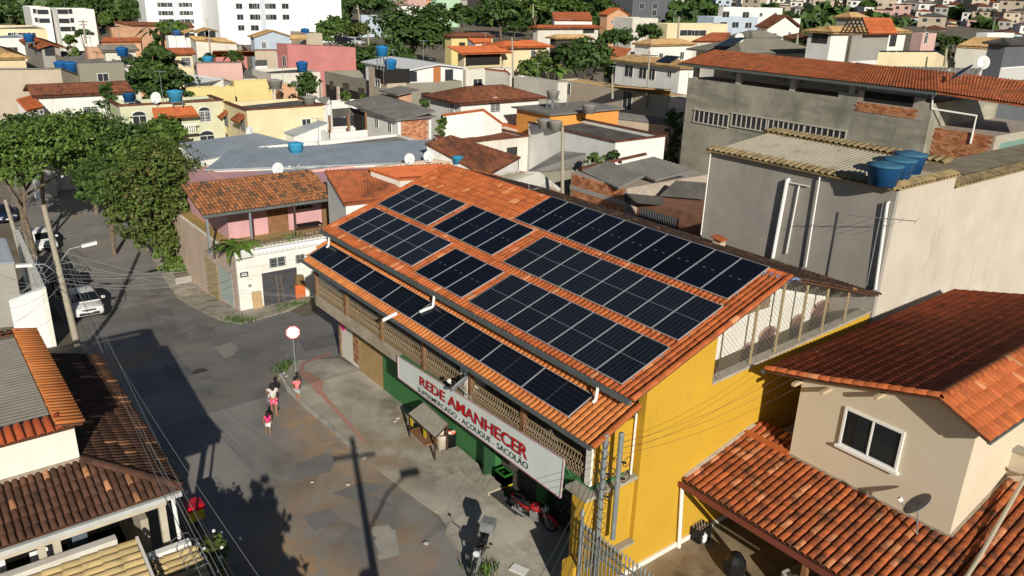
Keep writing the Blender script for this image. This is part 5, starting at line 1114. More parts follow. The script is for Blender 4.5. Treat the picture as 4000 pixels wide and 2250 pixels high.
# brown red roofs right behind the shop
t, P = quadroof("dark red clay roof behind the stone parapet", [(1660, 560, 6.1), (1760, 530, 6.6), (2035, 615, 4.6), (1900, 690, 4.2)], "brown", name="dark_red_roof", wall="white", cat="house")
t, P = quadroof("small red clay roof below the dark red one", [(1790, 680, 5.0), (1850, 662, 5.3), (1960, 690, 4.6), (1850, 735, 4.2)], "clay", name="small_red_roof", wall="offw")
t, P = quadroof("rust streaked corrugated sheet roof by the concrete pole", [(1990, 668, 4.9), (2110, 672, 4.9), (2200, 745, 3.6), (1835, 715, 3.8)], "rust", name="rusty_sheet_roof", wall="olive", cat="shed")
# dark roof house with white parapet in the middle right
t, bb = HB("white parapet house with large dark roof and cement tanks", (2065, 493), (2405, 555), (2600, 522), 74, "white", "flat", "darkfib", eaves=True, inset=.5, wins=())
x0, x1, y0, y1, z = bb
for i, q in enumerate(((2125, 480), (2170, 488))):
    P = Z(*q, z+.4); tank((P.x, P.y, z-.1), .7, .8, wm("grey"), "%s square grey cement tank on the white parapet house" % ("left", "right")[i], wm("grey"))
t, bb = HB("house with orange painted wall and grey fibre roof with chimney tank", (2020, 385), (2150, 445), (2420, 395), 84, "orange", "sy+", "fibro", pitch=.0)
P = Z(*k(3, 405, 1080), bb[4]+.2); tank((P.x, P.y, bb[4]+.1), .7, .8, wm("grey"), "tall grey cement tank tower above the orange wall", wm("grey"), stand=1.0)
P = Z(*k(3, 770, 1150), bb[4]+.0); tank((P.x, P.y, bb[4]+.1), .75, .8, wm("grey"), "round grey cement tank at the orange wall end", wm("grey"))
t, P = quadroof("long grey fibre cement roof edged by brick", [(2320, 425, 5.2), (2640, 470, 5.0), (2645, 492, 4.5), (2270, 448, 4.6)], "fibro", name="long_fibre_roof", wall="beige", cat="house")
# brick shack group right behind the shop
t, P = quadroof("grey fibre roof with a tarpaulin edge over the low shed", [(2190, 590, 4.6), (2290, 600, 4.6), (2270, 655, 3.6), (2040, 680, 3.6)], "fibro", name="shed_roof", wall="olive", cat="shed")
bs_ = thing("brick_shack", "bare orange brick shack under patched grey sheet roofs", "shack", (-10, 14, 0))
bx0 = Z(2262, 665, 5.0); bx1 = Z(2420, 735, 5.0)
ysh = (bx0.y+bx1.y)/2; xa, xb = bx0.x, bx1.x
bj = MB().box((xa, ysh, -.5), (xb, ysh+9, 4.9)).build("brick_core", brickm, bs_)
bricks(bj, ysh, xa, xb, 1.2, 4.9, ax='y', limit=300)
MB().box((xa-.05, ysh-.06, 3.6), (xb+.02, ysh-.002, 3.95)).build("concrete_band", grey, bs_)
RS(bs_, *(Z(*p) for p in ((2370, 630, 5.7), (2520, 685, 5.4), (2415, 735, 4.85), (2268, 668, 5.0))), "fibro")
RS(bs_, *(Z(*p) for p in ((2550, 612, 6.3), (2720, 665, 5.8), (2560, 705, 5.2), (2410, 645, 5.6))), "fibro")
RS(bs_, *(Z(*p) for p in ((2640, 705, 5.4), (2770, 715, 5.3), (2755, 780, 4.2), (2575, 765, 4.2))), "darkfib")
RS(bs_, *(Z(*p) for p in ((2440, 755, 4.6), (2590, 770, 4.6), (2590, 800, 4.0), (2440, 785, 4.0))), "darkfib")
ridge(Z(2268, 662, 5.1), Z(2520, 605, 5.6), bs_, MROOF["brown"][0], .22, .3)
MB().box((xb, ysh+1.2, -.5), (xb+6.5, ysh+9, 4.0)).build("brick_rear", M("dark_brick", (.20, .09, .055), (.26, .13, .08), 2, .95, .4, 8), bs_)
mb = MB()
for i in range(22): xx = xb+.4+i*.16; mb.box((xx, ysh+1.15, 1.9), (xx+.025, ysh+1.18, 3.4))
mb.build("window_bars", steel, bs_)
MB().box((xb+.3, ysh+1.19, 1.9), (xb+4.0, ysh+1.2, 3.4)).build("barred_window", dark, bs_)
# tall bare concrete building
cb_ = thing("concrete_building", "long bare concrete building with barred window rows and red tile roof", "building", (-15, 46, 0))
cz = 11.6; ca, cb2 = Z(2707, 249, cz), Z(3645, 359, cz); cy = (ca.y+cb2.y)/2; cx0, cx1 = ca.x, cb2.x
CY = lambda px, py: Y(px, py, cy)
zb_ = CY(2950, 338).z; xsp = CY(3270, 400).x
MB().box((cx0, cy, -1), (xsp, cy+12, zb_)).build("concrete_wall", olive, cb_)
MB().box((xsp, cy-.001, -1), (cx1, cy+12, cz-.9)).build("concrete_wall", olive, cb_)
MB().box((cx0+.3, cy+3.5, zb_), (xsp+.5, cy+3.7, cz)).build("gallery_wall", wm("offw"), cb_)
for q in (2710, 2880, 3095, 3330): xx = CY(q, 330).x; MB().box((xx-.25, cy+.02, zb_), (xx+.25, cy+.4, cz-.05)).build("gallery_pillar", M("pillar_render", (.42, .40, .35), None, 1, .9), cb_)
o0, o1 = CY(3380, 355), CY(3565, 420)
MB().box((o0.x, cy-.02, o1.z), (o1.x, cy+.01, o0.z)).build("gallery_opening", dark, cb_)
bj = MB().box((o0.x-.6, cy-.012, o1.z-.9), (o1.x+.9, cy-.003, o0.z)).build("brick_surround", brickm, cb_); 
bricks(bj, cy-.02, o0.x-.6, o1.x+.6, o1.z-.85, o1.z-.03, ax='y', limit=300)
rk = M("cream_frame", (.52, .48, .42), None, 1, .7)
for a, b in (((2716, 428), (2845, 478)), ((2862, 442), (2992, 500)), ((3005, 465), (3137, 525)), ((3147, 488), (3300, 552))):
    A_, B_ = CY(*a), CY(*b); zt, z0 = A_.z, A_.z-1.15; wo = MB().box((A_.x, cy-.03, z0), (B_.x, cy-.01, zt)).build("window", wdark, cb_)
    mb = MB(); nn = 8
    for i in range(nn): xx = A_.x+(B_.x-A_.x)*i/(nn-1); mb.box((xx-.05, cy-.09, z0), (xx+.05, cy-.03, zt))
    mb.bar((A_.x-.1, cy-.06, z0-.04), (B_.x+.1, cy-.06, z0-.04), .14, .1); mb.bar((A_.x-.1, cy-.06, zt+.04), (B_.x+.1, cy-.06, zt+.04), .14, .1); mb.build("window_bars", rk, wo)
RS(cb_, Vector((cx0-.8, cy+4.6, cz+1.15)), Vector((cx1-2.5, cy+4.6, cz+1.15)), Vector((cx1+.4, cy-.7, cz)), Vector((cx0-.8, cy-.7, cz)), "clay")
RS(cb_, Vector((cx1-2.5, cy+4.6, cz+1.15)), Vector((cx1+9, cy+7, cz+.7)), Vector((cx1+9, cy+2, cz-.6)), Vector((cx1+.4, cy-.7, cz)), "clay")
MB().bar((cx0-.8, cy-.75, cz-.08), (cx1+.4, cy-.75, cz-.08), .2, .22).build("eave_gutter", gutter, cb_)
bw = MB().box((cx1, cy+1.0, -1), (cx1+4.6, cy+12, cz-2.8)).build("brick_wing", brickm, cb_)
bricks(bw, cy+.99, cx1, cx1+4.6, cz-8.5, cz-2.8, ax='y', limit=300)
MB().box((cx1+4.6, cy+2, -1), (cx1+14, cy+12, cz-3.4)).build("teal_wing", wm("teal"), cb_)
MB().tube([CY(3645, 362), CY(3640, 425), Y(3815, 452, cy+.9), Y(3790, 560, cy+.9)], .08, 6).build("white_drain", pvc, cb_)
# text-like graffiti strokes on the gallery wall
mb = MB()
for i in range(26): xx = cx0+3+i*.85; zz = zb_+.6+random.uniform(0, .9); mb.tube([(xx+.3*math.cos(t), cy+3.47, zz+.22*math.sin(t*1.3)) for t in np.linspace(0, 5, 8)], .04, 3)
mb.build("graffiti", black, cb_, kind="stuff")
def qd(label, A, B, C, Dp, d, rise, kind, wall=None, name="house", cat="house", base=None):
    m = ((C[0]+Dp[0])/2, (C[1]+Dp[1])/2); z0 = D(*m, d).z
    if z0+rise < 9.0: return quadroof(label, [(*A, z0+rise), (*B, z0+rise), (*C, z0), (*Dp, z0)], kind, name=name, wall=wall, cat=cat, zb=base)
    run = rise/.3; P = [D(*A, d+run), D(*B, d+run), D(*C, d), D(*Dp, d)]; c = sum(P, Vector())/4; t = thing(name, label, cat, (c.x, c.y, T(c.x, c.y)), "houses of the town"); RS(t, *P, kind)
    if wall: MB().prism([(p.x*.96+c.x*.04, p.y*.96+c.y*.04, p.z-.14) for p in P], T(c.x, c.y)-.6).build("wall", wm(wall), t)
    return t, P
# ================================================================ the town behind, left to right
H_ = HB
t, bb = H_("white house with long brown tiled roof left of the tall fern tree", k(1, 285, 880), k(1, 372, 968), k(1, 1290, 905), 95, "white", "gy", "brown", pitch=.30, oh=.5, wins=(('x', *k(1, 915, 1125), 1.5, 1.2, 'g'),))
qd("small orange porch roof beside the long brown roof", k(1, 165, 1000), k(1, 330, 955), k(1, 440, 1080), k(1, 270, 1115), 92, .9, "orange", "white", "porch_roof", "roof")
t, P = qd("long grey corrugated roof with two blue tanks at left", k(1, -150, 690), k(1, 620, 682), k(1, 842, 765), k(1, -160, 802), 113, 1.4, "fibro", "beige")
z = P[2].z
for q, nm in (((625, 690), "left of two blue tanks on the long grey corrugated roof"), ((712, 695), "right of two blue tanks on the long grey corrugated roof")): W_ = Z(*k(1, *q), z+.9); tank((W_.x, W_.y, z+.5), .85, 1.1, bluet, nm)
t, bb = H_("grey gable house with red clay roof and one dark window", k(1, 235, 475), k(1, 415, 480), k(1, 600, 470), 126, "grey", "gx", "clay", pitch=.28, oh=.6, wins=(('x', *k(1, 500, 510), 1.2, 1.3, 'nb'),))
P = D(*k(1, 300, 425), 128); tank((P.x, P.y, P.z-.6), .65, .9, bluet, "blue tank on a stand above the grey gable house", stand=.6)
t, bb = H_("cream house under a tan hipped roof at the left edge", k(1, -180, 560), k(1, -40, 590), k(1, 250, 572), 124, "cream", "hip", "tan", pitch=.3)
t, bb = H_("pale blue white flat building at the left edge", k(1, -200, 378), k(1, -80, 385), k(1, 290, 368), 140, "white", "flat", "zinc")
t, bb = H_("cream flat roofed block with small windows at the left edge", k(1, -150, 282), k(1, -60, 292), k(1, 465, 283), 152, "pyel", "flat", "fibro", wins=tuple(('x', *k(1, x, 352), 1.2, .8) for x in (120, 180, 265, 320)))
t, bb = H_("white apartment block with stepped front at upper left", k(1, 225, 60), k(1, 300, 72), k(1, 500, 72), 190, "white", "flat", "fibro", wins=tuple(('x', *k(1, x, y), w, 1.0, 'n') for x, y, w in ((350, 112, .8), (428, 120, 2.2), (370, 200, .8), (443, 208, 2.2))))
t, bb = H_("second white apartment block with green balconies at upper left", k(1, 500, 60), k(1, 575, 90), k(1, 945, 92), 186, "white", "flat", "fibro", wins=tuple(('x', *k(1, x, y), w, 1.0, 'n') for x, y, w in ((630, 118, 2.0), (708, 115, .8), (645, 210, 2.0), (725, 205, .8), (660, 292, 2.0), (738, 290, .8))))
def tower(label, B, C, d, ztop, depth, wall, wins, name="apartment_tower", stripe=None):
    P = D(*B, d); x1, y0 = P.x, P.y; y1 = Z(*C, P.z).y; t = thing(name, label, "apartment block", (x1-depth/2, (y0+y1)/2, -1), "apartment towers"); w = M("tower_white", (.84, .85, .86), (.80, .81, .82), .3, .8) if wall == "white" else wm(wall)
    MB().box((x1-depth, y0, -1), (x1, y1, ztop)).build("wall", w, t)
    for x, y, ww, hh in wins: window(t, (x1, y0), (x1, y1), (x, y), ww, hh, winf, wdark, bars=1)
    if stripe:
        a, b = X(*stripe[0], x1), X(*stripe[1], x1); MB().box((x1, a.y, -1), (x1+.25, b.y, ztop)).build("stripe", M("tower_stripe", stripe[2], None, 1, .8), t)
    return t
tw_w = [(*k(1, x, y), w, 1.1) for y, dx in ((48, 0), (132, 10), (215, 20)) for x, w in ((1597+dx, .8), (1650+dx, 1.6), (1705+dx, 1.4), (1808+dx, 1.4), (1864+dx, 1.6), (1916+dx, .8))]
tower("white apartment tower with grey stripe, left of the two", k(1, 1480, 215), k(1, 2105, 215), 214, 24, 14, "white", tw_w, stripe=(k(1, 1735, 100), k(1, 1800, 100), (.55, .60, .68)))
tw_w = [(*k(1, x, y), w, 1.3) for y, dx in ((62, 0), (172, 12), (280, 22)) for x, w in ((2403+dx, 1.6), (2540+dx, 2.0))]+[(*k(2, x, y), w, 1.3) for y, dx in ((62, 0), (172, 8)) for x, w in ((12+dx, 1.2), (108+dx, 1.2), (160+dx, 2.0), (293+dx, 1.8))]
tower("white apartment tower with dark grey stripe, right of the two", k(1, 2215, 320), k(2, 520, 270), 205, 24, 14, "white", tw_w, stripe=(k(2, 42, 100), k(2, 92, 100), (.20, .23, .28)))
t, bb = H_("long bare brick wall below the left apartment tower", k(1, 1100, 272), k(1, 1118, 278), k(1, 1600, 268), 165, brickwall, "flat", "brown")
qd("rust red roof behind the long brick wall", k(1, 1130, 218), k(1, 1920, 232), k(1, 1960, 275), k(1, 1350, 262), 172, 1.6, "brown", "brick" if False else "salmon")
qd("brick red low roof behind the fern tree", k(1, 1040, 378), k(1, 1430, 380), k(1, 1420, 425), k(1, 1010, 430), 142, 1.3, "clay", "salmon")
t, bb = H_("bare brick house with grey roofs left of the fern tree", k(1, 860, 470), k(1, 870, 478), k(1, 1075, 465), 122, brickwall, "flat", "fibro")
t, bb = H_("low cream house with mossy roof left of the fern tree", k(1, 1040, 500), k(1, 1055, 510), k(1, 1360, 498), 118, "offw", "sx+", "greytile", pitch=.25)
P = D(*k(1, 1228, 520), 116); tank((P.x, P.y, P.z-.5), .75, .9, bluet, "blue tank beside the fern tree on the low cream house")
t, bb = H_("low brick and render yard walls left of the fern tree", k(1, 500, 625), k(1, 780, 640), k(1, 1240, 615), 112, "olive", "flat", "fibro")
t, bb = H_("white front double garage with tan roof", k(1, 1990, 300), k(1, 2005, 318), k(1, 2165, 305), 152, "white", "gx", "tan", pitch=.3, wins=(('x', *k(1, 2045, 345), 1.9, 1.2, 'n'), ('x', *k(1, 2115, 345), 1.9, 1.2, 'n')))
t, bb = H_("small white hut with tan roof beside the double garage", k(1, 1860, 320), k(1, 1870, 330), k(1, 1965, 322), 150, "white", "gx", "tan", pitch=.4, wins=(('x', *k(1, 1905, 355), 1.8, .8, 'n'),))
qd("mossy tan roof running below the double garage", k(1, 1900, 362), k(1, 2250, 385), k(1, 2390, 440), k(1, 1960, 408), 145, 1.2, "tan", "offw")
t, bb = H_("whitewashed low block with blue tank", k(1, 1660, 350), k(1, 1690, 362), k(1, 1860, 355), 150, "white", "flat", "fibro"); P = D(*k(1, 1780, 338), 152); tank((P.x, P.y, P.z-.5), .75, .9, bluet, "blue tank on the whitewashed low block")
t, bb = H_("pale yellow two storey house with bright red roof", k(1, 1655, 535), k(1, 1700, 548), k(1, 1930, 540), 132, "pyel", "gy", "clay", pitch=.5, oh=.5, wins=(('x', *k(1, 1870, 620), 1.4, 1.3, 'g'),))
qd("dark grey fibre roof right of the red roofed house", k(1, 1960, 445), k(1, 2440, 448), k(1, 2490, 505), k(1, 1990, 502), 150, 1.2, "fibro", "olive")
qd("weathered grey roof with a pale blue tank", k(1, 1960, 625), k(1, 2440, 622), k(1, 2450, 690), k(1, 1950, 690), 122, 1.3, "fibro", "rose"); P = D(*k(1, 2093, 655), 122); tank((P.x, P.y, P.z-.2), .75, 1.2, bluel, "pale blue tank standing on the weathered grey roof")
t, bb = H_("rose walled yard building with clay roof edge", k(1, 2050, 560), k(1, 2170, 575), k(1, 2480, 560), 134, "pink", "flat", "clay")
qd("red clay roof strip above the rose yard wall", k(1, 2140, 512), k(1, 2560, 512), k(1, 2560, 560), k(1, 2130, 562), 140, 1.0, "clay")
t, bb = H_("pale yellow long boundary wall with peeling paint", k(1, 1850, 878), k(1, 1872, 890), k(1, 2350, 818), 104, "yellow", "flat", "fibro")
t, bb = H_("pale yellow wall returning towards the cement tank", k(1, 2340, 815), k(1, 2352, 820), k(2, 160, 838), 110, "yellow", "flat", "fibro")
qd("white painted low roof with red tile patch", k(1, 1830, 742), k(1, 2250, 790), k(1, 2330, 815), k(1, 1900, 850), 108, .7, "white", "white")
qd("flat dark roof behind the pale yellow wall", k(1, 1960, 745), k(2, -20, 700), k(2, 10, 780), k(1, 2250, 790), 118, .6, "fibro", "offw")
P = Z(*k(2, 195, 880), 6.0); tank((P.x, P.y, 5.4), .9, .9, wm("grey"), "dark cement tank at the pale yellow wall end", wm("grey"), stand=.5)
t, bb = H_("brick and white wall house with orange coping left of the round bush", k(2, 190, 840), k(2, 240, 860), k(2, 400, 775), 108, "salmon", "flat", "clay")
# centre
pk = [D(*k(2, 205, 432), 152), D(*k(2, 312, 445), 148), D(*k(2, 1000, 478), 158)]
zp = pk[1].z; A_, B_, C_ = Z(*k(2, 205, 432), zp), Z(*k(2, 312, 445), zp), Z(*k(2, 1000, 478), zp); t = thing("pink_building", "large plain pink windowless building", "building", (B_.x, B_.y, 0), "houses of the town")
MB().prism([A_, B_, C_, C_+(A_-B_)], -1).build("wall", wm("pink"), t); window(t, (A_.x, A_.y), (B_.x, B_.y), k(2, 285, 615), 1.2, 1.8, winf, wdark)
t, bb = H_("low off white house with dark roof below the pink building", k(2, -40, 705), k(2, 150, 742), k(2, 645, 718), 114, "offw", "flat", "darkfib"); P = D(*k(2, 465, 685), 116); tank((P.x, P.y, P.z-.4), .8, 1.1, bluet, "blue tank below the pink building's wall")
t, bb = H_("pale blue house below the right apartment tower", k(2, -60, 340), k(2, -20, 372), k(2, 340, 368), 168, "blue", "gx", "tan", pitch=.3)
t, bb = H_("beige flat house with a blue tank below the right tower", k(2, 345, 322), k(2, 505, 335), k(2, 665, 330), 162, "beige", "flat", "fibro"); P = D(*k(2, 492, 312), 166); tank((P.x, P.y, P.z-.8), .8, 1.1, bluet, "blue tank on the beige flat house below the tower")
qd("tan roof over the beige house front", k(2, 340, 352), k(2, 505, 352), k(2, 505, 395), k(2, 340, 398), 158, .8, "tan")
qd("red clay roof left of the pink building", k(2, -20, 500), k(2, 210, 500), k(2, 208, 545), k(2, -20, 548), 140, 1.0, "clay", "beige")
qd("small dark corrugated roof left of the pink building", k(2, 0, 605), k(2, 110, 600), k(2, 115, 655), k(2, -10, 660), 125, .7, "darkfib", "white")
t, bb = H_("grey concrete terrace house with open ground floor", k(2, 690, 772), k(2, 1310, 850), k(2, 2070, 800), 100, wm("olive"), "flat", "fibro", inset=1.0, name="terrace_house"); cx = bb
t2, b2 = H_("white upper house with white metal gable roof and wooden door", k(2, 1100, 615), k(2, 1545, 700), k(2, 2080, 672), 104, "white", "gx", "white", pitch=.13, oh=.5, name="upper_house", base=cx[4]-1.2, wins=(('x', *k(2, 1570, 770), 1.5, 1.4, 'n'), ('x', *k(2, 1940, 755), 1.4, 1.6, 'n')))
P = X(*k(2, 1820, 760), b2[1]+.03); MB().ob(P, (.04, 0, 0), (0, .55, 0), (0, 0, 1.1)).build("front_door", M("orange_wood", (.42, .17, .06), None, 1, .6), t2)
t3, b3 = H_("grey stair block with dark openings carrying two bright blue tanks", k(2, 1130, 655), k(2, 1315, 705), k(2, 1508, 697), 97, wm("beige"), "flat", "fibro", name="stair_block", inset=.1)
for f, q, w, h in (('y', (1240, 765), 1.9, 1.6), ('x', (1420, 765), 3.4, 1.6)):
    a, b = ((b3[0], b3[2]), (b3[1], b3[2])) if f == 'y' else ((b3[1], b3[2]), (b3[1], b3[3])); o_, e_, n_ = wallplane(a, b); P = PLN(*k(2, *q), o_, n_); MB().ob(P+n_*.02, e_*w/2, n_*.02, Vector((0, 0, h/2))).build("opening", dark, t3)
btb = M("bright_tank", (.03, .26, .62), (.03, .23, .56), 2, .4)
P = Z(*k(2, 1270, 650), b3[4]+.6); tank((P.x, P.y, b3[4]+.05), .72, 1.0, btb, "upper bright blue tank on a metal stand over the stair block", stand=1.5)
P = Z(*k(2, 1352, 690), b3[4]+.1); tank((P.x, P.y, b3[4]+.02), .75, 1.0, btb, "lower bright blue tank on the stair block edge")
for q in ((665, 930), (835, 945), (1150, 980)): P = Y(*k(2, *q), cx[2]-.02); MB().box((P.x-.25, cx[2]-.3, -3), (P.x+.25, cx[2]-.01, cx[4]-1.6)).build("pillar", wm("beige"), t)
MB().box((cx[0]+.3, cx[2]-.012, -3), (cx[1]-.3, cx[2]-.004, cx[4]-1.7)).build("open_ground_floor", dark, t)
t, bb = H_("blue grey warehouse under the tree line", k(2, 1045, 140), k(2, 1058, 152), k(2, 1420, 128), 230, "blue", "flat", "zinc")
t, bb = H_("white building with red awning at the top centre", k(2, 1395, 55), k(2, 1410, 62), k(2, 1760, 70), 262, "white", "flat", "clay")
t, bb = H_("mint green apartment block at the top centre", k(2, 1760, -20), k(2, 1815, -10), k(2, 2050, -12), 268, "mint", "flat", "fibro", wins=tuple(('x', *k(2, x, 48), 1.2, 1.3) for x in (1830, 1858, 1900)))
t, bb = H_("yellow house with broad brown hipped roof right of the big tree", k(2, 1900, 350), k(2, 1965, 372), k(2, 2380, 365), 150, "yellow", "hip", "brown", pitch=.42)
qd("orange roof below the brown hipped roof", k(2, 2120, 385), k(2, 2370, 385), k(2, 2360, 430), k(2, 2200, 440), 140, 1.0, "orange", "white")
t, bb = H_("cream house with orange hipped roof right of the balcony house", k(2, 2350, 400), k(2, 2490, 475), k(3, 350, 448), 128, "pyel", "hip", "orange", pitch=.30, oh=.9, wins=(('x', *k(3, 210, 545), .9, 1.3, 'a'),))
t, bb = H_("cream balcony house with orange roof and white balustrade", k(2, 2085, 520), k(2, 2092, 535), k(2, 2470, 530), 122, "cream", "sx+", "orange", pitch=.2, oh=1.2); x0, x1, y0, y1, z = bb
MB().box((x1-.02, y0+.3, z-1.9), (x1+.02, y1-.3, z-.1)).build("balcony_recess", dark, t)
mb = MB(); zb2 = z-2.7
for i in range(int((y1-y0)/.35)): mb.lathe((x1+1.0, y0+.1+i*.35, zb2), [(.07, 0), (.10, .35), (.05, .7), (.07, .85)], 6)
mb.bar((x1+1, y0, zb2+.92), (x1+1, y1, zb2+.92), .18, .12); mb.build("balustrade", wm("cream"), t, kind="stuff"); MB().box((x1, y0, zb2-.25), (x1+1.1, y1, zb2)).build("balcony_slab", wm("cream"), t)
t, bb = H_("white house with small window and low grey roof behind the terrace house", k(2, 2050, 690), k(2, 2110, 705), k(2, 2574, 745), 112, "offw", "flat", "fibro")
qd("orange roof at the end of the long grey yard wall", k(2, 2300, 690), k(2, 2520, 715), k(2, 2560, 750), k(2, 2330, 725), 108, .7, "orange", "offw")
t, bb = H_("brick turret hut with grey sheet roof on the terrace house", k(2, 1310, 930), k(2, 1440, 945), k(2, 1560, 920), 88, brickwall, "sy-", "fibro", pitch=.15, oh=.6)
t, bb = H_("white boundary wall before the grey terrace house", k(2, 730, 1020), k(2, 745, 1030), k(2, 1045, 968), 92, "white", "flat", "fibro")
qd("grey fibre roof beside the cement tank of the yellow house", k(2, 590, 985), k(2, 740, 975), k(2, 765, 1050), k(2, 690, 1060), 86, .8, "fibro", "white")
# right of centre
t, bb = H_("two storey house with wide red hipped roof at top right of centre", k(3, 215, 250), k(3, 262, 282), k(3, 870, 278), 172, "offw", "hip", "clay", pitch=.36, oh=.8, wins=(('x', *k(3, 770, 308), 3.5, 1.2, 'n'),))
qd("steep red roof behind the wide hipped one", k(3, 400, 122), k(3, 780, 122), k(3, 815, 208), k(3, 420, 205), 185, 3.2, "clay", "white")
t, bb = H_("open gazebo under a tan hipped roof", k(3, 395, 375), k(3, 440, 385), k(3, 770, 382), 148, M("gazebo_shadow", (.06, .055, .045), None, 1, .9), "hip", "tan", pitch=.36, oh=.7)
tower("dark grey tower with white windows at the top", k(3, 1205, 150), k(3, 1530, 150), 262, 32, 14, "dgrey", [(*k(3, x, y), 2.0, 1.8) for x, y in ((1305, 60), (1437, 60), (1430, 130))])
t, bb = H_("orange walled house with red gable roof under the dark tower", k(3, 890, 135), k(3, 960, 150), k(3, 1170, 145), 215, "salmon", "gx", "orange", pitch=.4)
t, bb = H_("grey and pale block with drying lines below the dark tower", k(3, 1025, 215), k(3, 1215, 180), k(3, 1470, 182), 188, "offw", "flat", "fibro")
t, bb = H_("cream commercial block with flat roof and louvred windows", k(3, 1410, 222), k(3, 1565, 240), k(3, 2170, 258), 168, "pyel", "flat", "fibro", wins=(('x', *k(3, 1760, 330), 4.5, 1.2), ('x', *k(3, 1880, 332), 4.5, 1.2)))
t, bb = H_("pale blue building with veranda and green awnings at top right", k(3, 1870, 135), k(3, 2035, 168), k(3, 2480, 175), 198, "blue", "flat", "zinc", wins=tuple(('x', *k(3, x, y), 2.6, 1.4) for x, y in ((2125, 250), (2245, 250), (2375, 255), (2150, 145), (2350, 150))))
t, bb = H_("white upper wing behind the pale blue building", k(3, 2100, 60), k(3, 2130, 68), k(3, 2720, 110), 210, "white", "flat", "zinc")
t, bb = H_("white house with tan hipped roof, upper of two", k(3, 1240, 450), k(3, 1395, 455), k(3, 1820, 450), 130, "white", "hip", "tan", pitch=.36)
qd("rust red roof slope left of the tan roofed house", k(3, 940, 462), k(3, 1200, 490), k(3, 1080, 615), k(3, 960, 610), 125, 2.0, "clay", "offw")
t, bb = H_("white two storey house with tan roof and green windows", k(3, 1045, 605), k(3, 1690, 678), k(3, 1850, 630), 110, "white", "hip", "tan", pitch=.34, oh=.7, wins=(('y', *k(3, 1175, 715), 1.7, 1.6), ('y', *k(3, 1315, 735), 1.5, 1.5), ('y', *k(3, 1405, 748), 1.3, 1.5), ('y', *k(3, 1585, 745), .8, .8))); x0, x1, y0, y1, z = bb
for i, q in enumerate(((1545, 595), (1590, 598))): P = Z(*k(3, *q), z+1.5); o = MB().ob(P, (.75, 0, .0), (0, .9, .35), (0, 0, .05)).build("solar_heater", glass); tag(o, "%s dark heater plate on the tan roof of the two storey house" % ("left", "right")[i], "solar heater", "heater plates on the tan roof")
qd("tan tiled porch roof along the beige boundary wall", k(3, 880, 850), k(3, 1600, 905), k(3, 1580, 962), k(3, 1180, 905), 102, .9, "tan")
t, bb = H_("long beige boundary wall with white gate before the tan roofed house", k(3, 465, 808), k(3, 1572, 968), k(3, 1770, 935), 98, "beige", "flat", "tan", wins=(('y', *k(3, 530, 890), 2.4, 1.6, 'n'), ('y', *k(3, 1160, 1010), 1.6, 2.4, 'd')))
t, bb = H_("plain grey yard wall with tile coping", k(3, 20, 772), k(3, 462, 832), k(3, 560, 815), 104, "offw", "flat", "fibro")
t, bb = H_("white gate house with ribbed gate left of the concrete building", k(3, 1590, 985), k(3, 1740, 1000), k(3, 1790, 985), 92, "offw", "flat", "white")
t, bb = H_("large grey tiled hip roof house with open veranda", k(3, 1860, 455), k(3, 2300, 540), k(4, 430, 525), 108, "offw", "hip", "greytile", pitch=.34, oh=1.0)
P = Z(*k(3, 2190, 425), bb[4]+1.3); o = MB().ob(P, (1.2, 0, .1), (0, 1.5, .5), (0, 0, .06)).build("solar_heater", glass); tag(o, "long dark heater plate on the grey tiled hip roof", "solar heater")
P = D(*k(3, 2285, 385), 112); dish(P, (.6, -.7, .3), .6, "white dish on the grey tiled hip roof", dw)
t, bb = H_("smaller grey tiled upper hip roof", k(3, 2200, 360), k(3, 2420, 385), k(4, 120, 378), 122, "pyel", "hip", "greytile", pitch=.4)
qd("red clay roof between the commercial block and grey hips", k(3, 2010, 330), k(3, 2200, 330), k(3, 2190, 420), k(3, 1800, 420), 145, 2.2, "clay", "offw")
# far right
t, bb = H_("white balcony house with brown gable at right", k(4, -80, 255), k(4, 0, 275), k(4, 300, 245), 178, "white", "gx", "brown", pitch=.4, oh=.8)
qd("brown roof of the low house before the grey hip", k(4, 150, 365), k(4, 330, 330), k(4, 420, 375), k(4, 250, 400), 140, 1.4, "brown", "salmon")
t, bb = H_("white and grey house under a large tan hipped roof", k(4, 410, 308), k(4, 640, 330), k(4, 1385, 352), 106, "white", "hip", "tan", pitch=.30, oh=.6, wins=(('x', *k(4, 1255, 410), 1.6, 1.4, 'nb'), ('y', *k(4, 485, 370), 1.0, 1.4, 'nb'), ('y', *k(4, 565, 375), 1.0, 1.4, 'nb')))
t, bb = H_("small tan pyramid roofed lookout", k(4, 690, 165), k(4, 830, 180), k(4, 990, 178), 132, "grey", "hip", "tan", pitch=.45)
uf = thing("unfinished_roof_house", "unfinished grey rooftop hut with bare timber gable frame", "house", D(*k(4, 840, 640), 84)); U0, U1_ = D(*k(4, 600, 640), 84), None
zt = D(*k(4, 850, 350), 84).z; Bp = D(*k(4, 850, 350), 84); Ap = Z(*k(4, 612, 350), zt); Cp = Z(*k(4, 1140, 340), zt); x0, x1, y0, y1 = Ap.x, Bp.x, Bp.y, Cp.y
MB().box((x0, y0, zt-5.5), (x0+(x1-x0)*.33, y0+.2, zt)).build("front_wall", wm("olive"), uf); MB().box((x0+(x1-x0)*.62, y0, zt-5.5), (x1, y0+.2, zt)).build("front_wall", wm("olive"), uf); MB().box((x0+.2, y0+.5, zt-5.5), (x1-.2, y1, zt-.3)).build("hut_core", dark, uf); MB().box((x1-.2, y0+.2, zt-5.5), (x1, y1, zt)).build("side_wall", wm("grey"), uf)
MB().box((x1, y0+.6, zt-4.6), (x1+.05, y1, zt-2.4)).build("white_sheet", MROOF["white"][0], uf); xm = (x0+x1)/2
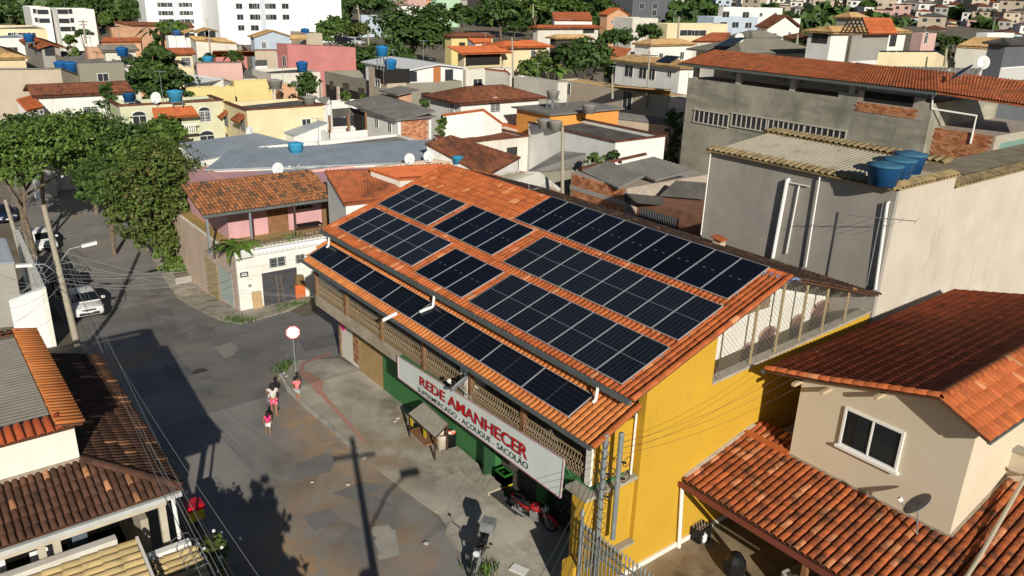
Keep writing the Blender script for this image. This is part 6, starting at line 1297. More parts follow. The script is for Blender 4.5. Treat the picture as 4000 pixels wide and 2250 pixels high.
RS(uf, Vector((xm, y0+1.5, zt+1.5)), Vector((xm, y1, zt+1.5)), Vector((x1+.8, y1, zt+.1)), Vector((x1+.8, y0+1.5, zt+.1)), "orange")
mb = MB()
for i in range(4): yy = y0-.6+i*.7; mb.bar((xm, yy, zt+1.5), (x0-.5, yy, zt+.1), .08, .12); mb.bar((xm, yy, zt+1.5), (x1+.7, yy, zt+.1), .08, .12)
for i in range(6): f_ = i/5; mb.bar((x0-.5+(xm-x0+.5)*f_, y0-.7, zt+.1+1.4*f_), (x0-.5+(xm-x0+.5)*f_, y1, zt+.1+1.4*f_), .06, .08)
mb.build("timber_frame", woodd, uf)
z0 = D(*k(4, 1500, 620), 88).z; pa = [Z(*k(4, 1115, 507), z0+1.1), Z(*k(4, 1700, 507), z0+1.1), Z(*k(4, 1890, 610), z0), Z(*k(4, 1150, 620), z0)]
t = thing("solar_shed", "low cream building carrying a broad dark solar array", "building", pa[3]); MB().prism([(p.x, p.y, p.z-.15) for p in pa], -1).build("wall", wm("cream"), t)
for i in range(7):
    for j in range(2):
        f0, f1, g0_, g1_ = (i+.03)/7, (i+.97)/7, (j+.03)/2, (j+.97)/2; L = lambda a, b: (pa[0]*(1-a)+pa[1]*a)*(1-b)+(pa[3]*(1-a)+pa[2]*a)*b
        MB().slab([L(f0, g0_), L(f1, g0_), L(f1, g1_), L(f0, g1_)], .05).build("solar_plate", M("far_panel", (.02, .028, .05), None, 1, .2, spec=.4), t)
t, bb = H_("pink terrace house with parapet posts at right", k(4, 1530, 318), k(4, 1560, 335), k(4, 1700, 328), 128, "rose", "flat", "fibro", wins=(('x', *k(4, 1585, 395), 1.0, 1.2, 'a'),))
qd("tan roof at far right beside the dark solar house", k(4, 2080, 378), k(4, 2390, 380), k(4, 2370, 490), k(4, 1890, 465), 108, 2.4, "tan", "offw")
t, bb = H_("dark house with solar roof and white balustrade at the right edge", k(4, 2360, 425), k(4, 2395, 440), k(4, 2900, 440), 88, "dgrey", "hip", "darkfib", pitch=.35); mb = MB(); x0, x1, y0, y1, z = bb
for i in range(30): mb.box((x1+.02, y0+.2*i, z-3.4), (x1+.1, y0+.2*i+.07, z-2.2))
mb.bar((x1+.06, y0, z-2.15), (x1+.06, y1, z-2.15), .1, .1); mb.build("balustrade", whitec, t, kind="stuff")
qd("flat grey concrete roof behind the bare concrete building", k(4, 1260, 668), k(4, 2150, 690), k(4, 2080, 780), k(4, 1330, 720), 80, .2, "fibro", "olive")
P = D(*k(4, 1960, 740), 72); dish(P, (-.55, -.35, .75), .8, "large tilted dish behind the bare concrete building", dm)
P = D(*k(4, 2160, 630), 84); dish(P, (.6, -.7, .3), .55, "round white dish near the right edge solar house", dw)
t, bb = H_("white low building left of the tan lookout", k(4, 40, 170), k(4, 60, 185), k(4, 330, 182), 215, "white", "flat", "zinc")
t, bb = H_("white house among dark roofs at the far right", k(4, 2190, 330), k(4, 2210, 335), k(4, 2480, 330), 135, "white", "flat", "zinc")
# ================================================================ far hillside and its houses
def hill_h(d, az):                                         # az in degrees from the view axis, + to the right
    base = max(0.0, (d-330)/900)**1.25*75
    return min(8.0, .035*max(0.0, d-95))*(1-.75*min(1, max(0, (az-4)/8))*min(1, max(0, (d-250)/80)))+base*(0.75+0.25*math.sin(az*.13+1.0))+max(0, az)/30*max(0, (d-380)/700)*16-4*math.exp(-((d-360)/120)**2)*(az > 5)
def polar(d, az): a = _yaw+R_(az); return CAM[0]+d*math.sin(a), CAM[1]+d*math.cos(a)
V = []; F = []; ds = np.concatenate([np.linspace(300, 700, 18), np.linspace(760, 2600, 16)]); azs = np.linspace(-46, 46, 47)
for i, d in enumerate(ds):
    for j, a in enumerate(azs): x, y = polar(d, a); V.append((x, y, hill_h(d, a)-(.6 if i == 0 else 0)+ (1.5*math.sin(d*.05+a*.6) if d > 360 else 0)))
n = len(azs); F = [(i*n+j, i*n+j+1, (i+1)*n+j+1, (i+1)*n+j) for i in range(len(ds)-1) for j in range(n-1)]
hm = M("far_hill_ground", (.045, .05, .030), (.075, .068, .048), .02, .95, stains=[((.13, .10, .075), .05, None, .52, .65, .6)])
npmesh("hillside", V, F, hm, smooth=True, kind="structure")
hp = []
fw = [wm(n_) for n_ in ("white", "offw", "white", "beige", "salmon", "blue", "rose", "grey", "cream", "offw", "grey")]
rf = [MROOF["brown"][0], MROOF["clay"][0], fibro, MROOF["brown"][0], MROOF["darkfib"][0]]
def far_proto(i):
    w = fw[i % len(fw)]; r = rf[i % len(rf)]; a, b, h = random.uniform(6, 11), random.uniform(6, 10), random.choice((3.2, 5.8, 6, 8.5)); t = thing("hillside_house", "", "house", (0, 0, 0), "houses on the far hillside")
    MB().box((-a/2, -b/2, -6), (a/2, b/2, h)).build("wall", w, t); p = 1.3 if i % 3 else .25; o = .5
    MB().add([(-a/2-o, -b/2-o, h), (a/2+o, -b/2-o, h), (a/2+o, b/2+o, h), (-a/2-o, b/2+o, h), (-a/2+b*.3, 0, h+p), (a/2-b*.3, 0, h+p)], [(0, 1, 5, 4), (1, 2, 5), (2, 3, 4, 5), (3, 0, 4), (3, 2, 1, 0)]).build("roof", r, t)
    for s in (-1, 1):
        for zz in range(int(h/2.8)): MB().ob((a/2+.02, s*b*.25, 1.5+zz*2.8), (.03, 0, 0), (0, .7, 0), (0, 0, .6)).build("window", wdark, t)
    return t
protos = [far_proto(i) for i in range(16)]; used = set(); cnt = 0
spots = []
for _ in range(9000):
    az = random.uniform(-33, 34); d = random.uniform(345, 1150) if random.random() < .5 else random.uniform(345, 620)
    if len(spots) > 285: break
    dens = 1.0 if az > 8 else (.22 if az > -4 else .30)
    if random.random() > dens or (d > 500 and random.random() > .6): continue
    x, y = polar(d, az)
    if any((x-q[0])**2+(y-q[1])**2 < (11+d*.005)**2 for q in spots): continue
    px, py = PRJ((x, y, hill_h(d, az)+4))
    if not (-60 < px < 4060 and -40 < py < 260): continue
    spots.append((x, y, hill_h(d, az), d))
for i, (x, y, z, d) in enumerate(spots):
    pr = protos[i % 16]
    o = pr if i < 16 else copy_tree(pr)
    place(o, (x, y, z), random.uniform(-.5, .5)+(_yaw), "small house among the tightly packed houses on the distant hillside", "houses on the far hillside", random.uniform(.85, 1.25))
# far tree belt: reads as one mass
def belt(name, n, dr, ar, leaf, seed, label, zoff=0):
    r = np.random.default_rng(seed); V = []; 
    for _ in range(n):
        az = r.uniform(*ar); d = r.uniform(*dr); x, y = polar(d, az); z = (hill_h(d, az) if d > 330 else T(x, y)); R = r.uniform(3.5, 6.5); hh = r.uniform(5, 9)
        k_ = 70; u = r.normal(size=(k_, 3)); u /= np.linalg.norm(u, axis=1)[:, None]; u *= r.uniform(.6, 1, (k_, 1)); c = np.array((x, y, z+zoff+hh*.62))+u*np.array((R, R, hh*.5))
        a = r.normal(size=(k_, 3)); a /= np.linalg.norm(a, axis=1)[:, None]; b = np.cross(a, u+r.normal(0, .4, (k_, 3))); b /= np.linalg.norm(b, axis=1)[:, None]; s = leaf*r.uniform(.6, 1.3, (k_, 1))
        V.append(np.stack([c-a*s-b*s*.6, c+a*s-b*s*.6, c+a*s+b*s*.6, c-a*s+b*s*.6], 1).reshape(-1, 3))
    V = np.concatenate(V); F = np.arange(len(V)).reshape(-1, 4); o = npmesh(name, V, F, leafd, kind="stuff"); tag(o, label, "trees"); return o
belt("tree_belt", 110, (250, 340), (-2, 24), 1.6, 3, "dark green belt of trees before the distant hillside")
belt("left_tree_belt", 120, (240, 330), (-34, -12), 1.6, 4, "dark green tree masses behind the apartment blocks")
belt("hill_woods", 330, (420, 1500), (-36, 36), 2.6, 5, "scattered woods on the distant hillside", zoff=-2)
# ================================================================ trees
def leafmesh(crowns, n, leaf, seed, droop=0.0):
    r = np.random.default_rng(seed); out = []; vol = np.array([c[3]*c[4]*c[5] for c in crowns])**.67; vol = vol/vol.sum()
    for c, w in zip(crowns, vol):
        m = max(4, int(n*w/26)); ctr = np.array(c[:3]); rad = np.array(c[3:6])
        u = r.normal(size=(m, 3)); u /= np.linalg.norm(u, axis=1)[:, None]; u[:, 2] = np.where(u[:, 2] < -.55, -u[:, 2], u[:, 2])
        cl = ctr+u*rad*r.uniform(.45, 1.0, (m, 1)); cr = np.mean(rad)*r.uniform(.14, .30, m)
        kk = 26; off = r.normal(size=(m, kk, 3)); off /= np.maximum(1, np.linalg.norm(off, axis=2))[:, :, None]*.9; off[:, :, 2] *= .55
        p = (cl[:, None]+off*cr[:, None, None]).reshape(-1, 3); out_dir = (p-ctr)/rad; out_dir /= np.linalg.norm(out_dir, axis=1)[:, None]
        nrm = out_dir*.7+np.array((0, 0, .6))+r.normal(0, .55, p.shape); nrm /= np.linalg.norm(nrm, axis=1)[:, None]
        a = np.cross(nrm, r.normal(size=p.shape)); a /= np.linalg.norm(a, axis=1)[:, None]; b = np.cross(nrm, a); s = leaf*r.uniform(.6, 1.35, (len(p), 1))
        a[:, 2] -= droop
        out.append(np.stack([p-a*s, p-b*s*.55, p+a*s, p+b*s*.55], 1))
    V = np.concatenate(out).reshape(-1, 3); return V, np.arange(len(V)).reshape(-1, 4)
def tree(name, label, base, crowns, mat, n, leaf, seed, trunk=.25, group="trees of the town", stems=None, cat="tree", lean=None):
    t = thing(name, label, cat, base, group); b = Vector(base); rr = random.Random(seed)
    V, F = leafmesh(crowns, n, leaf, seed); npmesh("crown", V, F, mat, t)
    mb = MB(); stems = stems or [b]
    for st in stems:
        st = Vector(st); c0 = min(crowns, key=lambda c: (Vector(c[:2]+(0,))-Vector((st.x, st.y, 0))).length); top = Vector(c0[:3])
        fork = st.lerp(top, .5)+Vector((rr.uniform(-.3, .3), rr.uniform(-.3, .3), 0)); mb.tube([st-Vector((0, 0, .2)), st.lerp(fork, .5)+Vector((rr.uniform(-.15, .15), rr.uniform(-.15, .15), 0)), fork], [trunk, trunk*.85, trunk*.7], 8)
        for c in crowns:
            if len(stems) > 1 and min(stems, key=lambda q_: (Vector(c[:3])-Vector(q_)).length) != st: continue
            for _ in range(3 if len(crowns) < 4 else 1):
                e = Vector(c[:3])+Vector((rr.uniform(-.6, .6)*c[3], rr.uniform(-.6, .6)*c[4], rr.uniform(-.2, .6)*c[5]))
                if (e-fork).length < 14: mb.tube([fork, fork.lerp(e, .5)+Vector((0, 0, -.2)), e], [trunk*.55, trunk*.35, trunk*.12], 6)
    mb.build("trunk", bark, t); return t
def cr(px, py, w, h, d, dep=1.0):                          # crown from a pixel centre and half sizes
    P = D(px, py, d); s = (P-Vector(CAM)).length/FPX; return (P.x, P.y, P.z, w*s*dep, w*s*dep, h*s)
def dist(P): return math.hypot(P.x-CAM[0], P.y-CAM[1])
b1 = G(110, 990); b2 = G(138, 1005); d1 = dist(b1)
tree("street_tree", "large street tree with forked trunks by the parked cars", b1, [cr(40, 560, 150, 70, d1+1), cr(230, 560, 160, 90, d1), cr(150, 640, 110, 60, d1-1), cr(330, 620, 110, 60, d1+2), cr(20, 690, 90, 50, d1-1), cr(300, 490, 130, 50, d1+4), cr(-80, 600, 120, 90, d1)], leafy, 15000, .17, 11, .22, stems=[b1, b2])
b3 = G(690, 1030); d3 = dist(b3)-1.0
tree("street_tree", "dense olive street tree in front of the peach wall", b3, [cr(590, 700, 150, 110, d3), cr(640, 620, 110, 70, d3+1), cr(560, 830, 130, 90, d3-.5), cr(680, 780, 110, 90, d3+.5), cr(610, 920, 120, 60, d3-.3), cr(480, 850, 60, 60, d3-.5), cr(720, 690, 80, 60, d3+1)], leafo, 15000, .15, 12, .2)
b4 = G(690, 1070); d4 = dist(b4)
tree("leafy_shrub", "bright green shrub in a planter under the olive tree", b4, [cr(690, 1030, 55, 40, d4), cr(640, 985, 40, 35, d4)], leafy, 2200, .12, 13, .05, cat="shrub", group="street shrubs")
P = G(710, 1100); pl = thing("planter_box", "square concrete planter at the pavement edge under the tree", "planter", P); mb = MB(); mb.box((P.x-.6, P.y-.6, P.z), (P.x+.6, P.y+.6, P.z+.55)); mb.build("planter_wall", grey, pl); MB().box((P.x-.5, P.y-.5, P.z+.55), (P.x+.5, P.y+.5, P.z+.57)).build("soil", dirt, pl)
for i, (px, py, w, h, dd, nm, mt) in enumerate(((470, 560, 120, 80, 76, "round street tree right behind the forked one", leafd), (560, 600, 100, 60, 72, "street tree between the forked tree and the olive tree", leafy), (330, 530, 110, 70, 84, "street tree farther down the left street", leafy), (120, 520, 130, 60, 86, "tree closing the left street at the frame edge", leafd), (640, 520, 70, 60, 82, "small tree before the light green house balcony", leafy), (400, 690, 90, 70, 70, "dark tree overhanging the far end of the street", leafd))):
    c = cr(px, py, w, h, dd); tree("street_tree", nm, (c[0], c[1], T(c[0], c[1])), [c, (c[0]+1.5, c[1]-1, c[2]-.8, c[3]*.7, c[4]*.7, c[5]*.8)], mt, 5200, .24, 20+i, .2)
# tall fern-leaved tree
c0 = cr(610, 300, 10, 10, 104); s = 104/FPX*1.03
tree("fern_tree", "tall layered fern leaved tree among the left houses", (c0[0], c0[1], T(c0[0], c0[1])), [cr(610+dx, py, w, h, 104+dd) for dx, py, w, h, dd in ((0, 160, 18, 24, 0), (-6, 190, 38, 14, 0), (10, 212, 55, 12, -1), (-22, 238, 70, 12, 1), (18, 262, 88, 12, 0), (-8, 288, 104, 13, -1), (24, 314, 112, 13, 1), (-16, 340, 108, 14, 0), (34, 364, 88, 14, 0))], leafd, 8000, .30, 31, .35)
for i, (px, py, w, h, dd, nm, mt, lf, n) in enumerate((
    (1615, 130, 145, 95, 172, "broad dark mango tree in the middle of the town", leafd, .55, 5200), (1400, 240, 110, 52, 150, "low rounded hedge tree beside the pink building", leafd, .42, 3600), (1500, 215, 110, 40, 158, "dark foliage under the broad mango tree", leafd, .45, 2600),
    (1192, 330, 60, 42, 104, "round dark bush below the pink building", leafd, .3, 2600), (1297, 122, 52, 52, 175, "bright green street tree right of the right tower", leafb, .45, 2600), (1395, 130, 45, 40, 178, "thin olive street tree beside the far cars", leafo, .4, 1600),
    (2290, 225, 105, 68, 126, "big round dark tree behind the beige boundary wall", leafd, .36, 4600), (2150, 245, 70, 45, 128, "grey green straggly tree left of the round dark one", leafo, .34, 2200), (2070, 265, 60, 40, 124, "leafy shrub mass below the cream house", leafy, .32, 2200), (2395, 270, 45, 30, 122, "shrubs right of the round dark tree", leafy, .3, 1400),
    (2415, 152, 75, 36, 165, "wide dark tree below the pale concrete block", leafd, .45, 2600), (2530, 125, 42, 34, 168, "small tree before the cream commercial block", leafd, .42, 1800), (1805, 65, 55, 45, 215, "dark tree above the brown hipped roof", leafd, .6, 2200), (1700, 52, 60, 32, 240, "tree before the mint apartment block", leafd, .6, 1500),
    (2360, 22, 55, 26, 225, "flat topped tree before the dark grey tower", leafd, .55, 1600), (2220, 30, 70, 26, 230, "bright tree crowns left of the dark tower", leafb, .55, 1700), (2090, 28, 60, 36, 232, "green tree left of the steep red roof", leafb, .6, 1700), (1960, 40, 110, 40, 236, "broad tree mass at the top centre", leafd, .65, 2600), (2010, 110, 50, 26, 200, "tree beside the wide red hipped roof", leafd, .5, 1200),
    (370, 40, 95, 42, 225, "dark tree left of the left tower", leafd, .6, 2600), (520, 45, 50, 48, 222, "tall tree against the left tower", leafd, .55, 2000), (45, 50, 80, 34, 215, "tree at the upper left corner", leafd, .6, 2000), (835, 40, 24, 44, 226, "narrow trees between the two towers", leafd, .5, 1200), (1270, 28, 45, 28, 262, "tree right of the right tower at the top", leafd, .6, 1300), (1430, 15, 120, 26, 268, "long tree mass along the top centre", leafd, .7, 2400),
    (1330, 55, 30, 25, 240, "round bush beside the far road", leafd, .5, 900), (670, 110, 50, 26, 170, "trees on the long brick wall", leafy, .42, 1600), (415, 85, 22, 28, 172, "slim yellow green trees beside the brick wall", leafb, .4, 1000), (330, 128, 24, 12, 165, "low dark bush above the cream block", leafd, .35, 600),
    (420, 385, 32, 60, 90, "slim tree between the white and light green houses", leafd, .26, 1500), (810, 228, 32, 16, 128, "round clipped bush before the rose yard wall", leafd, .3, 900), (922, 222, 26, 16, 130, "second clipped bush right of the palm", leafd, .3, 700), (280, 155, 26, 16, 128, "small trees before the red roof at left", leafy, .34, 700),
    (1350, 375, 28, 22, 94, "young tree before the terrace house pillars", leafy, .22, 900), (1418, 385, 16, 16, 92, "little shrub by the white boundary wall", leafy, .2, 500), (1650, 405, 32, 18, 90, "shrubs below the terrace house grille", leafd, .22, 900), (1720, 480, 22, 26, 82, "garden shrub between brick house and orange roof", leafb, .2, 700),
    (2330, 622, 45, 26, 66, "bush growing between the sheds and brick shack", leafy, .17, 1600), (2400, 610, 34, 26, 66, "second bush beside the brick shack roof", leafd, .17, 1100), (2640, 445, 48, 14, 90, "weeds in front of the ribbed gate", leafb, .2, 900), (3120, 175, 30, 18, 140, "palm like tree beside the grey hip roof", leafd, .35, 800), (3690, 152, 40, 16, 135, "dark trees behind the pink terrace house", leafd, .38, 1000), (3740, 158, 35, 14, 138, "dark shrub right of the pink terrace house", leafd, .38, 800))):
    c = cr(px, py, w, h, dd); subs = [c]; q = random.Random(i)
    if w <= 60 and dd < 140:
        zz = c[2]-c[5]*.8; g_ = T(c[0], c[1])
        while zz > g_+c[5]*.4 and zz > c[2]-7: subs.append((c[0], c[1], zz, c[3]*.8, c[4]*.8, c[5]*.8)); zz -= c[5]*1.0
    for _ in range(3): subs.append((c[0]+q.uniform(-.6, .6)*c[3], c[1]+q.uniform(-.6, .6)*c[4], c[2]+q.uniform(-.35, .35)*c[5], c[3]*.55, c[4]*.55, c[5]*.6))
    tree("shade_tree" if w > 40 else "garden_tree", nm, (c[0], c[1], min(T(c[0], c[1]), c[2]-c[5])), subs, mt, n, lf, 100+i, .12+.002*w)
# banana plants, palms, porch plants
def fronds(name, label, base, n, L, mat, seed, h=0.0, cat="plant", group="garden plants", width=.16):
    t = thing(name, label, cat, base, group); r = random.Random(seed); mb = MB(); b = Vector(base)+Vector((0, 0, h))
    if h: MB().tube([base, b], [.14, .09], 7).build("stem", bark, t)
    for i in range(n):
        a = 2*math.pi*i/n+r.uniform(-.3, .3); el = r.uniform(.5, 1.2); pts = []
        for j in range(6): s_ = j/5; pts.append(b+Vector((math.cos(a)*L*s_*math.cos(el*(1-.3*s_)), math.sin(a)*L*s_*math.cos(el*(1-.3*s_)), L*(math.sin(el)*s_-.75*s_*s_))))
        sd = Vector((-math.sin(a), math.cos(a), 0))
        for j in range(5):
            w0, w1 = width*L*math.sin(math.pi*(j/5*.85+.12)), width*L*math.sin(math.pi*((j+1)/5*.85+.12)); mb.add([pts[j]-sd*w0, pts[j]+sd*w0+Vector((0, 0, .05)), pts[j+1]+sd*w1+Vector((0, 0, .05)), pts[j+1]-sd*w1], [(0, 1, 2, 3)])
    mb.build("fronds", mat, t); return t
bn = M("banana_leaf", (.10, .19, .03), (.14, .24, .05), 2, .5)
P = D(2175, 292, 118); fronds("banana_plant", "banana plant behind the grey yard wall", (P.x, P.y, P.z-1), 11, 3.2, bn, 3, h=1.2)
P = D(608, 150, 120); fronds("palm_tree", "palm crown behind the fern tree", (P.x, P.y, P.z-6), 12, 3.4, leafd, 5, h=6.5, cat="palm", width=.08)
P = D(900, 215, 134); fronds("palm_tree", "small palm before the red clay strip", (P.x, P.y, P.z-4), 11, 2.6, leafy, 6, h=4, cat="palm", width=.08)
for i, (px, py, n, L, mt) in enumerate(((900, 905, 26, 2.0, leafy), (945, 880, 20, 1.7, bn), (880, 850, 18, 1.6, leafd), (1120, 905, 16, 1.1, bn), (1165, 895, 14, 1.0, leafy), (990, 930, 16, 1.1, leafy))):
    P = X(px, py, XG-1.3); fronds("porch_plant", "%s leafy plant along the porch parapet from the left" % ORD[i], (P.x, P.y, FZ-.3), n, L, mt, 40+i, h=.3, group="plants on the pink porch", width=.10)
P = Z(800, 2190, 2.4); tree("flowering_shrub", "shrub with white blossoms beside the razor wire porch", (P.x, P.y, 0), [(P.x, P.y, 2.2, 1.0, .9, .7), (P.x-.6, P.y-.5, 1.8, .8, .8, .6)], leafo, 1800, .09, 77, .05, cat="shrub", group="street shrubs")
r = np.random.default_rng(5); mb = MB()
for _ in range(26): q = (P.x+r.normal(0, .45), P.y+r.normal(0, .4), 2.75+r.normal(0, .22)); mb.ball(q, .055, 5, 3)
o = mb.build("blossoms", whitec, bpy.data.objects[[o_.name for o_ in bpy.data.objects if o_.name.startswith("flowering_shrub")][0]], kind="stuff")
# weeds at kerbs
def grass(name, label, pxs, n, h, seed, spread=.35):
    r = np.random.default_rng(seed); V = []
    for px in pxs:
        g = G(*px)
        for _ in range(n):
            x, y = g.x+r.normal(0, spread), g.y+r.normal(0, spread); a = r.uniform(0, 6.28); hh = h*r.uniform(.4, 1.2); z = T(x)+.04; dx, dy = math.cos(a)*.03, math.sin(a)*.03; lx, ly = r.normal(0, .4*hh, 2)
            V += [(x-dx, y-dy, z), (x+dx, y+dy, z), (x+lx+dx*.3, y+ly+dy*.3, z+hh), (x+lx-dx*.3, y+ly-dy*.3, z+hh)]
    o = npmesh(name, np.array(V), np.arange(len(V)).reshape(-1, 4), leafb, kind="stuff"); tag(o, label, "grass"); return o
grass("kerb_grass", "tufts of grass along the broken corner pavement", [(905, 1248), (950, 1262), (930, 1255), (1145, 1195), (1170, 1190), (1220, 1165), (1110, 1205)], 60, .25, 3)
grass("pavement_weeds", "weeds at the stop sign corner and bottom kerb", [(1105, 1450), (1115, 1437), (1120, 1425), (1880, 2225), (1905, 2235)], 55, .22, 4, .22)
# ================================================================ poles and wires
polec = M("concrete_pole", (.40, .36, .28), (.34, .30, .24), 3, .9)
def upole(name, label, base, top, r0=.16, r1=.10, arms=(), lamps=(), group="street poles"):
    t = thing(name, label, "utility pole", base, group); MB().tube([base, top], [r0, r1], 10).build("shaft", polec, t)
    b, tp = Vector(base), Vector(top)
    for f, dx, dy in arms: c = b.lerp(tp, f); MB().bar(c-Vector((dx, dy, 0)), c+Vector((dx, dy, 0)), .1, .1).build("cross_arm", woodd, t)
    for f, px, py in lamps:
        c = b.lerp(tp, f); e = PLN(px, py, (c.x, c.y, 0), (CAM[0]-c.x, CAM[1]-c.y, 0)); m = c.lerp(e, .5)+Vector((0, 0, .35)); MB().tube([c, m, e], .035, 6).build("lamp_arm", steel, t)
        d = (e-m).normalized(); MB().ob(e+d*.3, d*.38, d.cross(Vector((0, 0, 1))).normalized()*.13, Vector((0, 0, .07))).build("lamp_head", whitec, t)
    return t
pb = G(312, 1390); dpb = dist(pb); ptop = PLN(170, 800, (pb.x, pb.y, 0), (CAM[0]-pb.x, CAM[1]-pb.y, 0))
upole("street_pole", "tall leaning concrete street pole with tangled wires and two lamps beside the white car", pb, ptop, .19, .12, lamps=((.62, 325, 960), (.55, 120, 1035)))
pb2 = G(88, 1010); pt2 = PLN(20, 780, (pb2.x, pb2.y, 0), (CAM[0]-pb2.x, CAM[1]-pb2.y, 0))
upole("street_pole", "second concrete street pole at the left edge by the tree trunks", pb2, pt2, .19, .13)
for i, (p0, p1, d, nm) in enumerate((((2197, 770), (2197, 495), 57, "slim concrete pole behind the ridge of the shop"), ((2523, 425), (2538, 200), 100, "concrete pole before the white two storey house"), ((2005, 325), (2000, 145), 112, "concrete pole beside the grey yard wall"), ((336, 170), (323, 78), 150, "pole with cross arm among the left houses"), ((822, 215), (816, 140), 145, "pole by the grey fibre roof at left"), ((1412, 140), (1397, 20), 190, "pole with cross arms beside the far road"), ((1440, 175), (1437, 118), 170, "short pole before the mango tree"), ((2392, 385), (2392, 290), 92, "thin grey pole before the beige wall"), ((2648, 150), (2652, 65), 160, "pole with transformer before the cream block"), ((3690, 260), (3697, 190), 86, "grey post beside the broad solar array"), ((2082, 70), (2083, 15), 200, "light pole among trees at the top"), ((3112, 175), (3116, 135), 130, "wooden post by the brown roof"))):
    a, b = D(*p0, d), D(*p1, d); t = upole("street_pole", nm, a, b, .14 if d < 130 else .18, .10 if d < 130 else .13, arms=((.93, .9, .5), (.80, .7, .4)) if "arm" in nm or d > 95 else ())
wirem = M("black_cable", (.05, .05, .052), None, 1, .5); wireg = M("grey_cable", (.30, .30, .30), None, 1, .5)
wc_ = [0]
def wire(a, b, sag, r=.010, mat=None, nm=None):
    a, b = Vector(a), Vector(b); pts = [a.lerp(b, t)-Vector((0, 0, sag*4*t*(1-t))) for t in np.linspace(0, 1, 14)]; wc_[0] += 1
    o = MB().tube(pts, r, 4).build("overhead_wire", mat or wirem); return tag(o, nm or "thin overhead cable strung from the leaning street pole", "wire", "overhead cables from the street pole")
hub = [Vector(pb).lerp(ptop, f) for f in (.50, .53, .56, .60, .66, .72, .80)]
far_r = [D(x, y, dd) for x, y, dd in ((1240, 1010, 47), (1230, 985, 47), (1400, 905, 50), (1100, 920, 52))]
for i, (px, py, z) in enumerate(((930, 2250, 6.4), (985, 2250, 6.4), (1010, 2250, 6.6), (1065, 2250, 6.8), (905, 2250, 6.2), (1190, 2250, 7.4), (950, 2250, 6.3), (970, 2250, 6.5), (1035, 2250, 6.7))):
    P = Z(px, py+260, z); wire(hub[i % 5]+Vector((.1, .1*i, .1)), P, .35+.05*i, .007, wireg if i % 3 else wirem, "%s of the cables running down the street from the leaning pole" % ORD[i])
for i, (px, py, d) in enumerate(((880, 1085, 46), (900, 1090, 46), (905, 1000, 48), (895, 1030, 47), (1240, 1160, 40), (1235, 1158, 40), (905, 1050, 47), (1290, 985, 45))): wire(hub[i % 6], D(px, py, d), .5, .008, wireg, "%s of the cables crossing from the leaning pole to the white garage" % ORD[i])
for i, (px, py, d) in enumerate(((-60, 1060, 55), (-60, 1100, 52), (-60, 1150, 50), (-60, 1200, 47), (-60, 1250, 46), (-60, 1300, 45))): wire(hub[(i+1) % 6], D(px, py, d), .5, .009, wireg, "%s from the top of the cables leaving the pole at the left edge" % ORD[i])
for i, (px, py) in enumerate(((20, 800), (30, 830), (40, 860))): P = Vector(pb2).lerp(pt2, .9-.1*i); wire(hub[i+3], P, .4, .009, None, "%s cable between the two street poles" % ("upper", "middle", "lower")[i])
mb = MB(); rr = random.Random(3)                           # tangle on the pole
for i in range(14):
    c = Vector(pb).lerp(ptop, rr.uniform(.42, .68)); r_ = rr.uniform(.2, .6); ax = Vector((rr.uniform(-1, 1), rr.uniform(-1, 1), rr.uniform(-.3, .3))).normalized(); o_ = ax.orthogonal().normalized(); p_ = ax.cross(o_); mb.tube([c+(o_*math.cos(t)+p_*math.sin(t))*r_*(1+.2*math.sin(3*t)) for t in np.linspace(0, 6.28, 14)], .012, 3)
tag(mb.build("cable_tangle", wirem, kind="stuff"), "tangle of loose cable loops around the leaning street pole", "cables")
# galvanised poles at the shop corner
def spole(a, b, x, r, nm):
    A_, B_ = X(*a, x), X(*b, x); t = thing("service_pole", nm, "pole", B_, "service poles at the shop corner"); MB().tube([B_, A_], r, 10).build("shaft", steel, t); MB().ball(tuple(A_), (r*1.1, r*1.1, r*.6), 10, 4).build("cap", steel, t)
    mb = MB()
    for f in (.75, .6): c = B_.lerp(A_, f); mb.tube([c+Vector((.15+.1*math.cos(t_), .12*math.sin(t_)+.18, .12*math.sin(t_))) for t_ in np.linspace(0, 6.28, 12)], .015, 4); mb.bar(c, c+Vector((.2, .1, 0)), .05, .05)
    mb.build("cable_loops", black, t); return A_
sp1 = spole((2428, 1695), (2393, 2105), 12.45, .085, "taller galvanised service pole against the yellow wall")
sp2 = spole((2368, 1700), (2322, 2260), 12.35, .085, "left galvanised service pole wrapped in cables at the shop corner")
for i in range(5): wire(sp2+Vector((0, 0, -.5-.25*i)), Z(1900+60*i, 2600, 4.0+.2*i), .3, .008, nm="%s dark cable from the service pole over the pavement, counted from the left" % ORD[i])
for i, (px, py) in enumerate(((3100, 1440), (3110, 1470), (3100, 1520))): wire(sp1+Vector((0, 0, -.3-.2*i)), Y(px, py, -1.5), .3, .006, nm="%s thin cable from the service pole to the cream house" % ("upper", "middle", "lower")[i])
mb = MB()
for i in range(10): c = sp2-Vector((0, 0, .3+.35*i)); mb.tube([c+Vector((.12*math.cos(t)*(1+.1*i % 3), .12*math.sin(t), .1*math.sin(2*t))) for t in np.linspace(0, 6.28, 10)], .014, 3)
tag(mb.build("cable_bundle", wirem, kind="stuff"), "bundle of loose cables on the left service pole", "cables")
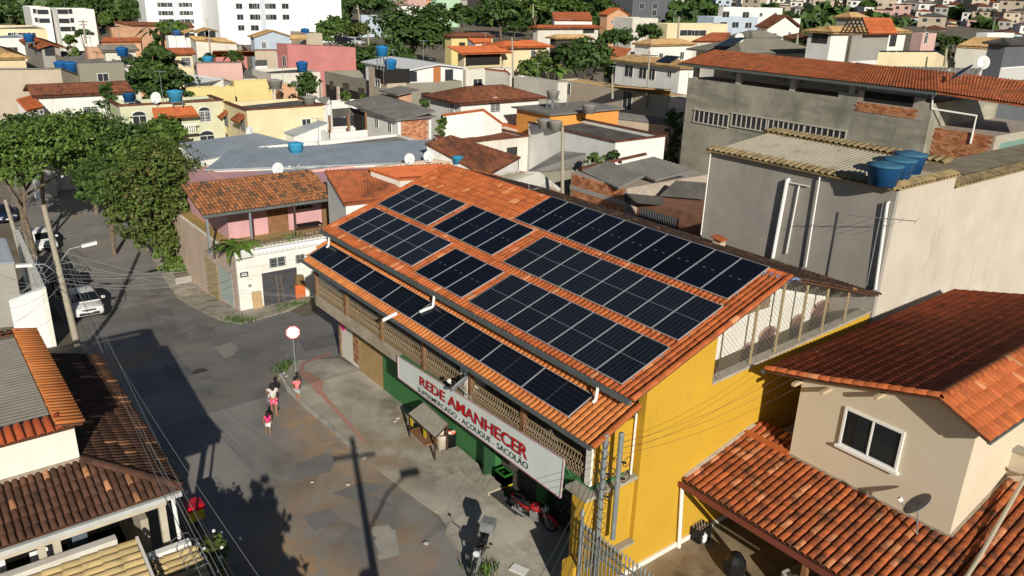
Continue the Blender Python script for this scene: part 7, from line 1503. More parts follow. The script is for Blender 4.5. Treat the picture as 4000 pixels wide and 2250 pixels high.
# spiked fence and gate pillar at the bottom
fy = -8.95; f0 = Y(2345, 2110, fy); fe = thing("spiked_fence", "grey steel fence with spear tops beside the yellow wall", "fence", (13, fy, 0))
ftop = f0.z
pick = MB().tube([(0, 0, .15), (0, 0, ftop)], .02, 5); pick.lathe((0, 0, ftop), [(.02, 0), (.045, .05), (.004, .2)], 6)
pmsh = bpy.data.meshes.new("picket"); pmsh.from_pydata(pick.v, [], pick.f); pmsh.update(); pmsh.materials.append(steel)
for i in range(34): inst("picket", pmsh, Matrix.Translation((12.42+i*.145, fy, 0)), fe)
for z in (.25, ftop-.55, ftop-.25): MB().bar((12.35, fy, z), (17.4, fy, z), .04, .04).build("fence_rail", steel, fe)
MB().tube([(12.33, fy, 0), (12.33, fy, ftop+.35)], .05, 8).build("fence_post", steel, fe); MB().lathe((12.33, fy, ftop+.35), [(.05, 0), (.08, .06), (.005, .3)], 8).build("spear_head", steel, fe)
MB().box((11.75, -9.1, 0), (12.25, -8.66, 1.5)).build("gate_pillar", yellow); tag(bpy.data.objects["gate_pillar"], "low yellow gate pillar at the foot of the service poles", "pillar")

# ================================================================ stop sign
sb = G(1156, 1462); st_ = thing("stop_sign", "octagonal street sign on a steel post glaring in the sun", "road sign", sb); hz = 2.35
top = PLN(1137, 1297, (sb.x, sb.y, 0), (CAM[0]-sb.x, CAM[1]-sb.y, 0)); hz = top.z-sb.z
MB().tube([sb, (sb.x, sb.y, sb.z+hz+.25)], .035, 8).build("post", steel, st_)
nv = (Vector(CAM)-top); nv.z = 0; nv.normalize(); nv = (nv+Vector((.02, 0, 0))).normalized(); sdv = Vector((-nv.y, nv.x, 0)); cc = Vector((sb.x, sb.y, sb.z+hz))+nv*.06
def octa(r, off, mat, nm): 
    p = [cc+sdv*r*math.cos(math.pi/8+i*math.pi/4)+Vector((0, 0, 1))*r*math.sin(math.pi/8+i*math.pi/4)+nv*off for i in range(8)]; q = [x-nv*.012 for x in p]
    return MB().add(p+q, [tuple(range(8)), tuple(range(15, 7, -1))]+[(i, i+8, (i+1) % 8+8, (i+1) % 8) for i in range(8)]).build(nm, mat, st_)
octa(.36, 0, M("sign_red", (.75, .05, .03), None, 1, .4), "sign_rim"); octa(.325, .010, M("sign_glare_white", (.92, .90, .86), None, 1, .3, spec=.8), "sign_face")  # white face stands in for sun glare on the red sign

# ================================================================ vehicles
tyre = M("tyre_rubber", (.018, .018, .018), None, 1, .8); rimm = M("wheel_alloy", (.45, .46, .48), None, 1, .35, metal=.7); lampm = M("headlamp_glass", (.55, .58, .60), None, 1, .1, spec=.8); redl = M("tail_lamp", (.35, .01, .01), None, 1, .2)
def loft(secs, name, mat, parent, smooth=True):            # secs: [(x, [(y,z)...])] closed rings
    V = []; F = []; m = len(secs[0][1])
    for x, ring in secs: V += [(x, y, z) for y, z in ring]
    for i in range(len(secs)-1):
        for j in range(m): a = i*m+j; b = i*m+(j+1) % m; F.append((a, b, b+m, a+m))
    F.append(tuple(range(m-1, -1, -1))); F.append(tuple((len(secs)-1)*m+j for j in range(m)))
    return MB().add(V, F).build(name, mat, parent, smooth)
def ring(w, z0, z1, b=.85): return [(-w*.9, z0), (-w, z0+.12), (-w, z0+(z1-z0)*.62), (-w*b, z1), (w*b, z1), (w, z0+(z1-z0)*.62), (w, z0+.12), (w*.9, z0)]
def car(name, label, cat, at, rz, paint, kind="hatch", group="parked cars"):
    t = thing(name, label, cat, (0, 0, 0), group); W = .86
    body = [(-1.98, ring(.70, .42, .80)), (-1.9, ring(.80, .28, .92)), (-1.5, ring(W, .22, .96)), (-.6, ring(W, .20, .95)), (.7, ring(W, .20, .93)), (1.2, ring(W, .22, .88)), (1.75, ring(.80, .25, .76)), (1.95, ring(.70, .30, .66))]
    loft(body, "body", paint, t)
    def cab(w0, w1, z): return [(-w0, .90), (-w0, .92), (-w1, z-.05), (-w1*.85, z), (w1*.85, z), (w1, z-.05), (w0, .92), (w0, .90)]
    if kind == "hatch": cabs = [(-1.85, .78, .70, .98), (-1.45, .80, .66, 1.40), (-1.0, .80, .64, 1.48), (.1, .80, .64, 1.47), (.45, .80, .66, 1.36), (1.15, .80, .76, .93)]
    else: cabs = [(-.55, .80, .72, 1.0), (-.40, .80, .66, 1.55), (.1, .80, .65, 1.62), (.75, .80, .66, 1.52), (1.25, .80, .76, .96)]
    loft([(x, cab(a, b, z)) for x, a, b, z in cabs], "cabin", paint, t)
    g = MB(); x3, z3 = cabs[-2][0], cabs[-2][3]; x4, z4 = cabs[-1][0], cabs[-1][3]      # windscreen
    g.add([(x3+.06, -.60, z3-.02), (x3+.06, .60, z3-.02), (x4+.0, .70, z4+.05), (x4+.0, -.70, z4+.05)], [(0, 1, 2, 3)]); o = g.build("windscreen", glass, t); o.modifiers.new("s", 'SOLIDIFY').thickness = .03
    for s in (-1, 1):
        xa, xb = cabs[1][0]+.12, cabs[-2][0]; g = MB().add([(xa, s*.735, 1.33), (xb-.05, s*.735, 1.32), (xb+.45, s*.805, .98), (xa-.12, s*.805, .98)], [(0, 1, 2, 3) if s < 0 else (3, 2, 1, 0)]); o = g.build("side_window", glass, t); o.modifiers.new("s", 'SOLIDIFY').thickness = .03
        MB().ob((.62, s*.98, .98), (.08, 0, 0), (0, .10, 0), (0, 0, .07)).build("wing_mirror", paint, t)
        MB().ob((1.80, s*.60, .68), (.10, -s*.05, 0), (0, .17, 0), (0, 0, .065)).build("headlight", lampm, t); MB().ob((-1.92, s*.68, .80), (.05, 0, 0), (0, .10, 0), (0, 0, .13)).build("tail_light", redl, t)
        for x in (-1.25, 1.28):
            w = MB().lathe((x, s*.70, .31), [(.30, 0), (.31, .04), (.31, .16), (.29, .19)], 18, axis=(0, s, 0)).build("wheel", tyre, t, True); MB().lathe((x, s*.885, .31), [(.20, 0), (.19, .012), (.05, .02)], 14, axis=(0, s, 0)).build("rim", rimm, w)
    g = MB().add([(cabs[1][0]-.06, -.58, cabs[1][3]-.06), (cabs[1][0]-.06, .58, cabs[1][3]-.06), (cabs[0][0]-.03, .66, 1.0), (cabs[0][0]-.03, -.66, 1.0)], [(3, 2, 1, 0)]); o = g.build("rear_window", glass, t); o.modifiers.new("s", 'SOLIDIFY').thickness = .03
    MB().ob((1.93, 0, .60), (.03, 0, 0), (0, .38, 0), (0, 0, .045)).build("grille", black, t); MB().ob((1.93, 0, .40), (.05, 0, 0), (0, .52, 0), (0, 0, .07)).build("lower_grille", black, t); MB().ob((1.975, 0, .50), (.015, 0, 0), (0, .20, 0), (0, 0, .055)).build("number_plate", whitec, t)
    if kind == "pickup":
        MB().box((-1.95, -.80, .90), (-.55, .80, .93)).build("bed_floor", black, t); mb = MB()
        for s in (-1, 1): mb.bar((-1.9, s*.78, 1.55), (-.4, s*.78, 1.62), .05, .05); mb.bar((-1.9, s*.78, .95), (-1.9, s*.78, 1.55), .05, .05)
        mb.bar((-1.9, -.78, 1.55), (-1.9, .78, 1.55), .05, .05); mb.build("ladder_rack", steel, t)
    place(t, at, rz); sl = math.atan(.146) if -30 < at[0] < -6 else 0; return t
cf = (G(300, 1262)+G(406, 1242))/2; cr_ = G(283, 1128); hd = math.atan2(cf.y-cr_.y, cf.x-cr_.x); cw = M("car_white", (.80, .80, .80), None, 1, .18, spec=.6)
dirv = Vector((math.cos(hd), math.sin(hd), 0)); cpos = cf-dirv*1.95; cpos.z = T(cpos.x)+.02
t = car("parked_car", "white hatchback parked facing the camera beside the leaning pole", "car", cpos, hd, cw); t.rotation_euler = (0, -math.asin(.146)*dirv.x if False else -math.asin(.146)*dirv.x, hd); t.scale = (1.15, 1.15, 1.15)
p2 = cpos-dirv*5.2+Vector((0, -.3, 0)); p2.z = T(p2.x)+.02; t = car("pickup_truck", "dark grey pickup with ladder rack parked behind the white hatchback", "pickup", p2, hd, M("car_grey", (.035, .037, .04), None, 1, .25, spec=.6), "pickup")
p3 = G(170, 965); car("parked_car", "white car parked under the forked street tree", "car", (p3.x, p3.y, T(p3.x)+.02), hd+.1, cw); p4 = G(10, 860); car("parked_car", "dark blue car at the left edge of the street", "car", (p4.x, p4.y, T(p4.x)+.02), hd+.2, M("car_navy", (.015, .025, .06), None, 1, .2, spec=.6))
p5 = Vector((17.6, -2.6, .03)); t = car("parked_car", "grey beige hatchback half hidden under the red porch roof", "car", p5, 0.0, M("car_champagne", (.20, .175, .14), None, 1, .25, spec=.6)); t.rotation_euler = (0, 0, math.pi*.97)
for i, (px, py, nm, m_) in enumerate(((1345, 170, "black car on the far road beside the street trees", M("car_black", (.02, .02, .022), None, 1, .2, spec=.6)), (1388, 170, "silver car on the far road beside the street trees", M("car_silver", (.5, .5, .52), None, 1, .25, spec=.6)))): P = D(px, py, 160); car("parked_car", nm, "car", (P.x, P.y, P.z-.3), .3, m_)
def moto(label, at, rz, paint, box=False, lean=.12):
    t = thing("motorcycle", label, "motorcycle", (0, 0, 0), "parked motorcycles")
    for x, nm in ((-.62, "rear_wheel"), (.68, "front_wheel")):
        w = MB(); w.tube([(x+.27*math.cos(a), 0, .31+.27*math.sin(a)) for a in np.linspace(0, 2*math.pi, 21)], .05, 6, caps=False); w = w.build(nm, tyre, t, True); r = MB()
        for k_ in range(6): a = k_*math.pi/3; r.bar((x, 0, .31), (x+.25*math.cos(a), 0, .31+.25*math.sin(a)), .03, .02, (0, 1, 0))
        r.lathe((x, -.05, .31), [(.07, 0), (.07, .1)], 10, axis=(0, 1, 0)); r.tube([(x+.235*math.cos(a), 0, .31+.235*math.sin(a)) for a in np.linspace(0, 2*math.pi, 19)], .02, 4, caps=False); r.build("rim", rimm, w)
    MB().tube([(.74+.34*math.cos(a)-.06, 0, .31+.34*math.sin(a)) for a in np.linspace(.3, 2.4, 8)], .06, 5).build("front_fender", paint, t); MB().tube([(-.62+.36*math.cos(a), 0, .33+.36*math.sin(a)) for a in np.linspace(.9, 2.6, 7)], .065, 5).build("rear_fender", black, t)
    for s in (-1, 1): MB().tube([(.68, s*.09, .31), (.52, s*.09, .80), (.45, s*.09, 1.0)], .026, 6).build("fork_leg", rimm, t)
    loft([(-.12, [(y*.6, z) for y, z in ring(.13, .68, .86)]), (.05, ring(.15, .66, .93)), (.28, ring(.14, .68, .95)), (.42, [(y*.6, z) for y, z in ring(.13, .72, .90)])], "fuel_tank", paint, t)
    loft([(-.85, ring(.10, .76, .84)), (-.45, ring(.13, .72, .82)), (-.10, ring(.11, .68, .80))], "seat", black, t); loft([(-.95, ring(.05, .72, .78)), (-.5, ring(.10, .55, .72)), (-.15, ring(.11, .50, .68))], "side_panel", paint, t)
    MB().ob((.10, 0, .42), (.20, 0, 0), (0, .12, 0), (0, 0, .18)).build("engine", rimm, t); MB().lathe((.12, 0, .56), [(.10, 0), (.11, .03), (.10, .05), (.11, .08), (.09, .12)], 10).build("cylinder", rimm, t)
    MB().tube([(.25, -.10, .45), (.15, -.13, .28), (-.3, -.15, .28), (-.85, -.17, .42)], [.025, .03, .045, .055], 8).build("exhaust", rimm, t); MB().tube([(.42, 0, .95), (-.10, 0, .62), (-.2, 0, .35), (.2, 0, .25), (.45, 0, .80)], .03, 6).build("frame_tube", black, t)
    MB().tube([(.30, .36, 1.06), (.42, .2, 1.08), (.44, 0, 1.02), (.42, -.2, 1.08), (.30, -.36, 1.06)], .018, 6).build("handlebar", black, t); MB().lathe((.50, 0, .92), [(.04, 0), (.10, .06), (.11, .12)], 12, axis=(1, 0, .1)).build("headlight", lampm, t)
    for s in (-1, 1): MB().tube([(.40, s*.25, 1.08), (.38, s*.36, 1.25)], .008, 4).build("mirror_stem", black, t); MB().ball((.37, s*.38, 1.28), (.02, .07, .05), 8, 5).build("mirror", black, t)
    if box:
        MB().ob((-.80, 0, 1.02), (.22, 0, 0), (0, .24, 0), (0, 0, .15)).build("top_box", M("topbox_grey", (.20, .21, .215), None, 1, .5), t); MB().ob((-.80, 0, 1.19), (.20, 0, 0), (0, .22, 0), (0, 0, .03)).build("box_lid", MATS["topbox_grey"], t); MB().tube([(-.62, .2, .85), (-.95, .2, .87), (-.95, -.2, .87), (-.62, -.2, .85)], .02, 5).build("luggage_rack", whitec, t)
    t.location = at; t.rotation_euler = (lean, 0, rz); return t
mf, mr = Z(2145, 2070, .06), Z(2030, 2012, .06); hd2 = math.atan2(mf.y-mr.y, mf.x-mr.x); mm = (mf+mr)/2
moto("red motorcycle parked in front of the shop entrance", (mm.x, mm.y, .05), hd2, redp)
m2 = Z(1868, 2205, .06); moto("black motorcycle with grey top box at the bottom of the street", (m2.x, m2.y, .05), math.atan2(-.78, .62), M("moto_black", (.02, .02, .022), None, 1, .3, spec=.5), True, lean=-.1)

# ================================================================ street objects
stl = thing("vendor_stall", "metal topped market stall with yellow price cards in front of the green wall", "stall", Z(1680, 1680, .05))
q = [Z(1655, 1570, 1.45), Z(1752, 1655, 1.45), Z(1700, 1708, 1.15), Z(1595, 1615, 1.15)]
tin = M("worn_tin", (.40, .38, .33), (.32, .29, .24), 3, .6, stains=[((.22, .17, .11), 2, None, .55, .72, .6)])
L2 = lambda a, b: (q[0]*(1-a)+q[1]*a)*(1-b)+(q[3]*(1-a)+q[2]*a)*b
for i in range(3):
    for j in range(2): MB().slab([L2(i/3+.004, j/2+.004), L2((i+1)/3-.004, j/2+.004), L2((i+1)/3-.004, (j+1)/2-.004), L2(i/3+.004, (j+1)/2-.004)], .03).build("tin_sheet", tin, stl)
mb = MB()
for i in range(4): mb.bar(q[i]-Vector((0, 0, .03)), q[(i+1) % 4]-Vector((0, 0, .03)), .05, .05)
mb.build("canopy_frame", woodd, stl)
for i in range(4): c = q[i].lerp(sum(q, Vector())/4, .06); MB().box((c.x-.03, c.y-.03, .05), (c.x+.03, c.y+.03, c.z-.03)).build("stall_leg", woodd, stl)
cen = sum(q, Vector())/4; e1 = (q[1]-q[0]).normalized(); e2 = Vector((-e1.y, e1.x, 0)); MB().ob((cen.x, cen.y, .55), e1*.7, e2*.5, (0, 0, .04)).build("stall_board", wood, stl)
yc = M("yellow_card", (.62, .48, .02), None, 1, .6)
for f in (.12, .62): P = q[3].lerp(q[2], f)+Vector((0, 0, -.28)); MB().ob(P, e1*.11, e2*.008, (0, 0, .17)).build("price_card", yc, stl)
def bucket(name, label, at, r, h, mat, cat, fill=None, handle=False):
    t = thing(name, label, cat, at); x, y, z = at; MB().lathe((x, y, z), [(r*.82, 0), (r, h*.96), (r*1.06, h), (r*.9, h), (r*.86, h*.85)], 16).build("drum", mat, t, True)
    if fill: 
        mb = MB(); rr = random.Random(2)
        for _ in range(9): mb.ball((x+rr.uniform(-.5, .5)*r, y+rr.uniform(-.5, .5)*r, z+h+.02), r*.28, 6, 4)
        mb.build("contents", fill, t, kind="stuff")
    return t
P = Z(1727, 1755, .06); bucket("white_drum", "white plastic drum beside the market stall", (P.x, P.y, .06), .26, .75, M("dirty_white_plastic", (.66, .60, .50), (.55, .47, .36), 4, .6), "drum")
P = Z(1758, 1742, .06); bucket("black_bin", "black bin filled with red and white bags by the green door", (P.x, P.y, .06), .27, .65, black, "bin", M("bag_mix", (.75, .10, .05), (.75, .75, .7), 9, .5, lo=.45, hi=.55))
P = Z(1778, 1728, .06); br_ = thing("broom", "red handled broom leaning by the green door", "broom", P); MB().tube([P+Vector((0, 0, .1)), P+Vector((-.05, .25, 1.5))], .015, 5).build("handle", redp, br_); MB().ob(P+Vector((0, 0, .08)), (.18, 0, 0), (0, .04, 0), (0, 0, .06)).build("brush", whitec, br_)
P = Z(1968, 1890, .08); bk = thing("crate_stack", "stack of yellow shopping baskets with a green one on top", "baskets", P)
for i in range(5):
    mb = MB(); z = P.z+i*.09; m_ = yc if i < 4 else M("green_plastic", (.02, .13, .02), None, 1, .5)
    for s in (-1, 1): mb.ob((P.x, P.y+s*.2, z+.12), (.28, 0, 0), (0, .015, 0), (0, 0, .11)); mb.ob((P.x+s*.28, P.y, z+.12), (.015, 0, 0), (0, .19, 0), (0, 0, .11))
    mb.ob((P.x, P.y, z+.02), (.26, 0, 0), (0, .18, 0), (0, 0, .01)); mb.build("basket", m_, bk)
def crate(name, label, at, s, mat, full=None):
    t = thing(name, label, "crate", at, "plastic crates"); x, y, z = at
    for sx, sy, ax, ay in ((1, 0, .02, .5), (-1, 0, .02, .5), (0, 1, .48, .02), (0, -1, .48, .02)):
        mb = MB()
        for zz in (.12, .40, .68, .95): mb.ob((x+sx*s*.5, y+sy*s*.5, z+s*zz*.8), (max(ax*s, .02), 0, 0), (0, max(ay*s, .02), 0), (0, 0, s*.075))
        mb.build("crate_side", mat, t, kind="stuff")
    MB().box((x-s*.48, y-s*.48, z+.01), (x+s*.48, y+s*.48, z+.04)).build("crate_floor", mat, t)
    if full:
        mb = MB()
        for i in range(4):
            for j in range(4): mb.lathe((x+(i-1.5)*s*.22, y+(j-1.5)*s*.22, z+.1), [(.04, 0), (.04, s*.55), (.015, s*.7), (.015, s*.82)], 6)
        mb.build("bottles", full, t, kind="stuff")
P = Z(1362, 1398, .06); crate("black_crate", "black crate at the open shop corner", (P.x, P.y+.2, .06), .5, black)
P = Z(2725, 2095, .05); crate("bottle_crate", "black crate full of bottles under the red porch roof", (P.x, P.y, .04), .62, black, M("brown_bottle", (.10, .05, .03), (.35, .3, .25), 9, .3))
P = Z(2752, 2100, .04); jg = thing("plastic_jug", "translucent white jug beside the bottle crate", "jug", (P.x+.1, P.y-.2, .04)); MB().lathe((P.x+.1, P.y-.2, .04), [(.11, 0), (.12, .05), (.12, .28), (.04, .38), (.04, .43)], 12).build("jug", M("jug_plastic", (.65, .68, .70), None, 1, .4), jg, True)
P = Z(2870, 2210, .3); o = MB(); o.lathe((P.x, P.y, .04), [(.35, 0), (.40, .2), (.34, .5), (.2, .72), (.06, .8)], 9); o = o.build("rubbish_bag", M("black_bag", (.012, .012, .013), None, 1, .35), smooth=False); tag(o, "black rubbish bag lying on the carport paving", "bag")
P = Z(1345, 1340, .06); wd = thing("water_dispenser", "white drinking water barrel on a white pedestal at the shop corner", "water dispenser", (P.x, P.y+.15, .06)); MB().lathe((P.x, P.y+.15, .06), [(.24, 0), (.26, .1), (.20, .6), (.22, .7)], 14).build("pedestal", whitec, wd, True); MB().lathe((P.x, P.y+.15, .76), [(.20, 0), (.21, .5), (.19, .62), (.2, .66)], 14).build("barrel", M("barrel_offwhite", (.62, .58, .50), None, 1, .5), wd, True)
P = Z(2027, 2225, .06); o = MB().ob(P+Vector((0, 0, .01)), (.26, .1, 0), (-.07, .17, 0), (0, 0, .015)).build("white_board", whitec); tag(o, "white polystyrene board lying on the pavement", "board")
P = Z(758, 1985, 1.3); mb_ = thing("red_yellow_bin", "red and yellow litter box in the shaded street by the veranda", "litter bin", (P.x, P.y, 0)); MB().box((P.x-.25, P.y-.25, .95), (P.x+.25, P.y+.25, 1.35)).build("bin_body", yc, mb_); MB().box((P.x-.27, P.y-.27, 1.35), (P.x+.27, P.y+.27, 1.52)).build("bin_top", redp, mb_); MB().tube([(P.x, P.y, 0), (P.x, P.y, .95)], .03, 6).build("bin_post", black, mb_)
P = X(1190, 1100, XG+.4); gg = G(1190, 1150); mbx = thing("bronze_meter", "bronze drum mailbox beside an orange cloth at the garage wall", "mailbox", (XG+.15, P.y, gz)); MB().lathe((XG+.25, P.y-.3, gz+1.25), [(.3, 0), (.3, .55)], 14).build("drum", M("bronze", (.20, .13, .05), None, 1, .5), mbx); MB().box((XG+.02, P.y-.6, gz+.15), (XG+.2, P.y+.1, gz+1.1)).build("cloth", M("orange_cloth", (.62, .16, .05), (.5, .12, .04), 5, .9), mbx)
P = X(1095, 1150, XG+.3); ld = thing("wooden_ladder", "old wooden ladder and plant pot leaning at the garage door", "ladder", (XG+.3, P.y, gz))
for s in (-.2, .2): MB().bar((XG+.55, P.y+s, gz), (XG+.12, P.y+s*.7, gz+2.1), .06, .05).build("rail", M("grey_wood", (.16, .12, .09), None, 1, .9), ld)
for i in range(6): f_ = (i+.6)/6.5; MB().bar((XG+.55-.43*f_, P.y-.2, gz+2.1*f_), (XG+.55-.43*f_, P.y+.2, gz+2.1*f_), .04, .04).build("rung", MATS["grey_wood"], ld)
P = X(1003, 1165, XG+.2); o = MB().ob((XG+.25, P.y, gz+.6), (.04, 0, .08), (0, .3, 0), (-.1, 0, .6)).build("cardboard_sheet", M("cardboard", (.45, .32, .18), None, 1, .9)); tag(o, "brown cardboard sheet leaning on the white garage wall", "cardboard")
# white wall with razor wire by the street, shed corner at the left edge
wb = [G(205, 1340), G(230, 1240)]; w0 = Z(130, 1290, 1.0); rw = thing("razor_wire_wall", "white street wall topped with razor wire before the grey roof house", "wall", (-12, -19, -1))
a_, b_ = G(222, 1352), G(110, 1085); MB().prism([(a_.x, a_.y, 1.15), (a_.x-.1, a_.y-1.9, .7), (a_.x-.35, a_.y-1.9, .7), (a_.x-.35, a_.y-.0, 1.15)], -4).build("end_wall", whitec, rw)
MB().prism([(a_.x, a_.y, 1.1), (b_.x, b_.y, .3), (b_.x, b_.y-.3, .3), (a_.x, a_.y-.3, 1.1)], -5).build("street_wall", white, rw)
coil("razor_wire", [(a_.x, a_.y-.15, 1.35), (b_.x, b_.y-.15, .55)], .32, 14, "razor wire coils along the white street wall by the pole")
t, P = quadroof("small shed with bluish tiled roof at the left edge of the street", [(-90, 930, 1.6), (22, 932, 1.6), (56, 1022, .9), (-90, 1032, .9)], "zinc", name="street_shed", wall="grey", cat="shed")
# litter on the pavement
mb = MB(); rr = random.Random(9)
for px, py in ((1108, 1462), (1103, 1470), (1120, 1475), (1095, 1485), (1555, 1640), (1545, 1652), (1665, 2130), (1360, 1900), (1220, 1890)):
    g = G(px, py); mb.ob((g.x, g.y, g.z+.085), (rr.uniform(.03, .09), .03, .01), (-.03, rr.uniform(.03, .07), 0), (0, 0, .012))
tag(mb.build("litter", whitec, kind="stuff"), "scraps of white litter on the pavement and road", "litter")

# ================================================================ people
def skin(name, joints, edges, mat, parent, sub=1):
    """continuous skinned body: joints {name:(pos, radius)}"""
    ks = list(joints); idx = {k_: i for i, k_ in enumerate(ks)}; me = bpy.data.meshes.new(name); me.from_pydata([joints[k_][0] for k_ in ks], [(idx[a], idx[b]) for a, b in edges], []); o = bpy.data.objects.new(name, me); link(o)
    m = o.modifiers.new("skin", 'SKIN'); sv = me.skin_vertices[0].data
    for k_ in ks: r = joints[k_][1]; sv[idx[k_]].radius = (r, r) if isinstance(r, (int, float)) else r
    sv[0].use_root = True; o.modifiers.new("sub", 'SUBSURF').levels = sub; o.modifiers["sub"].render_levels = sub
    dg = bpy.context.evaluated_depsgraph_get(); dg.update(); em = bpy.data.meshes.new_from_object(o.evaluated_get(dg)); bpy.data.objects.remove(o); em.materials.clear(); em.materials.append(mat)
    em.polygons.foreach_set("use_smooth", [True]*len(em.polygons)); o = bpy.data.objects.new(name, em); link(o); par(o, parent); return o
skinm = M("skin_tan", (.30, .15, .085), (.34, .175, .10), 6, .6); hairm = M("hair_dark", (.018, .012, .009), None, 1, .6)
def person(label, at, rz, h, shirt, bottoms, long_shorts=.55, step=.18, arms=None, skirt=False, hair=None, hairlen=0, group="people in the street", sleeve=.55):
    """standing or walking figure facing +x locally; h = height"""
    t = thing("person", label, "person", (0, 0, 0), group); s = h/1.7; S = lambda x, y, z: (x*s, y*s, z*s)
    A = arms or {1: ((.02, .24, 1.12), (.14, .25, .92)), -1: ((.0, -.24, 1.12), (.10, -.25, .90))}
    J = {"pelvis": (S(0, 0, .92), .125*s), "spine": (S(0, 0, 1.12), .12*s), "chest": (S(.01, 0, 1.30), .135*s), "neck": (S(.01, 0, 1.44), .05*s), "head0": (S(.02, 0, 1.52), .075*s), "head1": (S(.02, 0, 1.61), .092*s), "head2": (S(.02, 0, 1.685), .05*s), "nose": (S(.115, 0, 1.565), .015*s)}
    E = [("pelvis", "spine"), ("spine", "chest"), ("chest", "neck"), ("neck", "head0"), ("head0", "head1"), ("head1", "head2"), ("head1", "nose")]
    for sd in (1, -1):
        n = "L" if sd > 0 else "R"; st_x = step*sd
        J["sh"+n] = (S(0, sd*.165, 1.385), .062*s); J["el"+n] = (S(*A[sd][0]), .042*s); J["wr"+n] = (S(*A[sd][1]), .030*s); w = Vector(A[sd][1]); dr = (w-Vector(A[sd][0])).normalized(); pm = w+dr*.07; J["pa"+n] = (S(*pm), .034*s)
        E += [("chest", "sh"+n), ("sh"+n, "el"+n), ("el"+n, "wr"+n), ("wr"+n, "pa"+n)]
        for fi, (oy, L) in enumerate(((-.03, .075), (-.01, .09), (.012, .085), (.032, .068))): tip = pm+dr*L+Vector((.01, oy*1.2, 0)); J["f%d%s" % (fi, n)] = (S(*tip), .010*s); E.append(("pa"+n, "f%d%s" % (fi, n)))
        J["th"+n] = (S(*(w+dr*.03+Vector((.06, -sd*.02, -.01)))), .011*s); E.append(("wr"+n, "th"+n))
        J["hip"+n] = (S(.0, sd*.085, .86), .092*s); J["kn"+n] = (S(st_x*.6+.03, sd*.09, .48), .060*s); J["an"+n] = (S(st_x-.03*(sd < 0), sd*.09, .085), .038*s); J["to"+n] = (S(st_x+.16, sd*.10, .03), .032*s)
        E += [("pelvis", "hip"+n), ("hip"+n, "kn"+n), ("kn"+n, "an"+n), ("an"+n, "to"+n)]
    skin("body", J, E, skinm, t, 1)
    SJ = {"pelvis": (S(0, 0, .90), .140*s), "spine": (S(0, 0, 1.12), .142*s), "chest": (S(.01, 0, 1.30), .152*s), "neck": (S(.01, 0, 1.405), .072*s)}; SE = [("pelvis", "spine"), ("spine", "chest"), ("chest", "neck")]
    for sd in (1, -1):
        n = "L" if sd > 0 else "R"; SJ["sh"+n] = (S(0, sd*.17, 1.385), .078*s); e = Vector((0, sd*.165, 1.385)).lerp(Vector(A[sd][0]), sleeve); SJ["el"+n] = (S(*e), .066*s); SE += [("chest", "sh"+n), ("sh"+n, "el"+n)]
    skin("shirt", SJ, SE, shirt, t, 1)
    if skirt: MB().lathe(S(0, 0, .62), [(.20*s, 0), (.19*s, .1*s), (.15*s, .34*s)], 14).build("skirt", bottoms, t, True)
    else:
        BJ = {"pelvis": (S(0, 0, .92), .142*s)}; BE = []
        for sd in (1, -1): n = "L" if sd > 0 else "R"; k_ = Vector((0, sd*.085, .86)).lerp(Vector((step*sd*.6+.03, sd*.09, .48)), long_shorts+.2); BJ["hip"+n] = (S(0, sd*.085, .84), .112*s); BJ["k"+n] = (S(*k_), .095*s); BE += [("pelvis", "hip"+n), ("hip"+n, "k"+n)]
        skin("shorts", BJ, BE, bottoms, t, 1)
    hm_ = MB().ball(S(-.005, 0, 1.63), (.112*s, .105*s, .098*s), 12, 8)
    if hairlen: hm_.ball(S(-.07, 0, 1.56-hairlen/2), (.07*s, .09*s, (.1+hairlen/2)*s), 10, 7)
    hm_.build("hair", hair or hairm, t, True); MB().ball(S(.098, .035, 1.60), .011*s, 6, 4).build("eye", black, t); MB().ball(S(.098, -.035, 1.60), .011*s, 6, 4).build("eye", black, t); MB().ob(S(.10, 0, 1.525), (.006*s, 0, 0), (0, .028*s, 0), (0, 0, .006*s)).build("mouth", M("lip", (.25, .08, .06), None, 1, .6), t)
    for sd in (1, -1): MB().ball(S(.015, sd*.098, 1.585), (.02*s, .012*s, .03*s), 6, 4).build("ear", skinm, t)
    t.location = at; t.rotation_euler = (0, 0, rz); return t
away = math.atan2(.38, -.92)+.1
g = G(1073, 1625); wl = (g.x, g.y, g.z+.012)
person("woman in white patterned top and pink floral shorts pushing a stroller", wl, away, 1.60, M("white_print", (.62, .59, .55), (.50, .47, .44), 9, .8), M("pink_floral", (.80, .03, .16), (.85, .45, .50), 11, .8, lo=.5, hi=.58), arms={1: ((.12, .27, 1.16), (.36, .20, 1.02)), -1: ((.12, -.27, 1.16), (.36, -.20, 1.02))}, hairlen=.12, sleeve=.3)
g2 = G(1165, 1575); person("boy in a pink shirt and grey shorts walking on the pavement edge", (g2.x, g2.y, .06), away-.4, 1.28, M("pink_shirt", (.85, .20, .24), None, 1, .8), M("grey_shorts", (.36, .40, .40), None, 1, .8), sleeve=.8, arms={1: ((.05, .26, 1.14), (.10, .26, .92)), -1: ((.16, -.24, 1.18), (.22, -.10, 1.40))})
g3 = G(1050, 1700); person("little girl in a bright pink top and white shorts following behind", (g3.x, g3.y, g3.z+.012), away+.1, 1.10, M("hot_pink", (.90, .04, .20), None, 1, .8), M("white_shorts", (.72, .74, .72), None, 1, .8), hairlen=.22, sleeve=.4)
pbx = Y(1395, 1160, -7.6).x; person("person in dark shorts standing on the balcony behind the railing", (pbx, -7.55, 3.875), -1.2, 1.7, M("grey_blue_shirt", (.12, .15, .22), None, 1, .8), M("navy_shorts", (.03, .035, .06), None, 1, .8), sleeve=.6)
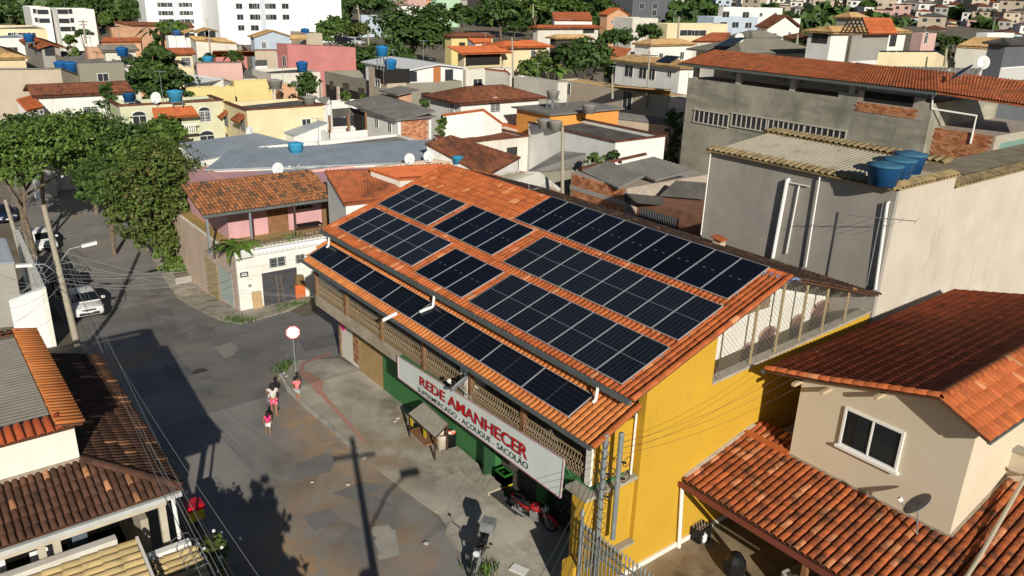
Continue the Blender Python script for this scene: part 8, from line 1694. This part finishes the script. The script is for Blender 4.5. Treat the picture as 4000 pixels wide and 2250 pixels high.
pr_ = thing("stroller", "folding baby stroller pushed by the woman", "stroller", (0, 0, 0)); f_ = MB()
for s in (-.2, .2): f_.tube([(.0, s, 1.02), (.25, s, .55), (.55, s, .12)], .016, 5); f_.tube([(.45, s, .75), (.15, s, .35), (.05, s, .1)], .016, 5)
f_.tube([(0, -.2, 1.02), (0, .2, 1.02)], .016, 5); f_.build("frame", steel, pr_); MB().add([(.18, -.2, .42), (.52, -.2, .45), (.62, -.2, .85), (.18, .2, .42), (.52, .2, .45), (.62, .2, .85)], [(0, 1, 4, 3), (1, 2, 5, 4)]).build("seat_fabric", M("stroller_fabric", (.35, .33, .34), (.6, .55, .55), 8, .8), pr_)
for x, s in ((.05, -.22), (.05, .22), (.55, -.22), (.55, .22)): MB().lathe((x, s-.02, .09), [(.085, 0), (.09, .02), (.085, .04)], 12, axis=(0, 1, 0)).build("wheel", tyre, pr_)
pr_.location = (wl[0]+math.cos(away)*.40, wl[1]+math.sin(away)*.40, wl[2]); pr_.rotation_euler = (0, 0, away)
# balcony clutter
P = Y(1790, 1470, -7.7); fronds("balcony_plant", "green potted plant behind the balcony railing above the banner", (P.x, -7.6, 3.87), 14, .8, leafb, 9, h=.6, cat="plant", group="balcony plants", width=.10)

# ================================================================ things below the frame whose shadows reach the street
pl_ = upole("street_pole", "street pole below the frame casting the long thin shadow", (18.78, -17.95, 0), (18.78, -17.95, 9.0), .17, .11, arms=((.93, .3, .8),)); c_ = Vector((18.78, -17.95, 6.2)); MB().tube([c_, c_+Vector((-.4, 1.2, .6)), c_+Vector((-.8, 2.2, .7))], .04, 6).build("lamp_arm", steel, pl_); MB().ob(c_+Vector((-.9, 2.5, .7)), (.1, .35, 0), (.13, -.03, 0), (0, 0, .07)).build("lamp_head", whitec, pl_); MB().lathe((18.9, -18.2, 4.6), [(.3, 0), (.33, .8)], 12).build("transformer", steel, pl_)
tree("garden_tree", "tree below the frame casting a ragged shadow on the street", (12.6, -19.3, 0), [(12.6, -19.3, 3.6, .9, .9, 1.6), (12.3, -19.2, 5.0, .5, .5, .9), (13.1, -19.4, 4.4, .5, .5, 1.0), (13.4, -19.0, 3.0, .8, .8, 1.2)], leafd, 2600, .16, 15, .12)
fronds("yucca_plant", "spiky plant below the frame beside the shading tree", (14.4, -18.7, 0), 30, 2.4, leafd, 16, h=2.2, cat="plant", width=.05)
nb_ = thing("unseen_shade_house", "low unseen house added below the frame to shade the street", "house", (20, -25, 0)); MB().box((10.9, -30, 0), (24, -19.4, 4.4)).build("wall", white, nb_); MB().box((10.7, -30.2, 4.4), (24.2, -19.2, 4.55)).build("roof", fibro, nb_)  # unseen house, added and sized to widen the street shadow

# ================================================================ small roof clutter: aerials on many of the houses
rq = random.Random(21)
for lb, x0, x1, y0, y1, z, rf_, t_, dd in HOUSES:
    if dd > 190 or rq.random() < .35: continue
    nm = "thin TV aerial above the "+" ".join(lb.replace(",", "").split()[:11]); h_ = rq.uniform(1.6, 3.2); b_ = Vector((x1-rq.uniform(.2, .6)*(x1-x0), y0+rq.uniform(.2, .7)*(y1-y0), z+.05))
    a_ = thing("roof_antenna", nm, "antenna", b_, "rooftop aerials"); MB().tube([b_-Vector((0, 0, .4)), b_+Vector((0, 0, h_))], .028, 4).build("mast", steel, a_); mb = MB()
    for i in range(5): c = b_+Vector((0, 0, h_-.08-.02*i)); u_ = Vector((.5, .8, 0)).normalized(); p_ = c+u_*(i-2)*.22; mb.tube([p_-Vector((.35, -.22, 0)), p_+Vector((.35, -.22, 0))], .014, 3)
    mb.bar(b_+Vector((-.3, -.5, h_-.1)), b_+Vector((.3, .5, h_-.1)), .03, .03); mb.build("yagi_arm", steel, a_)
